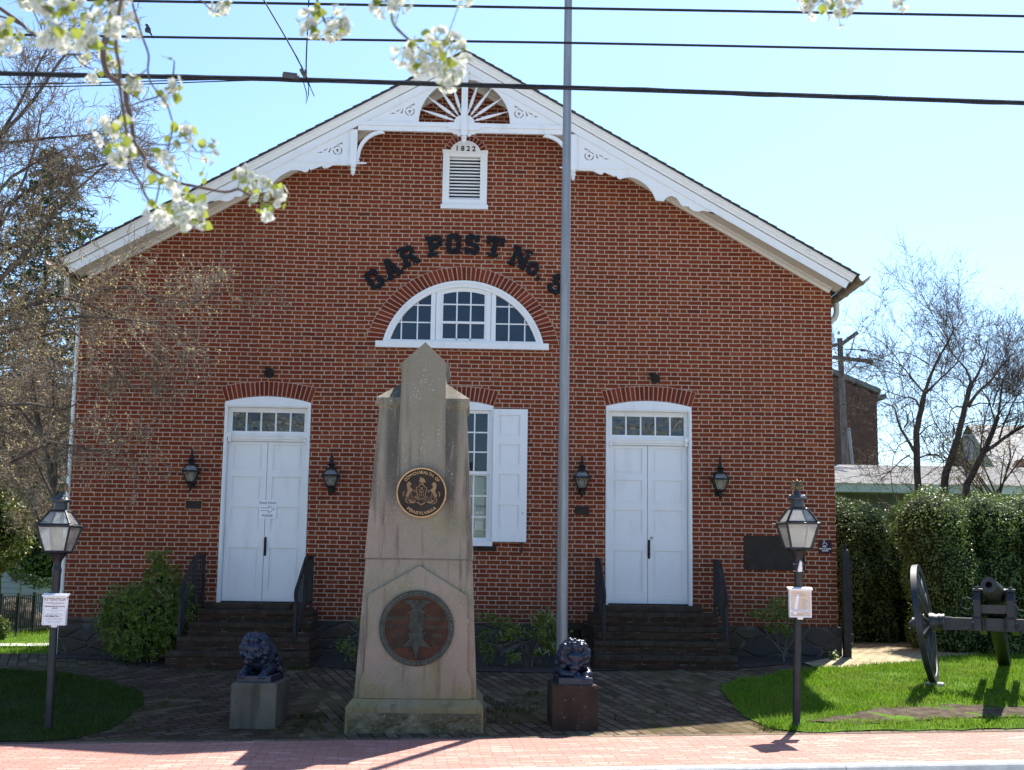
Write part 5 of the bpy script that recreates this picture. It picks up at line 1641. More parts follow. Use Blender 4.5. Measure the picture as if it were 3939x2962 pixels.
def bp2(pts, d0, d1): mb.plate([(cx+p[0], cz+p[1]) for p in pts], [], ys-d1, ys-d0)
half = [(0, .285), (.012, .295), (.02, .28), (.03, .255), (.04, .29), (.09, .290), (.145, .268), (.12, .25), (.075, .235), (.06, .21), (.03, .195), (.06, .185), (.095, .155), (.10, .14), (.07, .15), (.03, .165)]
bp2([(p[0], p[1]) for p in half]+[(-p[0], p[1]) for p in half[::-1]], 0, .014)
bp2([(-.075, .16), (.075, .16), (.072, -.018), (-.075, -.018)], 0, .009)
for x in (-.05, -.025, 0, .025, .05): bp2([(x-.005, .15), (x+.005, .15), (x+.005, -.01), (x-.005, -.01)], .0091, .0115)
st = []
for k in range(5):
    a = -PI/2+2*PI*k/5
    st.append((.150*math.cos(a)*1.06, -.155+.150*math.sin(a)*.92)); a += PI/5
    st.append((.068*math.cos(a), -.125+.068*math.sin(a)))
bp2(st, 0, .014)
bp2([(-.088, .005), (-.06, -.03), (-.08, -.10), (.08, -.10), (.06, -.03), (.088, .005), (.05, -.015), (-.05, -.015)], .0005, .010)
mb.plate(arc(cx, cz-.135, .048, 0, 2*PI, 20)[:-1], [], ys-.019, ys-.0141)
for p in (st[0], st[2], st[4], st[6], st[8]): mb.lathe([(.012, -.006), (.012, .006), (.006, .011)], (cx+p[0], ys-.012, cz+p[1]), 10, Matrix.Rotation(PI/2, 3, 'X'))
mb.build('badge_relief', M['verdigris'], med)

# ---------------------------------------------------------------- flagpole
FX, FY = 1.028, 15.3
t = thing('flagpole', (FX, FY, terr(FX, FY)), 'tall tapered grey metal flagpole behind the right lion statue', 'flagpole')
mb = MB(); mb.tube([(FX, FY, terr(FX, FY)-.1), (FX, FY, 3), (FX+.006, FY, 6), (FX+.012, FY, 9), (FX+.02, FY, 12.4)], [.067, .064, .057, .048, .034], 24); mb.build('pole', M['pole'], t, smooth='auto')
mb = MB(); mb.lathe([(.11, 0), (.105, .03), (.07, .06)], (FX, FY, terr(FX, FY)), 20); mb.build('base_collar', M['metal'], t)
mb = MB(); mb.lathe([(.02, 0), (.05, .03), (.06, .07), (.05, .11), (.01, .14)], (FX+.02, FY, 12.4), 14); mb.build('finial_ball', M['gold'], t, smooth=True)
mb = MB(); mb.tube([(FX+.045, FY-.062, 1.8), (FX+.05, FY-.066, 5), (FX+.052, FY-.055, 9), (FX+.05, FY-.04, 12.3)], .004, 4); mb.build('halyard', M['metal'], t)

# ---------------------------------------------------------------- pedestals and lions
t = thing('stone_pedestal', (-2.27, 13.93, 0), 'stained grey stone block carrying the lion with its head up, left of the monument', 'pedestal')
def block(mb, x, y, hx, hy, z0, z1, rot, bev=.012):
    Mz = Matrix.Rotation(rot, 3, 'Z')
    pr = [(1-bev/hx*0, z0), (1, z1-bev)]
    V = []
    for sc_, z in ((0, z0), (0, z1-bev), (bev, z1)):
        for sx, sy in ((-1,-1),(1,-1),(1,1),(-1,1)):
            w = Mz@Vector((sx*(hx-sc_), sy*(hy-sc_), 0))
            V.append((x+w.x, y+w.y, z))
    F = [(3,2,1,0), (8,9,10,11)]
    for l in (0, 4):
        for k in range(4): F.append((l+k, l+(k+1) % 4, l+4+(k+1) % 4, l+4+k))
    mb.add(V, F)
mb = MB(); block(mb, -2.26, 13.92, .236, .36, .0, .462, -.055); mb.build('block', M['pedestal'], t)
mb = MB(); block(mb, -2.255, 13.93, .20, .34, -.05, .0, -.055, .002); mb.build('footing', M['pedestal_dark'], t)
t = thing('stone_pedestal', (1.05, 13.78, 0), 'dark brown stone block with rusty pale stains carrying the sleeping lion, beside the flagpole', 'pedestal')
mb = MB(); block(mb, 1.037, 13.75, .234, .33, .0, .495, .03); mb.build('block', M['pedestal_dark'], t)

def mane(c, r_, n, rng, front_y, size, keep):
    P = []
    for i in range(n):
        z = 1-2*(i+.5)/n; a = i*2.39996
        s_ = math.sqrt(1-z*z)
        d = Vector((s_*math.cos(a), s_*math.sin(a), z))
        if not keep(d): continue
        k = size*rng.uniform(.75, 1.25)
        p = Vector((c[0]+d.x*r_[0], c[1]+d.y*r_[1], c[2]+d.z*r_[2]))
        P.append((tuple(p), (k, k, k*1.35), (rng.uniform(-.6, .6), rng.uniform(-.6, .6), rng.uniform(0, 3))))
    return P
def paw(x, y, z, sc=1.0, dx=0.0):
    P = [((x, y+.03*sc, z+.020*sc), (.036*sc, .045*sc, .026*sc))]
    for k in range(4):
        xx = x+(k-1.5)*.0185*sc+dx*.02
        P += [((xx, y-.012*sc, z+.014*sc), (.0105*sc, .030*sc, .0165*sc)), ((xx, y-.040*sc, z-.004*sc), (.0095*sc, .014*sc, .018*sc))]
    return P
def lion(name, x, y, z, rot, awake, label):
    t = thing(name, (x, y, z), label, 'lion statue', 'dark painted lion statues')
    rng = random.Random(4 if awake else 8)
    P = []
    # local: lion faces -Y, plinth top at z=.055 (slab), length .62
    P += [((0, .10, .155), (.125, .20, .115)), ((0, .27, .150), (.120, .17, .115)), ((.075, .33, .13), (.065, .13, .105)), ((-.075, .33, .13), (.065, .13, .105))]
    P += [((.12, .24, .085), (.035, .10, .035)), ((-.12, .24, .085), (.035, .10, .035))]
    P += capsule((.13, .38, .075), (.16, .16, .075), .022, .016)
    P += [((0, -.02, .20), (.135, .13, .125))]
    if awake:
        hc = Vector((-.035, -.155, .265)); tilt = 0.0
        P += capsule((.10, -.02, .12), (.075, -.22, .085), .05, .036); P += capsule((-.10, -.02, .12), (-.115, -.22, .085), .05, .036)
        P += paw(.075, -.255, .058, 1.05); P += paw(-.12, -.255, .058, 1.05)
    else:
        hc = Vector((-.005, -.135, .225)); tilt = .30
        P += capsule((-.12, -.04, .12), (-.10, -.19, .095), .045, .036) + capsule((-.10, -.19, .095), (.02, -.215, .085), .036, .030)
        P += paw(.010, -.245, .058, .95, .3)
        P += capsule((.12, -.02, .12), (.13, -.16, .09), .045, .036) + capsule((.135, -.16, .085), (.085, -.215, .085), .036, .028)
        P += paw(.085, -.255, .052, 1.0)
    H = []
    H += [((0, -.006, 0), (.100, .096, .100)), ((0, -.062, .035), (.080, .048, .050)), ((0, -.085, -.010), (.030, .050, .034)), ((0, -.105, -.030), (.040, .040, .026)),
          ((.022, -.118, -.036), (.024, .026, .021)), ((-.022, -.118, -.036), (.024, .026, .021)), ((0, -.128, -.018), (.021, .016, .013)), ((0, -.095, -.066), (.034, .036, .018)),
          ((.038, -.080, .030), (.026, .018, .012)), ((-.038, -.080, .030), (.026, .018, .012)), ((.055, -.055, -.025), (.032, .034, .034)), ((-.055, -.055, -.025), (.032, .034, .034)),
          ((.034, -.083, .010), .0105), ((-.034, -.083, .010), .0105)]
    for sx in (1, -1): H += [((sx*.078, -.025, .072), (.020, .014, .024)), ((sx*.092, -.035, -.005), (.018, .03, .02))]
    mn = mane((0, .025, .012), (.130, .105, .132), 115, rng, 0, .026, lambda d: not (d.y < -.42 and d.z < .72 and abs(d.x) < .72) and d.z > -.8)
    mn += mane((0, .02, .03), (.100, .100, .118), 60, rng, 0, .019, lambda d: d.y < .0 and d.z > .55)
    H += [((0, .03, .01), (.115, .09, .118))]
    H += mn
    Rm = Euler((.12 if awake else .38, tilt*.55, -.12 if awake else .12)).to_matrix()
    for q in H:
        c = Rm@Vector(q[0])+hc
        e = Euler(q[2] if len(q) > 2 else (0, 0, 0)).to_matrix()
        P.append((tuple(c), q[1], tuple((Rm@e).to_euler())))
    # neck mane falling over the chest and shoulders
    P += mane((0, .03, .19), (.145, .13, .130), 70, rng, 0, .026, lambda d: d.z > -.35 and -.35 < d.y < .75)
    V, F = blob(P, .0058, 2)
    if not awake: V = V*np.array([1.03, 1.0, 1.0])
    V[:, 0] *= 1.12; V[:, 2] *= 1.20; V[:, 1] *= 1.0
    V[:, 2] -= .012
    Mz = np.array(Matrix.Rotation(rot, 3, 'Z'))
    Vw = V@Mz.T+np.array((x, y, z))
    mb = MB(); mb.add(Vw, F); b = mb.build('body', M['lion'], t, smooth=True)
    mb = MB(); block(mb, x, y, .178, .30, z, z+.068, rot, .006)
    mb.build('base_slab', M['lion'], t)
    return t
lion('lion_statue', -2.27, 13.935, .463, -.08, True, 'blue black lion statue with raised head and open paws on the grey stone block')
lion('lion_statue', 1.042, 13.76, .496, .04, False, 'sunlit black sleeping lion statue resting its head on its paws on the dark block')

# ---------------------------------------------------------------- lamp posts
def lamp_post(x, y, zg, zr, rot, label, leanx):
    """zg ground, zr height of the lantern rim"""
    t = thing('lamp_post', (x, y, zg), label, 'lamp post', 'old style lamp posts along the sidewalk')
    xl = x+leanx
    mb = MB()
    ztop = zr-.37
    mb.tube([(x, y, zg-.05), (xl, y, ztop-.13)], [.040, .040], 18)
    mb.lathe([(.050, zg-.01), (.048, zg+.012), (.041, zg+.03)], (x, y, 0), 18)
    mb.lathe([(.042, ztop-.30), (.045, ztop-.295), (.045, ztop-.14), (.048, ztop-.12), (.050, ztop-.09), (.044, ztop-.06), (.036, ztop-.04), (.044, ztop), (.058, ztop+.03), (.095, ztop+.075)], (xl, y, 0), 18)
    mb.build('post', M['lamp_paint'], t, smooth='auto')
    def rg(r_, z): return [(xl+r_*math.cos(rot+k*PI/2), y+r_*math.sin(rot+k*PI/2), z) for k in range(4)]
    q2 = math.sqrt(2)
    zb = zr-.265
    b0, b1 = rg(.108*q2, zb), rg(.175*q2, zr-.012)
    c0, c1 = rg(.160*q2, zr+.02), rg(.082*q2, zr+.150)
    mb = MB()
    for k in range(4):
        mb.tube([b0[k], b1[k]], .0125, 6); mb.tube([c0[k], c1[k]], .0125, 6)
    mb.lathe([(.06*q2, zb-.03), (.105*q2, zb-.022), (.118*q2, zb-.008), (.112*q2, zb+.006), (.10*q2, zb+.007)], (xl, y, 0), 4, rot=rot)
    mb.lathe([(.165*q2, zr-.018), (.182*q2, zr-.014), (.186*q2, zr+.000), (.168*q2, zr+.014), (.150*q2, zr+.022)], (xl, y, 0), 4, rot=rot)
    for k in range(4): mb.tube([b1[k], tuple(Vector(b1[k])+(Vector(b1[k])-Vector((xl, y, zr)))*.22+Vector((0, 0, .012)))], .006, 5)
    mb.lathe([(.086*q2, zr+.142), (.09*q2, zr+.152), (.075*q2, zr+.165), (.07*q2, zr+.168)], (xl, y, 0), 4, rot=rot)
    fr = mb.build('lantern', M['lamp_paint'], t, smooth='auto')
    mb = MB()
    mb.lathe([(.068, zr+.165), (.068, zr+.215), (.066, zr+.225), (.064, zr+.255)], (xl, y, 0), 20)
    mb.lathe([(.060, zr+.245), (.100, zr+.252), (.103, zr+.266), (.092, zr+.283), (.070, zr+.298), (.045, zr+.31), (.030, zr+.325), (.022, zr+.345)], (xl, y, 0), 20)
    for k in range(8):
        a = k*PI/4; mb.lathe([(.012, -.004), (.011, .004), (.004, .009)], (xl+.080*math.cos(a), y+.080*math.sin(a), zr+.292), 8)
    mb.build('chimney_cap', M['lamp_cap'], t, smooth='auto')
    mb = MB()
    for A, B in ((b0, b1), (c0, c1)):
        for k in range(4):
            k2 = (k+1) % 4
            p = [A[k], A[k2], B[k2], B[k]]
            p = [tuple(Vector(w)+(Vector((xl, y, w[2]))-Vector(w))*.03) for w in p]
            mb.add(p, [(0, 1, 2, 3)])
    mb.build('lantern_pane', M['frost'], t)
    mb = MB()
    mb.lathe([(.055, zb+.0), (.052, zb+.05), (.040, zb+.055), (.042, zb+.075), (.062, zb+.115), (.060, zb+.14), (.035, zb+.18), (.028, zb+.24), (.026, zb+.25)], (xl, y, 0), 14)
    mb.build('glass_chimney', M['bulb'], t, smooth=True)
    # eagle finial with half folded wings
    P = [((0, 0, .045), (.020, .018, .034)), ((0, -.004, .085), (.014, .015, .016)), ((0, -.018, .084), (.005, .012, .005)), ((0, .012, .012), (.014, .020, .022)), ((0, 0, .004), (.02, .02, .010))]
    for s_ in (1, -1):
        P += [((s_*.026, .004, .070), (.016, .010, .026), (0, s_*.5, 0)), ((s_*.040, .006, .056), (.012, .008, .036), (0, -s_*.05, 0)), ((s_*.046, .008, .030), (.009, .007, .030), (0, -s_*.12, 0)), ((s_*.020, .008, .040), (.014, .008, .030)), ((s_*.011, -.008, .012), (.006, .007, .014))]
    V, F = blob(P, .004, 2)
    Vw = V*1.25+np.array((xl, y, zr+.338))
    mb = MB(); mb.add(Vw, F); mb.build('eagle_finial', M['brass'], t, smooth=True)
    return t
lamp_post(-4.362, 13.58, terr(-4.36, 13.58)-.01, 2.052, PI/4-.055, 'left lamp post with a blue grey lantern on the shaded lawn', -.018)
lamp_post(3.375, 13.60, terr(3.38, 13.6)+.01, 2.198, PI/4+.078, 'right lamp post with a black lantern at the edge of the sunlit lawn', .052)

def notice_box(x, y, z0, z1, w, label, sheet, printing):
    t = thing('notice_box', (x, y, z0), label, 'notice box', 'white plastic notice boxes strapped to the lamp posts')
    mb = MB()
    mb.plate([(x-w/2, z0), (x+w/2, z0), (x+w/2, z1-.02), (x-w/2, z1-.02)], [[(x-w/2+.012, z0+.012), (x+w/2-.012, z0+.012), (x+w/2-.012, z1-.035), (x-w/2+.012, z1-.035)]], y-.032, y-.022)
    mb.box(x-w/2+.001, x+w/2-.001, y-.0215, y+.028, z0+.0, z1-.022)
    mb.plate([(x-.028, z0-.022), (x+.028, z0-.022), (x+.032, z0-.0005), (x-.032, z0-.0005)], [], y-.01, y-.004)
    b = mb.build('case', M['box_white'], t)
    mb = MB()
    V = [(x-w/2-.012, y-.045, z1-.028), (x+w/2+.012, y-.045, z1-.028), (x+w/2+.012, y+.035, z1-.012), (x-w/2-.012, y+.035, z1-.012), (x-w/2-.012, y-.045, z1-.012), (x+w/2+.012, y-.045, z1-.012), (x+w/2+.012, y+.035, z1+.006), (x-w/2-.012, y+.035, z1+.006)]
    mb.add(V, [(0,3,2,1),(4,5,6,7),(0,1,5,4),(1,2,6,5),(2,3,7,6),(3,0,4,7)])
    mb.build('lid', M['box_white'], t)
    mb = MB(); mb.box(x-w/2+.013, x+w/2-.013, y-.0235, y-.0218, z0+.013, z1-.036); s_ = mb.build('notice_sheet', M[sheet], t)
    printing(x, y-.0245, z0, z1, w, s_)
    mb = MB(); mb.tube([(x, y+.028, z0+.2), (x, y+.05, z0+.2)], .03, 8); mb.build('mounting_block', M['black'], t)
    return t
def print_left(x, y, z0, z1, w, s_):
    mb = MB(); put_text(mb, 'ATTENTION', x, y, z1-.058, .042, .0006, 0, .0006)
    put_text(mb, 'Gettysburg Residents', x, y, z1-.092, .021, .0006)
    put_text(mb, 'NEIGHBORHOOD WATCH', x, y, z1-.128, .017, .0006, 0, .0006); put_text(mb, 'GROUP', x, y, z1-.146, .017, .0006, 0, .0006)
    put_text(mb, "Let's Make Our", x-.025, y, z0+.092, .022, .0006, 0, .0006)
    mb.build('heading', M['ink_red'], s_)
    mb = MB()
    rr = random.Random(3)
    for z, a in ((z1-.110, .3), (z1-.165, .75), (z1-.182, .3), (z1-.203, .8), (z1-.214, .85), (z1-.232, .7), (z0+.070, .8), (z0+.055, .85), (z0+.04, .8), (z0+.028, .6)):
        xx = x-w*.42*a
        while xx < x+w*.42*a:
            l = rr.uniform(.006, .02); mb.box(xx, min(xx+l, x+w*.43), y, y+.0006, z-.0016, z+.0016); xx += l+.005
    mb.build('small_print', M['ink'], s_)
def print_right(x, y, z0, z1, w, s_):
    mb = MB(); mb.box(x-.10, x-.01, y, y+.0006, z0+.085, z1-.10); mb.box(x, x+.095, y, y+.0006, z0+.085, z1-.10); mb.build('inner_sheet', M['paper_tan'], s_)
    mb = MB(); mb.plate([(x-.075, z0+.03), (x-.045, z0+.03), (x-.008, z1-.07), (x-.04, z1-.07)], [], y-.001, y-.0004); mb.box(x-w/2+.014, x+w/2-.014, y-.002, y-.0011, z0+.055, z0+.085)
    mb.build('sticker', M['paper'], s_)
    mb = MB(); put_text(mb, 'FOR ADDITIONAL INFO CALL', x, y-.0025, z0+.076, .0145, .0005, 0, .0003)
    rr = random.Random(6)
    for z, a in ((z0+.062, .85), (z1-.065, .35), (z1-.082, .6), (z0+.03, .3)):
        xx = x-w*.42*a
        while xx < x+w*.42*a:
            l = rr.uniform(.006, .02); mb.box(xx, min(xx+l, x+w*.43), y-.0026, y-.0022, z-.0018, z+.0018); xx += l+.005
    for q in range(14):
        z = z1-.12-q*.0105; mb.box(x+.014, x+.014+rr.uniform(.04, .07), y-.0006, y-.0001, z-.001, z+.001)
    mb.build('small_print', M['ink'], s_)
notice_box(-4.345, 13.505, 1.030, 1.349, .240, 'white notice box headed ATTENTION on the left lamp post', 'paper', print_left)
notice_box(3.417, 13.525, 1.210, 1.520, .232, 'white notice box with tan papers behind glass on the right lamp post', 'paper_tan', print_right)
t = thing('flag_bracket', (3.42, 13.55, 1.73), 'small pale metal flag bracket clamped to the right lamp post under its lantern', 'bracket')
mb = MB()
bx_, by_ = 3.422, 13.545
mb.plate([(bx_-.018, 1.685), (bx_+.022, 1.685), (bx_+.030, 1.72), (bx_+.020, 1.80), (bx_+.004, 1.802), (bx_-.012, 1.73)], [arc(bx_+.012, 1.738, .008, 0, 2*PI, 10)[:-1]], by_-.018, by_-.004)
mb.tube([(bx_-.004, by_-.01, 1.70), (bx_+.008, by_-.045, 1.79)], [.017, .015], 10)
mb.build('socket', M['box_white'], t)
mb = MB()
for z in (1.692, 1.765): mb.lathe([(.044, z-.004), (.047, z), (.044, z+.004)], (bx_, 13.60, 0), 18); mb.bar((bx_-.052, 13.59, z), (bx_-.038, 13.57, z), .008, .012); mb.bar((bx_+.038, 13.57, z), (bx_+.056, 13.585, z), .008, .012)
mb.build('clamp_band', M['metal'], t)
# ---------------------------------------------------------------- field gun
CYAW = R(25)
cdir = Vector((math.sin(CYAW), math.cos(CYAW), 0)); cax = Vector((math.cos(CYAW), -math.sin(CYAW), 0))
CC = Vector((6.30, 15.52, 1.075)); GZ = terr(6.0, 15.6)
cn = thing('field_cannon', (CC.x, CC.y, GZ), 'old field cannon with big spoked wheels on the lawn before the hedge', 'cannon')
UP = Vector((0, 0, 1))
el = R(5.5)
bd = (-cdir*math.cos(el)+UP*math.sin(el)).normalized()            # towards the muzzle
TR_ = CC+UP*.385+cdir*.04
BM = Matrix((cax, bd.cross(cax)*-1, bd)).transposed()
if BM.determinant() < 0: BM = Matrix((-cax, bd.cross(cax)*-1, bd)).transposed()
mb = MB()
mb.lathe([(.001, -.86), (.03, -.855), (.045, -.83), (.04, -.80), (.028, -.785), (.05, -.76), (.10, -.735), (.128, -.68), (.133, -.60), (.132, -.25), (.126, -.05), (.116, .2), (.104, .55), (.094, .85), (.088, 1.07), (.087, 1.085), (.036, 1.085), (.036, .75), (.001, .75)], tuple(TR_), 28, BM)
mb.tube([tuple(TR_-cax*.205), tuple(TR_+cax*.205)], .048, 14)
mb.build('barrel', M['cannon'], cn, smooth='auto')
# carriage cheeks
mb = MB()
def slab(pts, off, th_):
    """outline in (along gun towards the rear, up) set at an axle offset"""
    n = len(pts); V = []
    for o in (off-th_/2, off+th_/2):
        for a, z in pts: V.append(tuple(CC+cdir*a+UP*z+cax*o))
    F = [tuple(range(n))[::-1], tuple(range(n, 2*n))]
    for i in range(n): F.append((i, (i+1) % n, n+(i+1) % n, n+i))
    mb.add(V, F)
ch = [(-.20, -.07), (-.20, .30), (-.15, .40), (-.06, .415), (-.02, .36), (.09, .36), (.13, .41), (.22, .36), (.55, .12), (1.05, -.05), (1.05, -.17), (.5, -.06)]
for s_ in (-1, 1): slab(ch, s_*.190, .085)
ck = mb.build('cheek', M['carriage_dk'], cn)
mb = MB()
for s_ in (-1, 1):
    slab([(-.17, .405), (-.17, .43), (.20, .43), (.24, .40), (.20, .395), (.11, .425), (-.03, .425), (-.08, .405)], s_*.190, .10)
    for a in (-.13, .17): mb.lathe([(.022, 0), (.022, .02), (.010, .035)], tuple(CC+cdir*a+cax*(s_*.19)+UP*.43), 8)
mb.build('cap_square', M['carriage'], ck)
mb = MB()
slab([(-.15, .14), (-.15, .24), (.3, .16), (.3, .04)], 0, .29)
slab([(-.10, -.06), (-.10, .08), (.5, .0), (.5, -.08)], 0, .20)
mb.build('transom_block', M['carriage'], ck)
for s_ in (-1, 1):
    mb = MB()
    c0 = CC+cdir*-.21+cax*(s_*.24)
    mb.tube([tuple(c0+UP*.02), tuple(c0+UP*-.03+cdir*-.03), tuple(c0+UP*-.06+cax*(s_*.05)), tuple(c0+UP*-.04+cax*(s_*.09))], .008, 5); mb.build('hook', M['carriage_dk'], ck)
    mb = MB(); mb.tube([tuple(CC+cdir*-.21+cax*(s_*.13)+UP*.09), tuple(CC+cdir*-.215+cax*(s_*.25)+UP*.085)], .011, 6); mb.build('bolt_bar', M['carriage_dk'], ck)
    c1 = CC+cdir*-.05+cax*(s_*.24)+UP*.25
    mb = MB(); mb.tube([tuple(c1+cax*s_*.07*(1-math.cos(a))+UP*.075*math.sin(a)) for a in [i*PI/4 for i in range(9)]], .006, 5); mb.build('ring', M['carriage_dk'], ck)
    mb = MB(); mb.tube([tuple(CC+cdir*-.212+cax*(s_*.13)+UP*(.09-.0)), tuple(CC+cdir*-.225+cax*(s_*.12)+UP*-.05), tuple(CC+cdir*-.225+cax*(s_*.15)+UP*-.12)], .006, 5); mb.build('chain', M['carriage_dk'], ck)
for s_ in (-1, 1):
    for a, z in ((-.12, .02), (-.12, .24), (.10, .28), (.30, .20), (.30, .04), (.62, .02)):
        mb = MB(); q = CC+cdir*a+UP*z+cax*(s_*.2325)
        mb.lathe([(.024, -.004), (.024, .004), (.014, .006), (.013, .018), (.004, .022)], tuple(q), 8, Vector((0, 0, 1)).rotation_difference(cax*s_).to_matrix()); mb.build('bolt_head', M['carriage_dk'], ck)
mb = MB()                                                          # trail
slab([(.35, .10), (.35, -.10), (2.35, -.78), (2.5, -.76), (2.5, -.66), (1.1, -.06)], 0, .15)
tr = mb.build('trail', M['cannon'], cn)
mb = MB(); mb.tube([tuple(CC+cdir*2.5+UP*-.7), tuple(CC+cdir*2.62+UP*-.66), tuple(CC+cdir*2.66+UP*-.74), tuple(CC+cdir*2.56+UP*-.78)], .02, 6); mb.build('lunette_ring', M['carriage_dk'], tr)
mb = MB()
mb.bar(tuple(CC-cax*.58), tuple(CC+cax*.58), .13, .145, up=(0, 0, 1))
ax = mb.build('axle', M['carriage'], cn)
mb = MB()
for s_ in (-1, 1):
    mb.tube([tuple(CC+cax*s_*.58), tuple(CC+cax*s_*.98)], [.042, .032], 10)
    mb.bar(tuple(CC+cax*s_*.50), tuple(CC+cax*s_*.60), .142, .157)
mb.build('axle_band', M['carriage_dk'], ax)

def wheel(side):
    """dished wheel leaning outward at the top"""
    c = CC+cax*(side*.765)
    lean = R(7.5)
    nrm = (cax*side*math.cos(lean)-UP*math.sin(lean)*1.0).normalized()   # outward axis
    fw = cdir.copy(); upv = nrm.cross(fw); upv.normalize()
    if upv.z < 0: upv = -upv
    Rw = .722
    def pt(a, r_, o): return c+(fw*math.cos(a)+upv*math.sin(a))*r_+nrm*o
    w = thing  # noqa
    rim = MB(); n = 56
    V = []; F = []
    pr = [(Rw-.012, -.036), (Rw-.012, .036), (Rw-.075, .030), (Rw-.075, -.030)]
    for k in range(n):
        for r_, o in pr: V.append(tuple(pt(2*PI*k/n, r_, o+.05)))
    for k in range(n):
        for j in range(4):
            a = k*4+j; b = k*4+(j+1) % 4; c2 = ((k+1) % n)*4
            F.append((a, b, c2+(j+1) % 4, c2+j))
    rim.add(V, F)
    R_ = rim.build('wheel', M['carriage'], cn, smooth='auto')
    ty = MB(); V = []
    pr = [(Rw, -.036), (Rw, .036), (Rw-.0119, .0365), (Rw-.0119, -.0365)]
    for k in range(n):
        for r_, o in pr: V.append(tuple(pt(2*PI*k/n, r_, o+.05)))
    ty.add(V, F); ty.build('iron_tyre', M['carriage_dk'], R_, smooth='auto')
    for k in range(14):
        a = 2*PI*(k+.5)/14
        sp = MB()
        p0 = pt(a, .10, .0); p1 = pt(a, .40, .028); p2 = pt(a, Rw-.06, .05)
        sp.tube([tuple(p0), tuple(p1), tuple(p2)], [.024, .021, .018], 7)
        sp.build('spoke', M['carriage'], R_, smooth=True)
    hb = MB()
    q = Vector((0, 0, 1)).rotation_difference(nrm).to_matrix()
    hb.lathe([(.075, -.20), (.092, -.195), (.094, -.165), (.088, -.16), (.098, -.09), (.118, -.05), (.120, .05), (.098, .075), (.082, .16), (.086, .165), (.086, .19), (.075, .195), (.045, .195), (.040, .23), (.030, .24)], tuple(c), 22, q)
    hb.build('hub', M['carriage'], R_, smooth='auto')
    hb = MB()
    hb.lathe([(.100, -.150), (.101, -.12), (.096, -.119)], tuple(c), 22, q); hb.lathe([(.123, -.02), (.1235, .02), (.119, .021)], tuple(c), 22, q); hb.lathe([(.089, .13), (.0895, .162), (.085, .163)], tuple(c), 22, q)
    hb.tube([tuple(c+nrm*.21+UP*.06), tuple(c+nrm*.21-UP*.06)], .010, 6)
    hb.build('hub_band', M['carriage_dk'], R_)
    return R_
wheel(-1); wheel(1)
for i, (s_, lb) in enumerate(((-1, 'flat concrete pad under the left cannon wheel'), (1, 'flat concrete pad under the right cannon wheel'))):
    c = CC+cax*(s_*.73)
    mb = MB(); block(mb, c.x, c.y, .11, .09, terr(c.x, c.y)-.02, CC.z-.72+.004, CYAW*-1, .012)
    tag(mb.build('wheel_pad', M['kerb']), lb, 'pad', 'pads under the cannon wheels')
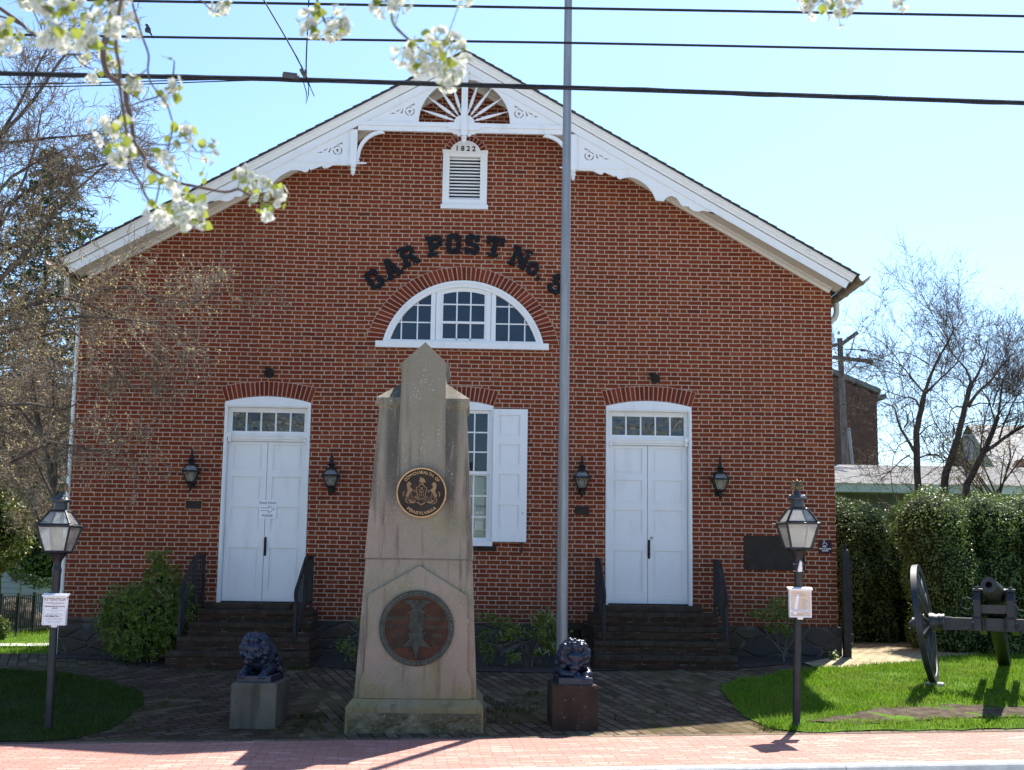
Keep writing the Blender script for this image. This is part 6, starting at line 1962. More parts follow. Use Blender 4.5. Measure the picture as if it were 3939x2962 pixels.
# limbs and cables traced at their own distances (metres)
PEAR = {'main': [(-0.89, 2.9, 3.065), (-0.895, 2.909, 3.048), (-0.894, 2.918, 3.02), (-0.904, 2.927, 2.974), (-0.915, 2.936, 2.935), (-0.912, 2.945, 2.897), (-0.903, 2.955, 2.876), (-0.879, 2.964, 2.862), (-0.868, 2.973, 2.848), (-0.865, 2.982, 2.816), (-0.86, 2.991, 2.799), (-0.854, 3.0, 2.767), (-0.851, 3.009, 2.734), (-0.835, 3.018, 2.709), (-0.823, 3.027, 2.691), (-0.817, 3.036, 2.677), (-0.784, 3.045, 2.659), (-0.748, 3.055, 2.645), (-0.701, 3.064, 2.638), (-0.637, 3.073, 2.629), (-0.608, 3.082, 2.64), (-0.592, 3.091, 2.634), (-0.573, 3.1, 2.626)], 'second': [(-0.747, 2.5, 2.881), (-0.756, 2.523, 2.873), (-0.768, 2.546, 2.822), (-0.774, 2.569, 2.785), (-0.771, 2.592, 2.755), (-0.776, 2.615, 2.726), (-0.774, 2.638, 2.688), (-0.773, 2.662, 2.659), (-0.773, 2.685, 2.626), (-0.769, 2.708, 2.576), (-0.751, 2.731, 2.543), (-0.744, 2.754, 2.521), (-0.73, 2.777, 2.509), (-0.704, 2.8, 2.493)], 'third': [(-0.762, 2.6, 2.928), (-0.762, 2.618, 2.917), (-0.754, 2.636, 2.884), (-0.745, 2.655, 2.851), (-0.734, 2.673, 2.817), (-0.739, 2.691, 2.792), (-0.737, 2.709, 2.77), (-0.721, 2.727, 2.748), (-0.706, 2.745, 2.729), (-0.695, 2.764, 2.694), (-0.674, 2.782, 2.671), (-0.648, 2.8, 2.642)], 'sideA': [(-0.873, 3.0, 2.814), (-0.85, 3.0, 2.824), (-0.81, 3.0, 2.839), (-0.77, 3.0, 2.852), (-0.756, 3.0, 2.858)], 'sideB': [(-0.89, 3.0, 2.876), (-0.805, 2.85, 2.835), (-0.745, 2.7, 2.794)], 'sideC': [(-0.849, 3.0, 2.745), (-0.818, 2.975, 2.724), (-0.787, 2.95, 2.707), (-0.751, 2.925, 2.698), (-0.695, 2.9, 2.697)], 'sideD': [(-0.691, 2.75, 2.689), (-0.696, 2.75, 2.656), (-0.705, 2.75, 2.624)], 'sideE': [(-0.806, 2.75, 2.709), (-0.833, 2.75, 2.689)], 'sideF': [(-0.821, 3.02, 2.689), (-0.807, 2.96, 2.635), (-0.793, 2.9, 2.586)], 'sideG': [(-0.865, 3.0, 2.852), (-0.823, 2.95, 2.814)], 'sideG2': [(-0.857, 3.0, 2.823), (-0.842, 2.975, 2.8), (-0.826, 2.95, 2.779)], 'sideH': [(-0.711, 2.8, 2.82), (-0.71, 2.8, 2.84), (-0.71, 2.8, 2.857)], 'sideI': [(-0.736, 2.8, 2.515), (-0.731, 2.8, 2.541), (-0.727, 2.8, 2.571)], 'sideJ': [(-0.573, 3.1, 2.626), (-0.551, 3.1, 2.619), (-0.537, 3.1, 2.598)], 'left1': [(-1.482, 3.6, 3.368), (-1.43, 3.6, 3.326), (-1.374, 3.6, 3.288), (-1.335, 3.6, 3.254), (-1.289, 3.6, 3.234), (-1.237, 3.6, 3.194), (-1.184, 3.6, 3.189), (-1.159, 3.6, 3.187)], 'left1b': [(-1.453, 3.6, 3.308), (-1.403, 3.6, 3.294), (-1.365, 3.6, 3.275)], 'left2': [(-1.208, 3.6, 3.19), (-1.173, 3.6, 3.155), (-1.136, 3.6, 3.143), (-1.124, 3.6, 3.143)], 'left3': [(-1.338, 3.6, 3.328), (-1.326, 3.6, 3.307), (-1.303, 3.6, 3.264)], 'left4': [(-0.727, 2.0, 2.623), (-0.717, 2.0, 2.616), (-0.707, 2.0, 2.609)], 'top1': [(-0.932, 3.0, 3.072), (-0.96, 3.0, 3.08), (-0.971, 3.0, 3.066), (-0.972, 3.0, 3.047), (-0.964, 3.0, 3.033), (-0.95, 3.0, 3.028)], 'top2': [(-0.816, 3.4, 3.28), (-0.793, 3.4, 3.273), (-0.772, 3.4, 3.252), (-0.752, 3.4, 3.243)], 'mid1': [(-0.215, 2.7, 2.982), (-0.21, 2.7, 2.932), (-0.202, 2.7, 2.909), (-0.176, 2.7, 2.883), (-0.154, 2.7, 2.864), (-0.131, 2.7, 2.849), (-0.102, 2.7, 2.833)], 'midtop': [(-0.397, 2.8, 3.028), (-0.385, 2.8, 2.996), (-0.373, 2.8, 2.964), (-0.364, 2.8, 2.945)], 'right1': [(0.806, 2.9, 3.137), (0.828, 2.9, 3.102), (0.839, 2.9, 3.084)], 'right2': [(1.021, 2.9, 3.131), (1.006, 2.9, 3.097)]}
CLUSTERS = [(-1.003, 2.6, 2.811, 0.0273), (-1.018, 2.6, 2.797, 0.0201), (-1.024, 2.6, 2.842, 0.0144), (-1.203, 3.2, 3.166, 0.0194), (-0.763, 2.1, 2.672, 0.0255), (-0.697, 2.0, 2.619, 0.0243), (-0.706, 2.0, 2.587, 0.0243), (-0.716, 2.0, 2.573, 0.0177), (-0.721, 2.1, 2.61, 0.0209), (-0.99, 3.0, 3.061, 0.0298), (-0.775, 2.4, 2.749, 0.0265), (-0.756, 2.4, 2.79, 0.0252), (-0.778, 2.6, 2.889, 0.023), (-0.763, 2.5, 2.805, 0.0221), (-0.85, 2.9, 2.974, 0.0304), (-0.918, 3.0, 2.951, 0.0265), (-0.91, 3.0, 2.922, 0.0199), (-1.175, 3.6, 3.18, 0.0199), (-1.145, 3.6, 3.125, 0.0219), (-0.785, 2.4, 2.729, 0.0239), (-0.838, 2.9, 2.842, 0.0224), (-0.817, 2.9, 2.829, 0.0144), (-0.712, 2.8, 2.801, 0.0232), (-0.721, 2.8, 2.766, 0.0186), (-0.83, 2.7, 2.658, 0.0343), (-0.79, 2.7, 2.662, 0.0253), (-0.768, 2.6, 2.562, 0.0258), (-0.744, 2.6, 2.573, 0.0172), (-0.705, 2.75, 2.62, 0.0334), (-0.673, 2.75, 2.663, 0.0258), (-0.636, 2.8, 2.643, 0.034), (-0.666, 2.8, 2.684, 0.0186), (-0.733, 2.9, 2.608, 0.0272), (-0.706, 2.9, 2.575, 0.0176), (-0.716, 2.75, 2.479, 0.038), (-0.652, 2.7, 2.479, 0.0298), (-0.648, 2.7, 2.457, 0.0239), (-0.63, 2.75, 2.497, 0.0167), (-0.605, 3.1, 2.693, 0.0171), (-0.582, 3.1, 2.673, 0.0257), (-0.55, 3.1, 2.659, 0.024), (-0.562, 3.1, 2.619, 0.0205), (-0.523, 3.1, 2.62, 0.024), (-0.509, 3.1, 2.64, 0.0171), (-0.536, 3.1, 2.582, 0.0171), (-0.631, 2.8, 2.475, 0.0124), (-0.737, 3.4, 3.26, 0.0319), (-0.172, 2.6, 2.81, 0.0336), (-0.127, 2.6, 2.826, 0.0336), (-0.143, 2.6, 2.785, 0.0302), (-0.106, 2.7, 2.881, 0.0279), (-0.073, 2.7, 2.874, 0.0279), (-0.065, 2.7, 2.84, 0.0296), (-0.091, 2.6, 2.776, 0.0302), (-0.068, 2.7, 2.801, 0.0244), (-0.086, 2.7, 2.784, 0.0209), (-0.112, 2.6, 2.805, 0.0269), (-0.398, 2.8, 2.944, 0.0289), (-0.357, 2.8, 2.937, 0.0362), (-0.33, 2.8, 2.947, 0.0217), (-0.407, 2.8, 2.971, 0.0289), (-0.346, 2.8, 2.973, 0.0325), (0.805, 2.9, 3.083, 0.0443), (0.855, 2.9, 3.07, 0.0422), (0.777, 2.9, 3.098, 0.0379), (0.882, 2.9, 3.091, 0.0295), (1.003, 2.9, 3.092, 0.0232), (-0.214, 2.6, 2.913, 0.0425), (-0.179, 2.6, 2.919, 0.0283), (-0.05, 2.6, 2.936, 0.0283), (-0.7, 3.2, 3.169, 0.0302)]
LEAVES = [(-0.933, 2.95, 2.946, 0.0228, 80), (-0.901, 2.95, 2.956, 0.0195, 30), (-0.699, 2.8, 2.765, 0.0247, 100), (-0.719, 2.8, 2.86, 0.0124, 20), (-0.784, 2.6, 2.583, 0.0158, 60), (-0.767, 2.6, 2.586, 0.0172, -10), (-0.705, 2.75, 2.653, 0.0167, 110), (-0.662, 2.75, 2.677, 0.0152, 80), (-0.644, 2.75, 2.674, 0.0213, 50), (-0.614, 2.8, 2.656, 0.0155, 0), (-0.718, 2.9, 2.618, 0.0192, 60), (-0.772, 2.9, 2.604, 0.0256, 110), (-0.698, 2.75, 2.495, 0.0273, -20), (-0.73, 2.75, 2.507, 0.0182, 20), (-0.646, 2.7, 2.438, 0.0239, 80), (-0.685, 3.05, 2.648, 0.0152, 110), (-0.516, 3.1, 2.649, 0.0257, 80), (-0.495, 3.1, 2.603, 0.0171, 120), (-0.694, 2.8, 2.792, 0.0155, -5), (-0.708, 2.1, 2.641, 0.0116, 80), (-0.687, 2.0, 2.613, 0.0177, 30), (-0.821, 2.6, 2.905, 0.0172, 0), (-0.634, 2.75, 2.513, 0.0152, 60), (-0.788, 2.7, 2.64, 0.0179, 100), (-1.205, 3.2, 3.166, 0.0212, 90), (-1.026, 2.6, 2.826, 0.023, 90), (-0.775, 2.4, 2.748, 0.0159, -40), (-0.835, 2.9, 2.821, 0.0192, 10), (-0.682, 3.0, 2.651, 0.0133, 110), (-0.092, 2.58, 2.793, 0.02, 100), (-0.081, 2.58, 2.777, 0.02, 80), (-0.05, 2.7, 2.863, 0.0192, 60), (-0.39, 2.8, 2.924, 0.0181, 80), (-0.36, 2.8, 2.937, 0.0145, 90), (0.78, 2.9, 3.077, 0.0274, 90), (0.863, 2.9, 3.058, 0.0253, 80), (1.002, 2.9, 3.088, 0.0169, 0), (-0.389, 2.8, 2.972, 0.0204, 80)]
WIRES = {'top': [(-6.718, 10.2, 6.326), (-2.965, 10.2, 6.346), (0.585, 10.2, 6.38), (4.586, 10.2, 6.413), (7.757, 10.2, 6.443)], 'second': [(-6.551, 10.0, 5.896), (-3.807, 10.0, 5.941), (-2.758, 10.0, 5.949), (0.577, 10.0, 5.988), (4.483, 10.0, 6.008), (7.578, 10.0, 6.023)], 'bundle': [(-6.389, 9.8, 5.507), (-3.855, 9.8, 5.532), (-2.649, 9.8, 5.536), (-1.508, 9.8, 5.541), (-0.547, 9.8, 5.531), (0.942, 9.8, 5.525), (4.375, 9.8, 5.489), (7.387, 9.8, 5.461)], 'thin1': [(-6.44, 9.9, 5.414), (-3.888, 9.9, 5.474), (-3.006, 9.9, 5.516), (-2.304, 9.9, 5.557), (-1.97, 9.9, 5.569)], 'thin2': [(-6.437, 9.9, 5.384), (-3.886, 9.9, 5.451), (-3.004, 9.9, 5.489), (-2.229, 9.9, 5.543), (-1.821, 9.9, 5.565)], 'tie1': [(-1.913, 9.8, 6.396), (-1.794, 9.8, 6.202), (-1.595, 9.8, 5.874), (-1.452, 9.8, 5.624), (-1.428, 9.8, 5.555)], 'tie2': [(-1.432, 9.8, 6.29), (-1.434, 9.8, 5.917), (-1.438, 9.8, 5.625), (-1.428, 9.8, 5.567)], 'loop1': [(-1.506, 9.78, 5.545), (-1.45, 9.78, 5.52), (-1.42, 9.78, 5.424), (-1.421, 9.78, 5.328), (-1.405, 9.78, 5.405), (-1.404, 9.78, 5.482), (-1.433, 9.78, 5.559)], 'loop2': [(-1.442, 9.78, 5.617), (-1.413, 9.78, 5.521), (-1.385, 9.78, 5.456), (-1.357, 9.78, 5.395)]}
BIRD = (-2.759, 10.0, 5.968)
CLAMP = [(-1.554, 9.78, 5.56), (-1.452, 9.78, 5.585)]
RT = [([(8.37, 24.0, 2.974), (8.367, 24.0, 3.187), (8.354, 24.0, 3.811), (8.356, 24.0, 4.313), (8.419, 24.0, 4.585), (8.48, 24.0, 4.803), (8.523, 24.0, 5.021), (8.553, 24.0, 5.113)], 0.135, 0.075), ([(8.553, 24.0, 5.113), (8.634, 24.0, 5.387), (8.714, 24.0, 5.626), (8.794, 24.0, 5.828), (8.873, 24.0, 6.013), (8.955, 24.0, 6.272)], 0.06, 0.02), ([(8.57, 24.0, 5.095), (8.776, 24.0, 5.28), (9.02, 24.0, 5.494), (9.208, 24.0, 5.671), (9.325, 24.0, 5.875), (9.424, 24.0, 6.097)], 0.045, 0.015), ([(8.525, 24.0, 5.094), (8.358, 24.0, 5.291), (8.183, 24.0, 5.525), (7.988, 24.0, 5.685), (7.881, 24.0, 5.775)], 0.035, 0.01), ([(8.34, 24.0, 5.291), (8.253, 24.0, 5.398), (8.036, 24.0, 5.449), (7.801, 24.0, 5.499)], 0.025, 0.008), ([(8.633, 24.0, 5.642), (8.5, 24.0, 5.75), (8.357, 24.0, 5.857), (8.14, 24.0, 5.926)], 0.028, 0.008), ([(8.443, 24.0, 4.784), (8.366, 24.0, 4.928), (8.24, 24.0, 4.98), (8.077, 24.0, 4.977), (7.861, 24.0, 5.028), (7.645, 24.0, 5.096)], 0.035, 0.01), ([(8.318, 24.0, 3.936), (8.25, 24.0, 4.078), (8.165, 24.0, 4.256), (8.096, 24.0, 4.381), (8.04, 24.0, 4.614), (8.018, 24.0, 4.795), (7.947, 24.0, 4.866), (7.786, 24.0, 4.936)], 0.06, 0.012), ([(8.124, 24.0, 4.4), (8.19, 24.0, 4.509), (8.185, 24.0, 4.635), (8.242, 24.0, 4.726)], 0.03, 0.012), ([(8.33, 24.0, 4.349), (8.301, 24.0, 4.583), (8.244, 24.0, 4.799)], 0.03, 0.01), ([(8.4, 24.0, 4.26), (8.549, 24.0, 4.407), (8.715, 24.0, 4.5), (8.854, 24.0, 4.34), (8.923, 24.0, 4.215)], 0.025, 0.008), ([(8.405, 24.0, 3.83), (8.569, 24.0, 3.895), (8.732, 24.0, 3.898), (8.872, 24.0, 3.784), (8.943, 24.0, 3.731)], 0.03, 0.014), ([(8.226, 24.0, 3.889), (8.079, 24.0, 3.788), (7.894, 24.0, 3.589), (7.727, 24.0, 3.408)], 0.03, 0.012), ([(8.162, 24.0, 4.148), (7.997, 24.0, 4.056), (7.865, 24.0, 3.857), (7.784, 24.0, 3.534)], 0.022, 0.008), ([(8.454, 24.0, 4.261), (8.539, 24.0, 4.101), (8.622, 24.0, 3.869), (8.723, 24.0, 3.62)], 0.018, 0.006), ([(8.258, 24.0, 3.738), (8.074, 24.0, 3.61), (7.941, 24.0, 3.358)], 0.018, 0.006)]
RT2 = [([(9.176, 25.0, 2.996), (9.222, 25.0, 3.256), (9.282, 25.0, 3.665), (9.353, 25.0, 3.834), (9.446, 25.0, 4.078), (9.54, 25.0, 4.342), (9.617, 25.0, 4.643), (9.693, 25.0, 4.927), (9.779, 25.0, 5.231), (9.843, 25.0, 5.422)], 0.15, 0.085), ([(9.843, 25.0, 5.422), (9.828, 25.0, 5.536), (9.759, 25.0, 5.724), (9.65, 25.0, 5.875), (9.504, 25.0, 6.044), (9.434, 25.0, 6.234)], 0.05, 0.015), ([(9.872, 25.0, 5.441), (10.002, 25.0, 5.615), (10.103, 25.0, 5.769), (10.205, 25.0, 5.962), (10.307, 25.0, 6.135), (10.393, 25.0, 6.386)], 0.055, 0.018), ([(9.77, 25.0, 4.966), (9.929, 25.0, 5.177), (10.086, 25.0, 5.332), (10.321, 25.0, 5.507), (10.539, 25.0, 5.739), (10.737, 25.0, 5.933), (10.956, 25.0, 6.148)], 0.065, 0.025), ([(9.769, 25.0, 4.948), (9.98, 25.0, 5.027), (10.226, 25.0, 5.003), (10.53, 25.0, 5.027), (10.89, 25.0, 5.024)], 0.03, 0.012), ([(9.656, 25.0, 4.946), (9.524, 25.0, 4.962), (9.388, 25.0, 4.865), (9.344, 25.0, 4.676), (9.316, 25.0, 4.413)], 0.03, 0.01), ([(9.568, 25.0, 4.605), (9.455, 25.0, 4.622), (9.402, 25.0, 4.433), (9.366, 25.0, 4.208)], 0.028, 0.01), ([(9.681, 25.0, 4.607), (9.872, 25.0, 4.667), (10.1, 25.0, 4.689), (10.233, 25.0, 4.711)], 0.025, 0.01), ([(9.595, 25.0, 4.305), (9.711, 25.0, 4.373), (9.858, 25.0, 4.272), (9.946, 25.0, 4.086)], 0.028, 0.012), ([(10.165, 25.0, 5.409), (10.153, 25.0, 5.599), (10.125, 25.0, 5.865), (10.124, 25.0, 6.094)], 0.022, 0.008), ([(9.764, 25.0, 5.326), (9.637, 25.0, 5.494), (9.489, 25.0, 5.605), (9.339, 25.0, 5.66)], 0.022, 0.008), ([(9.335, 25.0, 3.852), (9.21, 25.0, 4.037), (9.142, 25.0, 4.26)], 0.022, 0.007)]
RT3 = [([(10.032, 26.0, 3.131), (10.063, 26.0, 3.459), (10.23, 26.0, 3.752), (10.356, 26.0, 3.986), (10.461, 26.0, 4.182), (10.588, 26.0, 4.438), (10.696, 26.0, 4.694), (10.773, 26.0, 4.891)], 0.15, 0.08), ([(10.773, 26.0, 4.891), (10.841, 26.0, 5.128), (10.901, 26.0, 5.404), (10.969, 26.0, 5.622), (11.014, 26.0, 5.742)], 0.045, 0.025), ([(10.719, 26.0, 4.772), (10.679, 26.0, 5.007), (10.667, 26.0, 5.203), (10.587, 26.0, 5.438), (10.557, 26.0, 5.674)], 0.04, 0.012), ([(10.499, 26.0, 4.164), (10.681, 26.0, 4.303), (10.925, 26.0, 4.502), (11.107, 26.0, 4.632), (11.328, 26.0, 4.744), (11.607, 26.0, 4.827)], 0.075, 0.05), ([(11.107, 26.0, 4.632), (11.192, 26.0, 4.78), (11.274, 26.0, 4.87)], 0.035, 0.03), ([(10.784, 26.0, 4.422), (10.892, 26.0, 4.658), (11.102, 26.0, 4.995), (11.292, 26.0, 5.293), (11.48, 26.0, 5.533)], 0.04, 0.015), ([(10.754, 26.0, 4.656), (10.996, 26.0, 4.816), (11.236, 26.0, 4.899)], 0.022, 0.008), ([(10.804, 26.0, 4.931), (10.95, 26.0, 5.129), (11.235, 26.0, 5.351), (11.363, 26.0, 5.57)], 0.03, 0.012), ([(10.579, 26.0, 4.204), (10.614, 26.0, 4.088), (10.516, 26.0, 4.086)], 0.03, 0.012), ([(10.38, 26.0, 4.123), (10.365, 26.0, 4.493), (10.369, 26.0, 4.884), (10.405, 26.0, 5.316)], 0.035, 0.015), ([(10.672, 26.0, 5.085), (10.742, 26.0, 5.362), (10.871, 26.0, 5.621), (10.94, 26.0, 5.879), (10.992, 26.0, 6.178)], 0.03, 0.01)]
LT = [([(-6.275, 15.0, 0.16), (-6.443, 15.0, 1.987), (-6.467, 15.0, 3.332), (-6.39, 15.0, 4.435)], 0.16, 0.11), ([(-6.39, 15.0, 4.435), (-6.077, 14.943, 5.665), (-5.802, 14.886, 6.729), (-5.55, 14.829, 6.957), (-5.373, 14.771, 7.154), (-5.111, 14.714, 7.561), (-4.864, 14.657, 7.845), (-4.697, 14.6, 8.104)], 0.036, 0.008), ([(-6.328, 15.0, 4.325), (-5.946, 14.967, 5.221), (-5.762, 14.933, 5.897), (-5.356, 14.9, 6.227), (-5.019, 14.867, 6.362), (-4.538, 14.833, 6.568), (-4.127, 14.8, 6.751)], 0.034, 0.008), ([(-6.269, 14.9, 5.536), (-5.774, 14.825, 6.64), (-5.424, 14.75, 6.703), (-4.967, 14.675, 6.773), (-4.552, 14.6, 6.836)], 0.025, 0.008), ([(-6.365, 15.0, 4.103), (-5.933, 15.014, 4.783), (-5.533, 15.029, 5.245), (-5.317, 15.043, 5.566), (-5.157, 15.057, 5.917), (-4.945, 15.071, 6.185), (-4.661, 15.086, 6.486), (-4.428, 15.1, 6.73)], 0.034, 0.01), ([(-6.456, 15.0, 3.881), (-5.917, 15.025, 4.505), (-5.395, 15.05, 4.717), (-5.027, 15.075, 4.814), (-4.657, 15.1, 4.94), (-4.282, 15.125, 5.009), (-3.948, 15.15, 4.851), (-3.567, 15.175, 4.864), (-3.192, 15.2, 5.048)], 0.034, 0.008), ([(-6.439, 15.0, 3.661), (-5.898, 15.029, 4.228), (-5.699, 15.057, 4.337), (-5.173, 15.086, 4.475), (-4.805, 15.114, 4.572), (-4.372, 15.143, 4.558), (-3.936, 15.171, 4.516), (-3.44, 15.2, 4.417)], 0.03, 0.007), ([(-5.035, 15.1, 4.819), (-4.675, 15.2, 4.733), (-4.251, 15.3, 4.591), (-3.983, 15.4, 4.329)], 0.022, 0.006), ([(-6.476, 15.0, 3.441), (-6.019, 15.12, 3.907), (-5.546, 15.24, 4.327), (-5.1, 15.36, 4.528), (-4.73, 15.48, 4.271), (-4.402, 15.6, 3.837)], 0.025, 0.007), ([(-6.444, 15.0, 4.434), (-6.068, 15.04, 5.01), (-5.697, 15.08, 5.768), (-5.517, 15.12, 6.187), (-5.391, 15.16, 6.61), (-5.323, 15.2, 7.097)], 0.025, 0.008), ([(-6.496, 15.0, 3.006), (-6.019, 15.2, 3.474), (-5.44, 15.4, 3.565), (-5.115, 15.6, 3.538), (-4.85, 15.8, 3.741)], 0.03, 0.006), ([(-6.479, 15.0, 2.79), (-5.963, 15.16, 2.92), (-5.473, 15.32, 2.831), (-5.047, 15.48, 3.074), (-4.419, 15.64, 2.958), (-4.01, 15.8, 2.95)], 0.03, 0.006), ([(-6.06, 14.9, 5.654), (-5.625, 14.8, 6.201), (-5.227, 14.7, 6.462), (-4.879, 14.6, 6.607)], 0.025, 0.006), ([(-5.808, 14.9, 6.734), (-5.496, 14.833, 7.366), (-5.286, 14.767, 7.869), (-5.178, 14.7, 8.253)], 0.022, 0.005)]
LT2 = [([(-7.262, 23.5, 0.684), (-7.349, 23.5, 1.424), (-7.463, 23.5, 1.921), (-7.61, 23.5, 2.672), (-7.803, 23.5, 3.344), (-7.956, 23.5, 3.766), (-8.116, 23.5, 4.275), (-8.245, 23.5, 4.961)], 0.1, 0.05), ([(-7.536, 23.5, 2.421), (-7.771, 23.5, 2.838), (-8.15, 23.5, 3.508), (-8.418, 23.5, 3.758)], 0.045, 0.015), ([(-7.703, 23.5, 3.092), (-7.73, 23.5, 3.77), (-7.79, 23.5, 4.453), (-7.791, 23.5, 5.142)], 0.05, 0.015), ([(-7.354, 23.5, 1.507), (-7.702, 23.5, 1.751), (-7.9, 23.5, 2.249), (-8.183, 23.5, 2.747), (-8.54, 23.5, 3.078)], 0.04, 0.012), ([(-7.914, 23.5, 3.767), (-7.594, 23.5, 4.028), (-7.441, 23.5, 4.287), (-7.388, 23.5, 4.804)], 0.035, 0.01), ([(-7.962, 23.5, 3.851), (-8.284, 23.5, 4.273), (-8.65, 23.5, 4.695), (-9.005, 23.5, 4.947)], 0.035, 0.01)]
# ---------------------------------------------------------------- trees, shrubs, hedges
def leaves(mb, C, N, size, rng, aspect=.5, fold=.25, jitter=.9):
    """many folded leaf faces: C centres (n,3), N outward directions (n,3)"""
    n = len(C)
    N = N+rng.normal(0, jitter, (n, 3)); N /= np.linalg.norm(N, axis=1)[:, None]+1e-9
    A = rng.normal(0, 1, (n, 3)); U = np.cross(N, A); U /= np.linalg.norm(U, axis=1)[:, None]+1e-9
    W = np.cross(N, U)
    s_ = size*rng.uniform(.65, 1.35, n)[:, None]
    V = np.empty((n, 4, 3))
    V[:, 0] = C-U*s_; V[:, 1] = C-W*s_*aspect+N*s_*fold*.5; V[:, 2] = C+U*s_; V[:, 3] = C+W*s_*aspect+N*s_*fold*.5
    b = np.arange(n)[:, None]*4
    mb.add(V.reshape(-1, 3), b+np.array([[0, 1, 2, 3]]))

def rosettes(mb, C, N, size, rng, k=7):
    """whorls of narrow leaves at shoot tips"""
    n = len(C)
    N = N+rng.normal(0, .45, (n, 3)); N /= np.linalg.norm(N, axis=1)[:, None]+1e-9
    A = rng.normal(0, 1, (n, 3)); U = np.cross(N, A); U /= np.linalg.norm(U, axis=1)[:, None]+1e-9
    W = np.cross(N, U)
    for j in range(k):
        a = 2*PI*j/k+rng.uniform(-.3, .3, n)
        d = U*np.cos(a)[:, None]+W*np.sin(a)[:, None]
        el = rng.uniform(.15, 1.1, n)[:, None]
        d = d*np.cos(el)+N*np.sin(el)
        s_ = size*rng.uniform(.8, 1.5, n)[:, None]
        sd = np.cross(d, N); sd /= np.linalg.norm(sd, axis=1)[:, None]+1e-9
        V = np.empty((n, 4, 3))
        V[:, 0] = C; V[:, 1] = C+d*s_*1.1-sd*s_*.32; V[:, 2] = C+d*s_*2.0-N*s_*.2; V[:, 3] = C+d*s_*1.1+sd*s_*.32
        b = np.arange(n)[:, None]*4
        mb.add(V.reshape(-1, 3), b+np.array([[0, 1, 2, 3]]))

def ribbon_tube(mb, pts, r0, r1, n=5):
    k = len(pts)
    mb.tube(pts, [r0+(r1-r0)*i/(k-1) for i in range(k)], n, cap=False)

def wander(p, d, L, nseg, rng, curl=.25, grav=0.0):
    pts = [p.copy()]; q = p.copy(); d = d.normalized()
    for i in range(nseg):
        d = (d+Vector((rng.gauss(0, curl), rng.gauss(0, curl), rng.gauss(0, curl)+grav))).normalized()
        q = q+d*(L/nseg); pts.append(q.copy())
    return pts, d

def spray(mb, limb, r0, r1, rng, depth, dens, L0, tips, up=.25, curl=.22, spread=.9, tmin=.15, r_tw=.004, shrink=.55, grav=0.0, minr=.0022):
    """side twigs along a limb, recursively"""
    pts = [Vector(p) for p in limb]
    seg = [(pts[i+1]-pts[i]).length for i in range(len(pts)-1)]; tot = sum(seg)
    n = max(1, int(dens*tot))
    for _ in range(n):
        t = rng.uniform(tmin, 1.0)*tot; i = 0
        while i < len(seg)-1 and t > seg[i]: t -= seg[i]; i += 1
        f = min(1, t/max(seg[i], 1e-6)); p = pts[i].lerp(pts[i+1], f)
        ax = (pts[i+1]-pts[i]).normalized()
        side = Vector((rng.gauss(0, 1), rng.gauss(0, 1), rng.gauss(0, 1)))
        side = (side-ax*side.dot(ax)).normalized()
        d = (ax*rng.uniform(.3, .9)+side*spread+Vector((0, 0, up))).normalized()
        L = L0*rng.uniform(.45, 1.2)
        tw, de = wander(p, d, L, 4 if depth > 0 else 3, rng, curl, grav)
        r = max(minr, r_tw*rng.uniform(.7, 1.1))
        ribbon_tube(mb, tw, r, max(minr*.7, r*.45), 4 if r > .008 else 3)
        if depth > 0:
            spray(mb, tw, r, r*.5, rng, depth-1, dens*1.7, L*shrink, tips, up, curl, spread, .1, r*.55, shrink, grav, minr)
        for q in tw[1:]: tips.append(q)

def arr(pts): return np.array([tuple(p) for p in pts])

def limb_tree(name, loc, label, cat, limbs, seed, bark, twigm, depth, dens, L0, r_tw, budm, bud_size, bud_keep, group=None, up=.25, grav=0.0, spread=.9, minr=.0022, tmin=.3, skip=1, fade=None):
    t = thing(name, loc, label, cat, group)
    rng = random.Random(seed)
    tm = MB(); lm = MB(); tw = MB(); tips = []
    for i, (pts, ra, rb) in enumerate(limbs):
        P = [Vector(p) for p in pts]
        # depth wobble so that the limbs are not in one plane
        w = rng.uniform(-1, 1)
        if i >= skip:
            P = [p+Vector((0, w*.55*(k/(len(P)-1))**1.3*min(1.5, (P[-1]-P[0]).length), 0)) for k, p in enumerate(P)]
        Q = []
        for a, b in zip(P[:-1], P[1:]):
            Q.append(a); Q.append(a.lerp(b, .5)+Vector((rng.gauss(0, .012), rng.gauss(0, .012), rng.gauss(0, .012)))*(a-b).length)
        Q.append(P[-1])
        ribbon_tube(tm if i < skip else lm, Q, ra, rb, 10 if ra > .05 else 6)
        spray(tw, Q, ra, rb, rng, depth, dens*(.35 if i < skip else 1), L0, tips, up, .22, spread, tmin if i >= skip else .6, r_tw, .55, grav, minr)
    trunk = tm.build('trunk', M[bark], t, smooth=True)
    if lm.n: lm.build('limbs', M[bark], t, smooth=True)
    tw.build('twigs', M[twigm], t, smooth=True)
    if budm:
        g = np.random.default_rng(seed)
        A = arr(tips)
        kp = np.full(len(A), bud_keep)
        if fade: kp *= np.clip((fade[1]-A[:, 2])/(fade[1]-fade[0]), .22, 1)
        A = A[g.uniform(0, 1, len(A)) < kp]
        A = A+g.normal(0, .004, A.shape)
        b = MB()
        leaves(b, A, np.tile([0, -.3, .6], (len(A), 1)), bud_size, g, .55, .4)
        b.build('leaf_buds', M[budm], t)  # buds set along the twig points
    return t

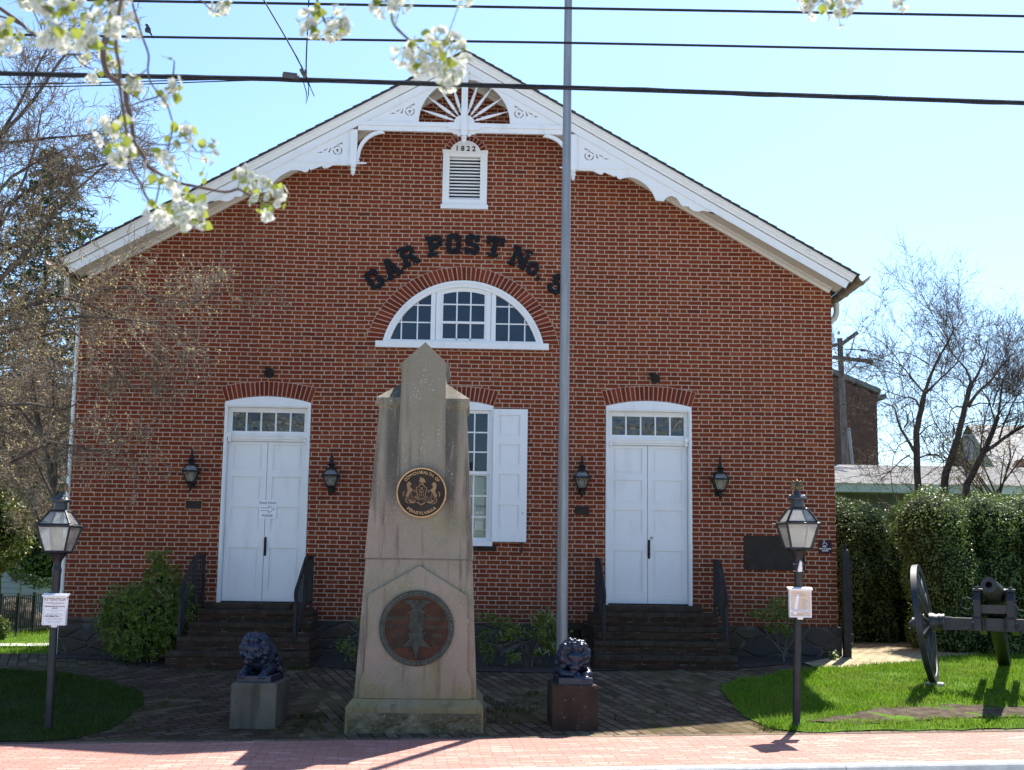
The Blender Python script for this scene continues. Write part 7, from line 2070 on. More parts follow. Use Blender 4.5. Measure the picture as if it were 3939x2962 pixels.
# bare trees behind the hedge on the right
for nm, L_, lb, sd in (('bare_tree', RT, 'bare dark tree nearest the hall, first of the three leaning behind the hedge', 21), ('bare_tree', RT2, 'bare dark tree with a tall slanting trunk, middle one of the three behind the hedge', 22), ('bare_tree', RT3, 'bare dark tree leaning furthest right with a forked trunk behind the hedge', 23)):
    L_ = [(p, a*.56, b*.56) for p, a, b in L_]
    b0 = L_[0][0][0]
    ls = [([(b0[0], b0[1], .2)]+list(L_[0][0]), L_[0][1], L_[0][2])]+list(L_[1:])
    limb_tree(nm, (b0[0], b0[1], .2), lb, 'tree', ls, sd, 'bark_dark', 'bark_dark', 2, 5.4, 1.25, .009, 'bud_yellow', .020, .04, 'bare trees behind the hedge', up=.38, minr=.0030)
# light twiggy young growth in front of the brick building
t_limbs = [([(11.2, 27, .3), (11.15, 27, 2.0), (11.1, 27, 3.4)], .06, .04)]
rr = random.Random(31)
for i in range(13):
    a = rr.uniform(-1.0, .9); l = rr.uniform(1.2, 2.2)
    p0 = Vector((11.1, 27, 2.6+rr.uniform(0, .8)))
    t_limbs.append(([tuple(p0), tuple(p0+Vector((math.sin(a)*l*.5, rr.uniform(-.3, .3), math.cos(a)*l*.55))), tuple(p0+Vector((math.sin(a)*l*1.0, rr.uniform(-.5, .5), math.cos(a)*l)))], .022, .006))
limb_tree('budding_tree', (11.2, 27, .3), 'small yellow budding tree between the hall and the bare trees, before the far brick building', 'tree', t_limbs, 33, 'bark_grey', 'thicket', 1, 5.5, .55, .007, 'bud_yellow', .026, .30, up=.1, minr=.003)

# big budding tree at the left, its limbs reaching over the hall's corner
b0 = LT[0][0][0]
LT[0] = ([(b0[0], b0[1], .1)]+list(LT[0][0]), LT[0][1], LT[0][2])
limb_tree('budding_tree', (b0[0], b0[1], .1), 'big budding tree at the left edge with limbs reaching over the hall roof corner', 'tree', LT, 41, 'bark_dark', 'twig', 2, 7.2, .72, .006, 'bud', .0175, .30, up=.02, minr=.0038, tmin=.12, fade=(5.0, 7.0), spread=.5)
b0 = LT2[0][0][0]
limb_tree('budding_tree', tuple(b0), 'pale barked small tree with pinkish buds behind the left lamp post', 'tree', LT2, 43, 'bark_grey', 'thicket', 2, 8.0, .8, .009, 'bud_pink', .022, .30, up=.22, minr=.003)
# twiggy understorey trees further back at the left
def bush_tree(x, y, h, w, seed, label, budm='bud_pink', n=15, bk=.25, name='bare_tree', group='bare thicket trees at the left', dens=5.0):
    rr = random.Random(seed)
    z0 = .3
    L_ = [([(x, y, z0-.2), (x+rr.uniform(-.1, .1), y, z0+h*.18), (x+rr.uniform(-.2, .2), y, z0+h*.34)], .08, .06)]
    for i in range(n):
        a = rr.uniform(-1.25, 1.25); l = h*rr.uniform(.45, .75)
        p = Vector((x, y, z0+h*rr.uniform(.12, .34)))
        e = p+Vector((math.sin(a)*w*rr.uniform(.5, 1), rr.uniform(-.5, .5)*w, math.cos(a)*l*.9+.1))
        m_ = p.lerp(e, .5)+Vector((rr.gauss(0, .12), rr.gauss(0, .12), .18*l))
        L_.append(([tuple(p), tuple(m_), tuple(e)], .03, .009))
    return limb_tree(name, (x, y, z0), label, 'tree', L_, seed+1, 'bark_grey', 'thicket', 2, dens*.8, 1.1, .012, budm, .034, bk, group, up=.15, minr=.0055)
bush_tree(-13.0, 35.5, 7.3, 2.6, 51, 'bare brownish thicket tree just left of the hall corner, nearest the downpipe')
bush_tree(-16.6, 38, 8.3, 2.9, 52, 'bare brownish thicket tree at the far left edge behind the big budding tree')
bush_tree(-14.2, 41.5, 9.2, 3.0, 53, 'taller bare thicket tree standing between the other two at the left')
# dark spruce
def spruce(x, y, z0, h, w, seed, label):
    t = thing('spruce_tree', (x, y, z0), label, 'tree')
    mb = MB(); mb.tube([(x, y, z0-.2), (x, y, z0+h)], [.22, .02], 10); mb.build('trunk', M['bark_dark'], t)
    rr = random.Random(seed); g = np.random.default_rng(seed)
    bm_ = MB(); C = []; N = []
    nb = 210
    for i in range(nb):
        f = (i+.5)/nb; z = z0+h*(.10+.88*f)
        a = i*2.39996+rr.uniform(-.4, .4)
        L = w*(1-f)**.62*rr.uniform(.55, 1.2)+.15
        d = Vector((math.cos(a), math.sin(a), .12))
        p = Vector((x, y, z)); pts = [p]
        for k in range(5):
            q = p+d*(L*(k+1)/5)+Vector((0, 0, -.10*L*((k+1)/5)**2+.06*L*((k+1)/5)**3)); pts.append(q)
        ribbon_tube(bm_, pts, .022, .006, 4)
        for k in range(int(34*L)+8):
            s_ = rr.uniform(.15, 1.0); q = p+d*(L*s_)+Vector((0, 0, -.10*L*s_*s_))
            side = Vector((-d.y, d.x, 0))*rr.gauss(0, .20*L*(1.1-s_)+.05)
            C.append(q+side+Vector((0, 0, -abs(rr.gauss(0, .13))))); N.append((0, 0, .4))
    bm_.build('branches', M['bark_dark'], t)
    mb = MB(); A = arr(C); leaves(mb, A, np.array(N), .15, g, .22, .3, 1.0); mb.build('needles', M['conifer'], t)
    return t
spruce(-14.2, 41, .2, 15.2, 4.7, 61, 'dark tall spruce rising behind the budding tree, left of the hall roof')

def leafy(name, loc, label, cat, blobs, count, size, lm, seed, core=None, stems=None, group=None, asp=.45, extra=None, jit=.9, whorl=False):
    t = thing(name, loc, label, cat, group)
    g = np.random.default_rng(seed)
    if stems:
        mb = MB()
        for s_ in stems: ribbon_tube(mb, [Vector(p) for p in s_[0]], s_[1], s_[2], 6)
        mb.build('stems', M['bark_grey'], t, smooth=True)
    C = []; N = []
    vol = np.array([b[1][0]*b[1][1]+b[1][0]*b[1][2]+b[1][1]*b[1][2] for b in blobs]); vol /= vol.sum()
    for (c, r_), v in zip(blobs, vol):
        n = int(count*v)
        d = g.normal(0, 1, (n, 3)); d /= np.linalg.norm(d, axis=1)[:, None]
        rad = g.uniform(.72, 1.06, n)[:, None]**.7
        # clumpy surface
        k = 1+.10*np.sin(d[:, :1]*9+seed)*np.sin(d[:, 1:2]*8)*np.sin(d[:, 2:]*10+seed*2)
        C.append(np.array(c)+d*np.array(r_)*rad*k); N.append(d)
    C = np.concatenate(C); N = np.concatenate(N)
    mb = MB()
    if whorl:
        q = g.choice(len(C), len(C)//6, replace=False); rosettes(mb, C[q]+N[q]*g.normal(.0, .035, (len(q), 1)), N[q], size*.62, g)
        leaves(mb, C[::3]-N[::3]*.05, N[::3], size, g, asp, .3, jit)
    else:
        leaves(mb, C, N, size, g, asp, .3, jit)
    if extra: extra(mb, C, N, g)
    mb.build('leaves', [M[lm], M['catkin']], t)
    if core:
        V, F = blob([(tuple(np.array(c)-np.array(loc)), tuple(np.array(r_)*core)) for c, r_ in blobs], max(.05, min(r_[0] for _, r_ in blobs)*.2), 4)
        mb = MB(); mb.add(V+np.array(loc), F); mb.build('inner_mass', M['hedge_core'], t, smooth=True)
    return t
rr = random.Random(71)
def hedge_blobs(x0, x1, y0, y1, z0, z1, n, seed):
    rr = random.Random(seed); B = []
    for i in range(n):
        x = x0+(x1-x0)*(i+.5)/n
        for k, f in enumerate((.22, .55, .84)):
            B.append(((x+rr.uniform(-.15, .15), (y0+y1)/2+rr.uniform(-.15, .15), z0+(z1-z0)*f), ((x1-x0)/n*.66*rr.uniform(.85, 1.2), (y1-y0)/2*rr.uniform(.80, 1.10), (z1-z0)*.24*rr.uniform(.9, 1.2))))
    return B
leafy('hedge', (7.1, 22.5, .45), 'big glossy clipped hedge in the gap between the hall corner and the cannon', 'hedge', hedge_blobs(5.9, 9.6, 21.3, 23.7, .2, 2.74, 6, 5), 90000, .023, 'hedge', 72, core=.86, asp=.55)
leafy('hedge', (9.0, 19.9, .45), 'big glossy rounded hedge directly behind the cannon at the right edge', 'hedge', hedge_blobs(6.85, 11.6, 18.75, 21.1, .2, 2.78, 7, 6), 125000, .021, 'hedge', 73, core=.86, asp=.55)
leafy('small_bush', (10.6, 23.6, .4), 'dark bush poking up over the hedge below the bare trees', 'bush', [((10.25, 24.2, 2.3), (.42, .4, .75)), ((10.75, 24.3, 2.5), (.40, .4, .75)), ((10.5, 24.2, 2.2), (.4, .35, .5))], 3600, .045, 'hedge', 74, core=.8)
leafy('small_bush', (11.7, 24.2, .4), 'feathery yellow green bush poking up over the hedge at the right', 'bush', [((11.35, 24.2, 2.6), (.36, .3, .85)), ((11.9, 24.2, 2.4), (.40, .3, .75))], 1100, .06, 'shrub_lt', 75, asp=.16, stems=[([(11.4, 24.2, .3), (11.4, 24.2, 2.8)], .03, .01)])

# shrubs along the foundation
def sprays(mb, C, N, g):
    k = g.uniform(0, 1, len(C)) < .05
    k &= N[:, 2] > .2
    P = C[k][:60]
    mb.m = 1
    for p in P:
        q = Vector(p); mb.tube([q, q+Vector((g.normal(0, .02), -.02, .02)), q+Vector((g.normal(0, .03), -.04, -.05))], [.004, .006, .003], 4)
leafy('evergreen_shrub', (-4.55, 17.6, .33), 'large bushy green shrub against the wall left of the left door steps', 'shrub',
      [((-4.62, 17.75, .78), (.48, .40, .42)), ((-4.35, 17.7, .98), (.42, .38, .38)), ((-4.72, 17.65, 1.15), (.34, .30, .22)), ((-4.30, 17.85, 1.42), (.30, .26, .22)), ((-4.40, 17.85, 1.68), (.15, .16, .17)), ((-4.02, 17.85, 1.05), (.18, .22, .35)), ((-4.9, 17.6, .95), (.22, .2, .15)), ((-4.45, 17.45, .62), (.36, .25, .22)), ((-4.10, 17.6, .70), (.22, .25, .30))],
      10500, .036, 'shrub', 81, core=.38, stems=[([(-4.5, 17.65, .25), (-4.5, 17.65, .6), (-4.35, 17.7, 1.2)], .03, .012), ([(-4.55, 17.65, .25), (-4.75, 17.65, .8)], .025, .01)], asp=.30, extra=sprays, whorl=True)
leafy('evergreen_shrub', (.75, 17.25, .36), 'yellow green flowering shrub at the wall between the monument and the flagpole', 'shrub',
      [((.50, 17.25, .86), (.15, .15, .11)), ((.42, 17.2, .76), (.11, .13, .08)), ((.95, 17.25, .97), (.20, .18, .13)), ((.90, 17.25, .80), (.17, .17, .11)), ((1.04, 17.2, .64), (.15, .15, .11)), ((.50, 17.05, .50), (.09, .10, .06)), ((.86, 17.1, .56), (.10, .10, .07)), ((1.12, 17.2, .84), (.11, .12, .13))],
      2500, .030, 'shrub_lt', 82, stems=[([(.72, 17.25, .3), (.66, 17.25, .55), (.50, 17.25, .85)], .018, .008), ([(.74, 17.25, .3), (.80, 17.25, .6), (.95, 17.25, .95)], .02, .008), ([(.73, 17.22, .3), (.60, 17.15, .45), (.5, 17.05, .55)], .012, .006)], asp=.26, extra=sprays, whorl=True)
leafy('evergreen_shrub', (-1.55, 17.3, .34), 'sparse sprigs of green shrub at the wall between the left steps and the monument', 'shrub',
      [((-1.72, 17.3, .60), (.13, .12, .13)), ((-1.48, 17.35, .92), (.15, .12, .08)), ((-1.34, 17.3, .78), (.14, .12, .16)), ((-1.60, 17.2, .50), (.07, .08, .08)), ((-1.22, 17.3, 1.15), (.10, .1, .12)), ((-1.30, 17.3, .50), (.12, .1, .12))],
      1100, .026, 'shrub_lt', 83, stems=[([(-1.5, 17.35, .3), (-1.6, 17.3, .45), (-1.72, 17.3, .6)], .010, .005), ([(-1.5, 17.35, .3), (-1.45, 17.35, .6), (-1.4, 17.33, .9)], .010, .005), ([(-1.48, 17.35, .3), (-1.3, 17.3, .7), (-1.22, 17.3, 1.15)], .010, .005)], asp=.26, whorl=True)
leafy('evergreen_shrub', (.22, 17.3, .36), 'thin dark green sprig at the wall just right of the monument', 'shrub',
      [((.12, 17.35, 1.02), (.16, .10, .06)), ((.28, 17.35, .96), (.12, .1, .06)), ((.14, 17.3, .72), (.10, .1, .14)), ((.18, 17.3, .52), (.10, .1, .12))], 420, .032, 'shrub', 84, stems=[([(.18, 17.35, .3), (.15, 17.35, .65), (.15, 17.35, 1.0)], .009, .004), ([(.16, 17.35, .7), (.28, 17.35, .95)], .006, .003)], asp=.26)
leafy('evergreen_shrub', (4.2, 17.85, .42), 'open twiggy shrub with dark red green leaves under the large plaque', 'shrub',
      [((4.05, 17.85, 1.08), (.26, .2, .08)), ((4.30, 17.9, 1.22), (.22, .2, .11)), ((4.42, 17.85, 1.05), (.16, .16, .09)), ((4.18, 17.8, .90), (.18, .15, .07)), ((4.36, 17.85, .82), (.10, .1, .06))], 1500, .026, 'shrub', 85,
      stems=[([(4.28, 17.85, .36), (4.26, 17.85, .55), (4.05, 17.85, .80), (3.98, 17.85, 1.05)], .020, .006), ([(4.27, 17.85, .52), (4.34, 17.88, .80), (4.34, 17.9, 1.2)], .016, .006), ([(4.28, 17.85, .55), (4.42, 17.85, .75), (4.46, 17.85, 1.05)], .012, .005), ([(4.2, 17.85, .62), (4.15, 17.82, .9)], .010, .004)], asp=.30)
leafy('yew_bush', (-9.55, 25.5, .3), 'yellow tipped evergreen bush at the left edge above the iron fence', 'bush',
      [((-9.5, 25.5, 2.2), (.75, .6, .8)), ((-9.9, 25.6, 3.0), (.65, .6, .7)), ((-9.75, 25.4, 1.5), (.5, .5, .55))], 7000, .05, 'yew', 86, core=.6, asp=.4)
leafy('yew_bush', (-9.0, 23.9, .25), 'low dark bush behind the iron fence at the left edge', 'bush',
      [((-9.15, 23.9, .6), (.42, .4, .42)), ((-8.80, 23.9, .42), (.28, .3, .24))], 3200, .042, 'hedge', 87, core=.7, asp=.4)
leafy('dark_bush', (-10.5, 36, .3), 'dark bush in the shade behind the tree stump at the left', 'bush',
      [((-11.6, 35, 1.9), (1.2, .7, 1.0)), ((-10.0, 35.5, 1.7), (1.1, .7, .9))], 5200, .07, 'hedge', 88, core=.8, asp=.4)
# ---------------------------------------------------------------- fences, far buildings, cables, bird
def iron_fence(p0, p1, h, label, name='iron_fence', n=24, zf=None):
    zf = zf or terr
    a = Vector((p0[0], p0[1], zf(*p0))); b = Vector((p1[0], p1[1], zf(*p1)))
    t = thing(name, tuple(a), label, 'fence')
    mb = MB(); mb.bar(a+UP*h, b+UP*h, .035, .03); mb.build('top_rail', M['black'], t)
    mb = MB(); mb.bar(a+UP*.12, b+UP*.12, .03, .03); mb.build('bottom_rail', M['black'], t)
    for i in range(n+1):
        q = a.lerp(b, i/n)
        mb = MB()
        if i % 8 == 0:
            mb.box(q.x-.025, q.x+.025, q.y-.025, q.y+.025, q.z-.05, q.z+h+.06); mb.build('post', M['black'], t)
        else:
            mb.box(q.x-.008, q.x+.008, q.y-.008, q.y+.008, q.z+.12, q.z+h); mb.build('picket', M['black'], t)
    return t
iron_fence((-9.84, 27.1), (-9.50, 29.6), .84, 'black iron picket fence along the sunlit yard left of the hall', n=28)
# gate at the right-hand corner
gx_, gy_ = 5.30, 18.34
gz = terr(gx_, gy_)
t = thing('iron_gate', (gx_, gy_, gz), 'tall black iron gate standing open edge on at the right corner of the hall', 'gate')
mb = MB(); mb.box(gx_-.05, gx_+.05, gy_-.05, gy_+.05, gz-.05, gz+1.50); mb.lathe([(.055, 0), (.055, .02), (.02, .05), (.03, .08), (.004, .13)], (gx_, gy_, gz+1.50), 8); mb.build('gate_post', M['black'], t)
gd = Vector((.345, .938, 0)).normalized()
for z in (.15, 1.30):
    mb = MB(); a = Vector((gx_, gy_, gz+z))+gd*.06; mb.bar(a, a+gd*1.05, .03, .035); mb.build('gate_rail', M['black'], t)
for i in range(9):
    q = Vector((gx_, gy_, gz))+gd*(.08+.125*i)
    mb = MB(); mb.box(q.x-.009, q.x+.009, q.y-.009, q.y+.009, gz+.10, gz+1.40); mb.build('picket', M['black'], t)
mb = MB(); q = Vector((gx_, gy_, gz+.28))-gd*.0+Vector((.06, 0, 0)); mb.box(q.x-.02, q.x+.03, q.y-.03, q.y+.03, q.z-.06, q.z+.06); mb.build('latch', M['black'], t)
mb = MB(); x, y = 5.02, 18.02
mb.m = 0
g = np.random.default_rng(9)
A = np.array([x, y, terr(x, y)+.06])+g.normal(0, .032, (90, 3)); leaves(mb, A, np.tile([0, 0, 1.0], (90, 1)), .022, g, .5)
mb.m = 1
for i in range(9):
    p = A[i*7]+np.array([0, -.02, .01]); mb.lathe([(.001, 0), (.013, .004), (.001, .008)], tuple(p), 6)
tag(mb.build('flowering_weed', [M['shrub_lt'], M['petal']]), 'small weed with tiny white flowers at the foot of the hall corner by the gate', 'plant')

# utility pole and far buildings on the right
px, py = 12.12, 42
t = thing('utility_pole', (px, py, .3), 'weathered wooden utility pole with crossarm between the hall and the far brick building', 'utility pole')
mb = MB(); mb.tube([(px+.28, py, .2), (px+.10, py, 5), (px, py, 9.4)], [.125, .11, .09], 12); mb.build('pole', M['wood_pole'], t, smooth='auto')
mb = MB(); mb.bar((px-.3, py-.16, 8.72), (px+1.05, py-.16, 8.60), .11, .12); mb.bar((px-.02, py-.1, 9.15), (px+.5, py-.4, 9.55), .10, .11); mb.bar((px-.3, py+.12, 9.15), (px+.05, py-.1, 9.2), .09, .10); mb.build('crossarm', M['wood_pole'], t)
mb = MB(); mb.bar((px+.03, py-.15, 8.05), (px+.55, py-.16, 8.58), .03, .04); mb.tube([(px+.42, py-.4, 9.5), (px+.28, py-.3, 8.9), (px+.05, py-.13, 8.6)], .02, 5); mb.build('brace', M['metal'], t)
for x, z in ((px-.08, 9.5), (px+.2, 8.74), (px+.62, 8.70)):
    mb = MB(); mb.lathe([(.02, 0), (.06, .03), (.03, .06), (.06, .09), (.03, .12)], (x, py-.16, z), 8); mb.build('insulator', M['far_light'], t)
mb = MB(); mb.tube([(px+.18, py-.17, 6.35), (px+.48, py-.19, 2.6)], .055, 8); mb.build('conduit', M['metal'], t)
mb = MB(); mb.tube([(px+.1, py-.2, 9.0), (px+.7, py-.25, 8.98), (px+1.0, py-.2, 8.93)], .018, 5); mb.tube([(px+.62, py-.25, 8.98), (px+.78, py-.25, 8.96)], .05, 6); mb.build('cable_end', M['wire'], t)

t = thing('brick_building', (14, 56, .3), 'far plain brick building with a grey sloping roof behind the utility pole', 'building')
mb = MB(); V = [(8, 55, 0), (17.45, 55, 0), (17.45, 55, 9.25), (8, 55, 13.2), (8, 66, 0), (17.45, 66, 0), (17.45, 66, 9.25), (8, 66, 13.2)]
mb.add(V, [(0,1,2,3), (5,4,7,6), (1,5,6,2), (4,0,3,7)]); mb.build('wall', M['oldbrick'], t)
mb = MB(); V = [(7.9, 54.9, 13.3), (17.6, 54.9, 9.33), (17.6, 66.4, 9.33), (7.9, 66.4, 13.3)]; V += [(x, y, z+.22) for x, y, z in V]
mb.add(V, [(3,2,1,0),(4,5,6,7),(0,1,5,4),(1,2,6,5),(2,3,7,6),(3,0,4,7)]); mb.build('roof', M['slate'], t)
mb = MB(); mb.box(17.46, 17.85, 54.9, 66, 9.12, 9.30); mb.build('gutter', M['slate'], t)

t = thing('low_building', (14, 38, .3), 'long low building with a pale roof and pale green fascia behind the bare trees', 'building')
mb = MB(); mb.box(6, 24, 36.6, 44, .1, 3.9); mb.build('wall', M['far_wall'], t)
mb = MB(); mb.box(13.0, 17.5, 36.55, 36.6, .1, 3.88); mb.build('light_panel', M['far_light'], t)
mb = MB(); mb.box(17.3, 17.5, 36.40, 36.548, .1, 3.88); mb.box(13.9, 14.05, 36.40, 36.548, .1, 3.88); mb.build('corner_trim', M['far_light'], t)
mb = MB(); mb.box(5.6, 24.4, 36.0, 44.4, 3.88, 4.12); mb.build('fascia', M['far_green'], t)
mb = MB(); V = [(5.5, 35.95, 4.125), (24.5, 35.95, 4.125), (24.5, 40.3, 5.00), (5.5, 40.3, 5.00), (24.5, 44.5, 4.13), (5.5, 44.5, 4.13)]
mb.add(V, [(0,1,2,3), (3,2,4,5), (0,3,5), (1,4,2), (0,5,4,1)]); mb.build('roof', M['far_roof'], t)
mb = MB()
rr = random.Random(4)
for i in range(40): mb.box(5.6+i*.47, 5.6+i*.47+rr.uniform(.1, .3), 35.93, 35.96, 4.135, 4.15)
mb.build('drip_edge', M['metal'], t)
mb = MB(); mb.tube([(15.2, 39, 4.7), (15.2, 39, 5.9)], .16, 8); mb.build('vent_pipe', M['metal'], t)

t = thing('gabled_house', (28, 62, .3), 'distant small gabled house with a grey roof at the right edge', 'house')
mb = MB(); mb.box(25.3, 34, 60.5, 68, 0, 6.3); mb.add([(25.3, 60.5, 6.3), (25.3, 68, 6.3), (25.3, 64.2, 9.0)], [(0, 1, 2)]); mb.build('wall', M['far_light'], t)
mb = MB(); V = [(25.0, 60.0, 6.0), (34, 60.0, 6.0), (34, 64.2, 9.1), (25.0, 64.2, 9.1), (34, 68.5, 6.0), (25.0, 68.5, 6.0)]; mb.add(V, [(0,1,2,3), (3,2,4,5)]); mb.build('roof', M['slate'], t)
mb = MB(); mb.add([(25.75, 59.98, 6.15), (26.55, 59.98, 6.15), (26.15, 59.98, 7.05), (26.15, 61.2, 7.05), (26.55, 60.9, 6.6), (25.75, 60.9, 6.6)], [(0, 1, 2), (0, 2, 3, 5), (1, 4, 3, 2)]); mb.build('dormer', M['oldbrick'], t)

HR_ = Matrix.Translation((10.28, 23.2, 0)) @ Matrix.Rotation(R(-25), 4, 'Z') @ Matrix.Translation((-10.28, -23.2, 0))
class MBR(MB):
    def add(s, verts, faces):
        v = np.asarray(verts, dtype=np.float64).reshape(-1, 3); A = np.array(HR_)
        return MB.add(s, v@A[:3, :3].T+A[:3, 3], faces)
t = thing('neighbour_house', (12.5, 24, .3), 'neighbouring house of which only a white eave with its gutter shows at the right edge', 'house')
mb = MBR(); mb.box(10.75, 15.5, 23.7, 32, .3, 5.35); mb.build('wall', M['siding'], t)
mb = MBR(); V = [(10.28, 23.2, 5.40), (15.8, 23.2, 5.40), (15.8, 32.5, 5.40), (10.28, 32.5, 5.40), (10.28, 23.2, 5.56), (15.8, 23.2, 5.56), (15.8, 32.5, 5.56), (10.28, 32.5, 5.56)]
mb.add(V, [(3,2,1,0),(4,5,6,7),(0,1,5,4),(1,2,6,5),(2,3,7,6),(3,0,4,7)]); mb.build('eave', M['white'], t)
mb = MBR(); V = [(10.34, 23.15, 5.561), (15.8, 23.15, 5.561), (15.8, 32.5, 5.561), (10.34, 32.5, 5.561), (12.9, 23.15, 7.2), (12.9, 32.5, 7.2)]; mb.add(V, [(0, 4, 5, 3), (1, 2, 5, 4), (0, 1, 4), (2, 3, 5)]); mb.build('roof', M['roof'], t)
mb = MBR(); mb.tube([(10.50, 23.25, 5.38), (10.50, 23.25, 5.2), (10.62, 23.5, 5.02), (10.68, 23.62, 4.8), (10.68, 23.62, .4)], .05, 8); mb.build('downpipe', M['metal'], t, smooth='auto')

# far house, stump, sign and shed at the left
t = thing('sided_house', (-16, 40, .3), 'pale sided house half hidden by trees at the left', 'house')
mb = MB(); mb.box(-22, -12.6, 39, 46, 0, 4.6)
mb.build('wall', M['siding'], t)
mb = MB()
for i in range(26): mb.box(-22, -12.58, 38.965, 38.999, .3+i*.165, .3+i*.165+.012)
mb.build('siding_lap', M['far_light'], t)
mb = MB(); V = [(-22.5, 38.5, 4.6), (-12.2, 38.5, 4.6), (-12.2, 42.5, 7.4), (-22.5, 42.5, 7.4), (-12.2, 46.5, 4.6), (-22.5, 46.5, 4.6)]; mb.add(V, [(0,1,2,3), (3,2,4,5), (1, 4, 2)]); mb.build('roof', M['roof'], t)
mb = MB(); mb.box(-13.9, -13.1, 38.94, 38.96, 1.0, 2.3); mb.build('window', M['pane'], t)
rngs = random.Random(8)
sx_, sy_ = -10.45, 29.5
t = thing('tree_stump', (sx_, sy_, .08), 'wide dark rotten tree stump on the sunlit lawn at the left', 'stump')
V, F = blob([((0, 0, .25), (.62, .5, .42)), ((.35, 0, .15), (.5, .4, .28)), ((-.45, -.1, .12), (.4, .35, .25)), ((0, -.3, .1), (.5, .3, .2)), ((.1, 0, .55), (.35, .3, .18)), ((-.3, .1, .5), (.2, .2, .2)), ((.7, -.1, .06), (.35, .3, .14))], .05, 2)
mb = MB(); mb.add(V+np.array((sx_, sy_, .08)), F); mb.build('bole', M['bark_dark'], t, smooth=True)
mb = MB()
for i in range(46):
    a = rngs.uniform(0, 2*PI); p = Vector((sx_+math.cos(a)*.5, sy_+math.sin(a)*.4-.1, .08+rngs.uniform(.2, .75)))
    mb.tube([p, p+Vector((rngs.gauss(0, .15), rngs.gauss(0, .1), rngs.uniform(-.05, .2))), p+Vector((rngs.gauss(0, .3), rngs.gauss(0, .1), rngs.uniform(-.2, .22)))], [.016, .012, .005], 4)
mb.build('broken_splinters', M['thicket'], t)
t = thing('street_sign', (-12.75, 36, .3), 'distant red and white sign on a post at the left edge', 'sign')
mb = MB(); mb.box(-13.15, -12.55, 36, 36.04, 1.6, 2.35); mb.build('panel', M['sign_white'], t)
mb = MB(); mb.box(-13.14, -12.82, 35.98, 35.999, 1.75, 2.15); mb.build('red_field', M['red'], t)
mb = MB(); mb.tube([(-12.6, 36.05, .2), (-12.6, 36.05, 2.2)], .04, 8); mb.build('post', M['metal'], t)

# overhead cables
def cable(name, pts, r_, label, m='wire', twist=0.0, group='cables over the street'):
    P = [Vector(p) for p in pts]
    Q = []
    for a, b in zip(P[:-1], P[1:]):
        k = max(2, int((b-a).length/.25))
        for i in range(k): Q.append(a.lerp(b, i/k))
    Q.append(P[-1])
    # soften the corners
    for _ in range(3): Q = [Q[0]]+[(Q[i-1]+Q[i]*2+Q[i+1])/4 for i in range(1, len(Q)-1)]+[Q[-1]]
    mb = MB(); mb.tube(Q, r_, 8)
    return tag(mb.build(name, M[m], smooth='auto'), label, 'cable', group), Q
cable('utility_cable', WIRES['top'], .0115, 'uppermost thin black cable across the top of the sky')
_, Q2 = cable('utility_cable', WIRES['second'], .0105, 'thin black cable across the sky with the small bird perched on it')
t = thing('cable_bundle', WIRES['bundle'][0], 'thick lashed cable bundle sagging across the gable top', 'cable', 'cables over the street')
P = [Vector(p) for p in WIRES['bundle']]; Q = []
for a, b in zip(P[:-1], P[1:]):
    k = max(2, int((b-a).length/.12))
    for i in range(k): Q.append(a.lerp(b, i/k))
Q.append(P[-1])
for _ in range(6): Q = [Q[0]]+[(Q[i-1]+Q[i]*2+Q[i+1])/4 for i in range(1, len(Q)-1)]+[Q[-1]]
for nm, ro, rr_, mm, ph, zz in (('trunk_cable', .0, .0135, 'wire', 0, -.009), ('side_cable', .009, .0075, 'wire', 2.1, -.003), ('messenger_strand', .0, .0078, 'wire_grey', 0, .0105)):
    mb = MB(); mb.tube([q+Vector((0, ro*math.cos(i*.11+ph)-.002, zz+ro*.6*math.sin(i*.11+ph))) for i, q in enumerate(Q)], rr_, 8); mb.build(nm, M[mm], t, smooth='auto')
mb = MB()
mb.tube([q+Vector((0, -.019*math.cos(i*.42), -.002+.021*math.sin(i*.42))) for i, q in enumerate(Q)], .0022, 4); mb.build('lashing_wire', M['wire_grey'], t)
mb = MB(); c = Vector(CLAMP[0]); mb.obox(tuple(c), (.055, .02, .022), Matrix.Rotation(.1, 3, 'Y')); mb.tube([c+Vector((-.06, 0, .01)), c+Vector((.07, 0, -.012))], .018, 6); mb.build('splice_clamp', M['wire_grey'], t)
for nm, lb in (('thin1', 'upper of two thin service wires joining the thick bundle at the left'), ('thin2', 'lower of two thin service wires joining the thick bundle at the left')): cable('service_wire', WIRES[nm], .005, lb, group='thin wires at the left')
_t1, _ = cable('tie_wire', WIRES['tie1'], .006, 'slanting tie wire running down to the thick cable bundle', group=None)
_t2, _ = cable('tie_wire', WIRES['tie2'], .0055, 'upright tie wire meeting the slanting one at the thick cable bundle', group=None)
t = thing('wire_tail', WIRES['loop1'][0], 'knotted wire clamp with loose looped tails hanging under the thick cable bundle', 'wire')
for nm in ('loop1', 'loop2'):
    mb = MB(); P = [Vector(p) for p in WIRES[nm]]; mb.tube(P, .0042, 5); mb.build('loose_tail', M['wire'], t)
mb = MB(); c = Vector(CLAMP[1]); mb.tube([c+Vector((-.02, 0, .035)), c, c+Vector((.025, 0, -.04))], [.014, .018, .015], 7); mb.build('knot_clamp', M['wire_grey'], t)
b = Vector(BIRD)+Vector((0, 0, .01))
V, F = blob([((0, 0, .035), (.020, .018, .034), (0, -.35, 0)), ((-.012, 0, .072), (.015, .014, .015)), ((-.028, 0, .073), (.010, .004, .004)), ((.018, 0, .008), (.010, .010, .034), (0, -.5, 0)), ((.034, 0, -.02), (.006, .008, .03), (0, -.45, 0)), ((-.015, 0, .03), (.016, .015, .024))], .005, 2)
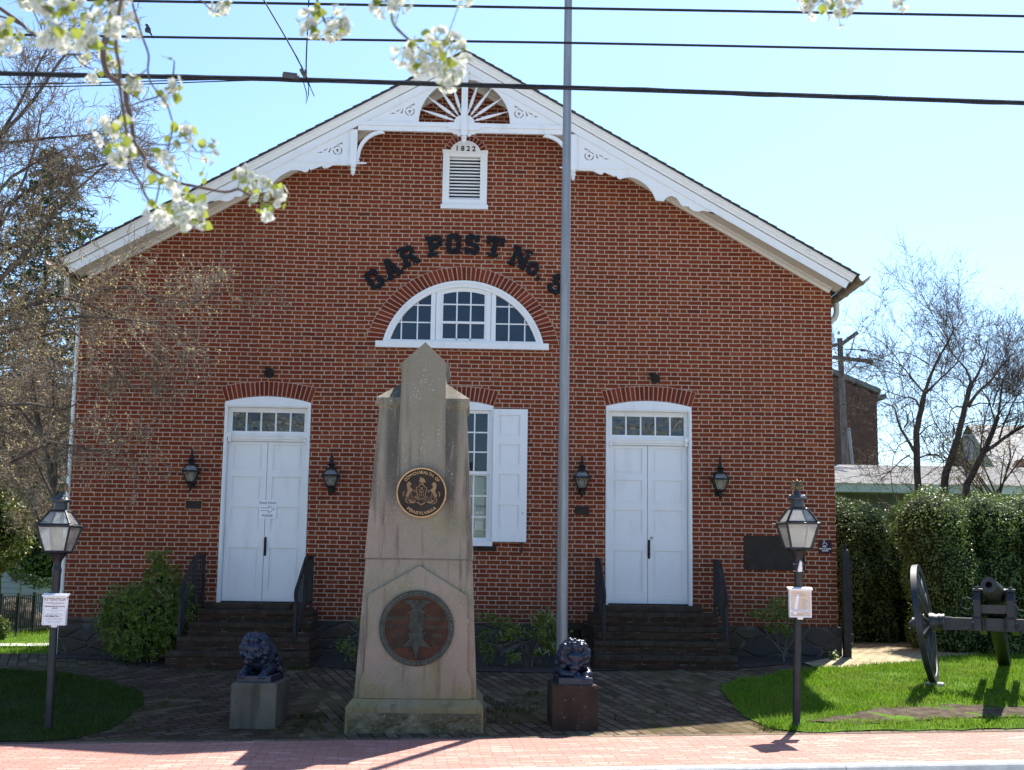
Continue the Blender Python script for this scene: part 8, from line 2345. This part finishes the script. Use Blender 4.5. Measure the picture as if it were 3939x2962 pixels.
mb = MB(); mb.add(V*1.0+np.array(b), F)
tag(mb.build('small_bird', M['bird'], smooth=True), 'small dark bird perched on the second cable, facing left', 'bird')

# ---------------------------------------------------------------- flowering pear tree over the camera's side of the street
pear = thing('flowering_pear_tree', (-2.9, .9, 0), 'flowering pear tree whose white blossomed branches hang into the top of the view', 'tree')
PR = dict(main=(.0082, .0026), second=(.0040, .0022), third=(.0026, .0017), mid1=(.0032, .0022), midtop=(.003, .002), left1=(.0062, .0024), left1b=(.004, .002))
mb = MB()
mb.tube([(-2.9, .9, -.2), (-2.85, .9, .8), (-2.8, .95, 1.6), (-2.72, 1.0, 2.3)], [.16, .13, .12, .11], 14)
trk = mb.build('trunk', M['bark_pear'], pear, smooth=True)
mb = MB()
def bough(p, r0, r1): ribbon_tube(mb, [Vector(q) for q in p], r0, r1, 8)
m0 = Vector(PEAR['main'][0]); s0 = Vector(PEAR['second'][0]); t0 = Vector(PEAR['third'][0])
bough([(-2.72, 1.0, 2.3), (-2.2, 1.6, 3.0), (-1.3, 2.4, 3.25), (-.55, 2.9, 3.2), tuple(m0)], .08, .0082)
bough([(-1.3, 2.4, 3.25), (-.6, 2.5, 3.15), tuple(s0)], .03, .0040)
bough([(-.9, 2.5, 3.2), (-.5, 2.6, 3.1), tuple(t0)], .02, .0026)
bough([(-2.2, 1.6, 3.0), (-1.9, 2.8, 2.95), tuple(PEAR['left1'][0])], .04, .010)
bough([(-1.3, 2.4, 3.25), (-.4, 2.5, 3.3), (.6, 2.6, 3.2), tuple(PEAR['right2'][0])], .03, .004)
bough([(-.4, 2.5, 3.3), (-.2, 2.6, 3.1), tuple(PEAR['mid1'][0])], .012, .0048)
bough([(-.6, 2.6, 3.15), tuple(PEAR['midtop'][0])], .010, .004)
bough([(.6, 2.6, 3.2), tuple(PEAR['right1'][0])], .008, .004)
bough([(-.45, 2.9, 3.15), (-.35, 3.3, 3.5), tuple(PEAR['top2'][0])], .010, .004)
mb.build('bough', M['bark_pear'], pear, smooth=True)
for k, pts in PEAR.items():
    mb = MB()
    r0, r1 = PR.get(k, (.0022, .0014))
    P = [Vector(p) for p in pts]
    Q = []
    rr = random.Random(len(k)+len(pts))
    for i in range(len(P)-1):
        for j in range(3):
            t_ = j/3
            a = P[max(i-1, 0)]; b = P[i]; c = P[i+1]; d = P[min(i+2, len(P)-1)]
            Q.append(.5*((2*b)+(c-a)*t_+(2*a-5*b+4*c-d)*t_*t_+(3*b-a-3*c+d)*t_**3))
    Q.append(P[-1])
    n = len(Q)
    rad = [(r0+(r1-r0)*i/(n-1))*(1+rr.uniform(-.06, .06)+(.18 if rr.random() < .10 else 0)) for i in range(n)]
    mb.tube(Q, rad, 8)
    mb.build('branch', M['bark_pear'], pear, smooth=True)

def crown(parent, c, r_, n, seed):
    g = np.random.default_rng(seed)
    d = g.normal(0, 1, (n, 3)); d /= np.linalg.norm(d, axis=1)[:, None]
    q = np.repeat(np.array([np.array(c)+np.array(r_)*v*g.uniform(.35, 1) for v in d[:n//14]]), 14, 0)[:n]
    A = q+g.normal(0, .10, q.shape)
    A = A[(A[:, 1] < -.2)]
    mb = MB(); leaves(mb, A, np.tile([0, 0, .3], (len(A), 1)), .05, g, .7, .3); mb.build('blossom_crown', M['petal'], parent)
    mb = MB(); rr = random.Random(seed)
    for i in range(16):
        a = rr.uniform(0, 2*PI); e = Vector(c)+Vector((math.cos(a)*r_[0]*.8, min(math.sin(a)*r_[1]*.8, 1.0), rr.uniform(-.5, .7)*r_[2]))
        b = Vector((c[0], c[1]*.3+.2, c[2]-r_[2]*.95)); ribbon_tube(mb, [b, b.lerp(e, .5)+Vector((rr.gauss(0, .2), 0, .3)), e], .05, .012, 6)
    mb.build('crown_limbs', M['bark_pear'], parent, smooth=True)
crown(pear, (-4.0, -1.9, 6.2), (3.4, 1.7, 2.8), 9000, 5)
pear2 = thing('flowering_pear_tree', (6.4, -1.5, 0), 'second flowering pear tree across the street, seen only as a reflection in the right transom', 'tree')
mb = MB(); mb.tube([(6.4, -1.5, -.2), (6.4, -1.5, 1.2), (6.3, -1.5, 3.4)], [.16, .13, .11], 12); mb.build('trunk', M['bark_pear'], pear2, smooth=True)
crown(pear2, (6.0, -1.9, 5.6), (2.8, 1.7, 2.4), 7000, 6)

def flower(pet, eye, stk, base, c, nrm, s_, rng):
    nrm = nrm.normalized(); u = nrm.orthogonal().normalized(); v = nrm.cross(u)
    a0 = rng.uniform(0, 2*PI)
    cup = rng.uniform(.15, .75)
    for k in range(5):
        a = a0+2*PI*k/5+rng.uniform(-.12, .12)
        d = u*math.cos(a)+v*math.sin(a); w = nrm.cross(d)
        L = s_*rng.uniform(.92, 1.08)
        rows = ((.10, .05, .0), (.35, .34, .10), (.66, .46, .26), (.88, .36, .40), (1.0, .16, .46))
        V = []
        for r_, hw, up in rows:
            z = up*cup*L
            for sgn, lift in ((-1, .08), (0, -.02), (1, .08)):
                q = c+d*(r_*L)+w*(sgn*hw*L)+nrm*(z+lift*hw*L)
                V.append(tuple(q))
        F = []
        for i in range(4):
            for j in range(2):
                x = i*3+j; F.append((x, x+1, x+4, x+3))
        pet.add(V, F)
    eye.lathe([(.001, -.01*s_), (.17*s_, .0), (.15*s_, .10*s_), (.05*s_, .16*s_)], tuple(c), 6, Vector((0, 0, 1)).rotation_difference(nrm).to_matrix())
    for k in range(7):
        a = rng.uniform(0, 2*PI); d = u*math.cos(a)+v*math.sin(a)
        q = c+d*(.30*s_)+nrm*(.30*s_)
        eye.tube([c+d*.1*s_, q], [.010*s_, .016*s_], 3); eye.lathe([(.02*s_, -.02*s_), (.035*s_, .01*s_), (.01*s_, .04*s_)], tuple(q), 4)
    stk.tube([base, base.lerp(c, .5)+Vector((0, 0, -.002)), c], [.0009, .0008, .0011], 4)
rngf = random.Random(17)
allpts = [Vector(p) for pts in PEAR.values() for p in pts]
def ovate(mb, p, d, s_, rng):
    d = d.normalized(); n = Vector((rng.gauss(0, .5), -1, rng.gauss(0, .5))); n = (n-d*n.dot(d)).normalized(); w = n.cross(d)
    V = []
    rows = ((0, .04), (.18, .30), (.42, .42), (.68, .30), (.88, .12), (1.0, .01))
    for r_, hw in rows:
        for sgn in (-1, 0, 1):
            V.append(tuple(p+d*(r_*s_)+w*(sgn*hw*s_)+n*(.16*hw*s_*abs(sgn)-.25*r_*r_*s_*.3)))
    mb.add(V, [(i*3+j, i*3+j+1, i*3+j+4, i*3+j+3) for i in range(len(rows)-1) for j in range(2)])
for x, y, z, r_ in CLUSTERS:
    r_ *= .80 if y < 2.45 else .93
    c = Vector((x, y, z))
    near = min(allpts, key=lambda p: (p-c).length)
    base = c.lerp(near, .35) if (near-c).length < r_*2 else c+Vector((0, 0, r_*.3))
    pet, eye, stk, lf = MB(), MB(), MB(), MB()
    s_ = .0122
    n = max(3, int(4+9*(r_/.05)**1.6))
    n = min(n, 15)
    axis = (c-base); axis = axis.normalized() if axis.length > 1e-4 else Vector((0, -.3, .5))
    for k in range(n):
        zz = 1-2*(k+.5)/n; a = k*2.39996+rngf.uniform(-.3, .3); q = math.sqrt(1-zz*zz)
        d = Vector((q*math.cos(a), q*math.sin(a), zz))
        d = (d+axis*.45+Vector((rngf.gauss(0, .18), rngf.gauss(0, .18), rngf.gauss(0, .18)))).normalized()
        f = c+Vector((d.x, d.y*.8, d.z))*r_*rngf.uniform(.6, 1.12)
        nn = (d+Vector((rngf.gauss(0, .35), rngf.gauss(0, .35)-.25, rngf.gauss(0, .35)))).normalized()
        flower(pet, eye, stk, base, f, nn, s_*rngf.uniform(.85, 1.12), rngf)
    stk.tube([near, base], [.0016, .0013], 5)
    for k in range(rngf.choice((1, 2, 2, 3))):
        d = Vector((rngf.gauss(0, 1), rngf.gauss(0, .5), rngf.gauss(0, .8)))
        ovate(lf, base+d.normalized()*.008, d, rngf.uniform(.016, .030), rngf)
    cl = stk.build('blossom_cluster', M['pedicel'], pear)
    pet.build('petals', M['petal'], cl, smooth=True)
    eye.build('flower_eyes', M['flower_eye'], cl)
    lf.build('young_leaves', M['spring_leaf'], cl, smooth=True)
for x, y, z, s_, a in LEAVES:
    mb = MB(); a = R(a)
    d = Vector((math.cos(a), rngf.uniform(-.3, .3), -math.sin(a)))
    p = Vector((x, y, z))
    ovate(mb, p-d.normalized()*s_*.6, d, s_*1.15, rngf)
    mb.tube([p-d.normalized()*s_*.6-d.normalized()*.015, p-d.normalized()*s_*.5], .0007, 4)
    mb.build('young_leaf', M['spring_leaf'], pear, smooth=True)
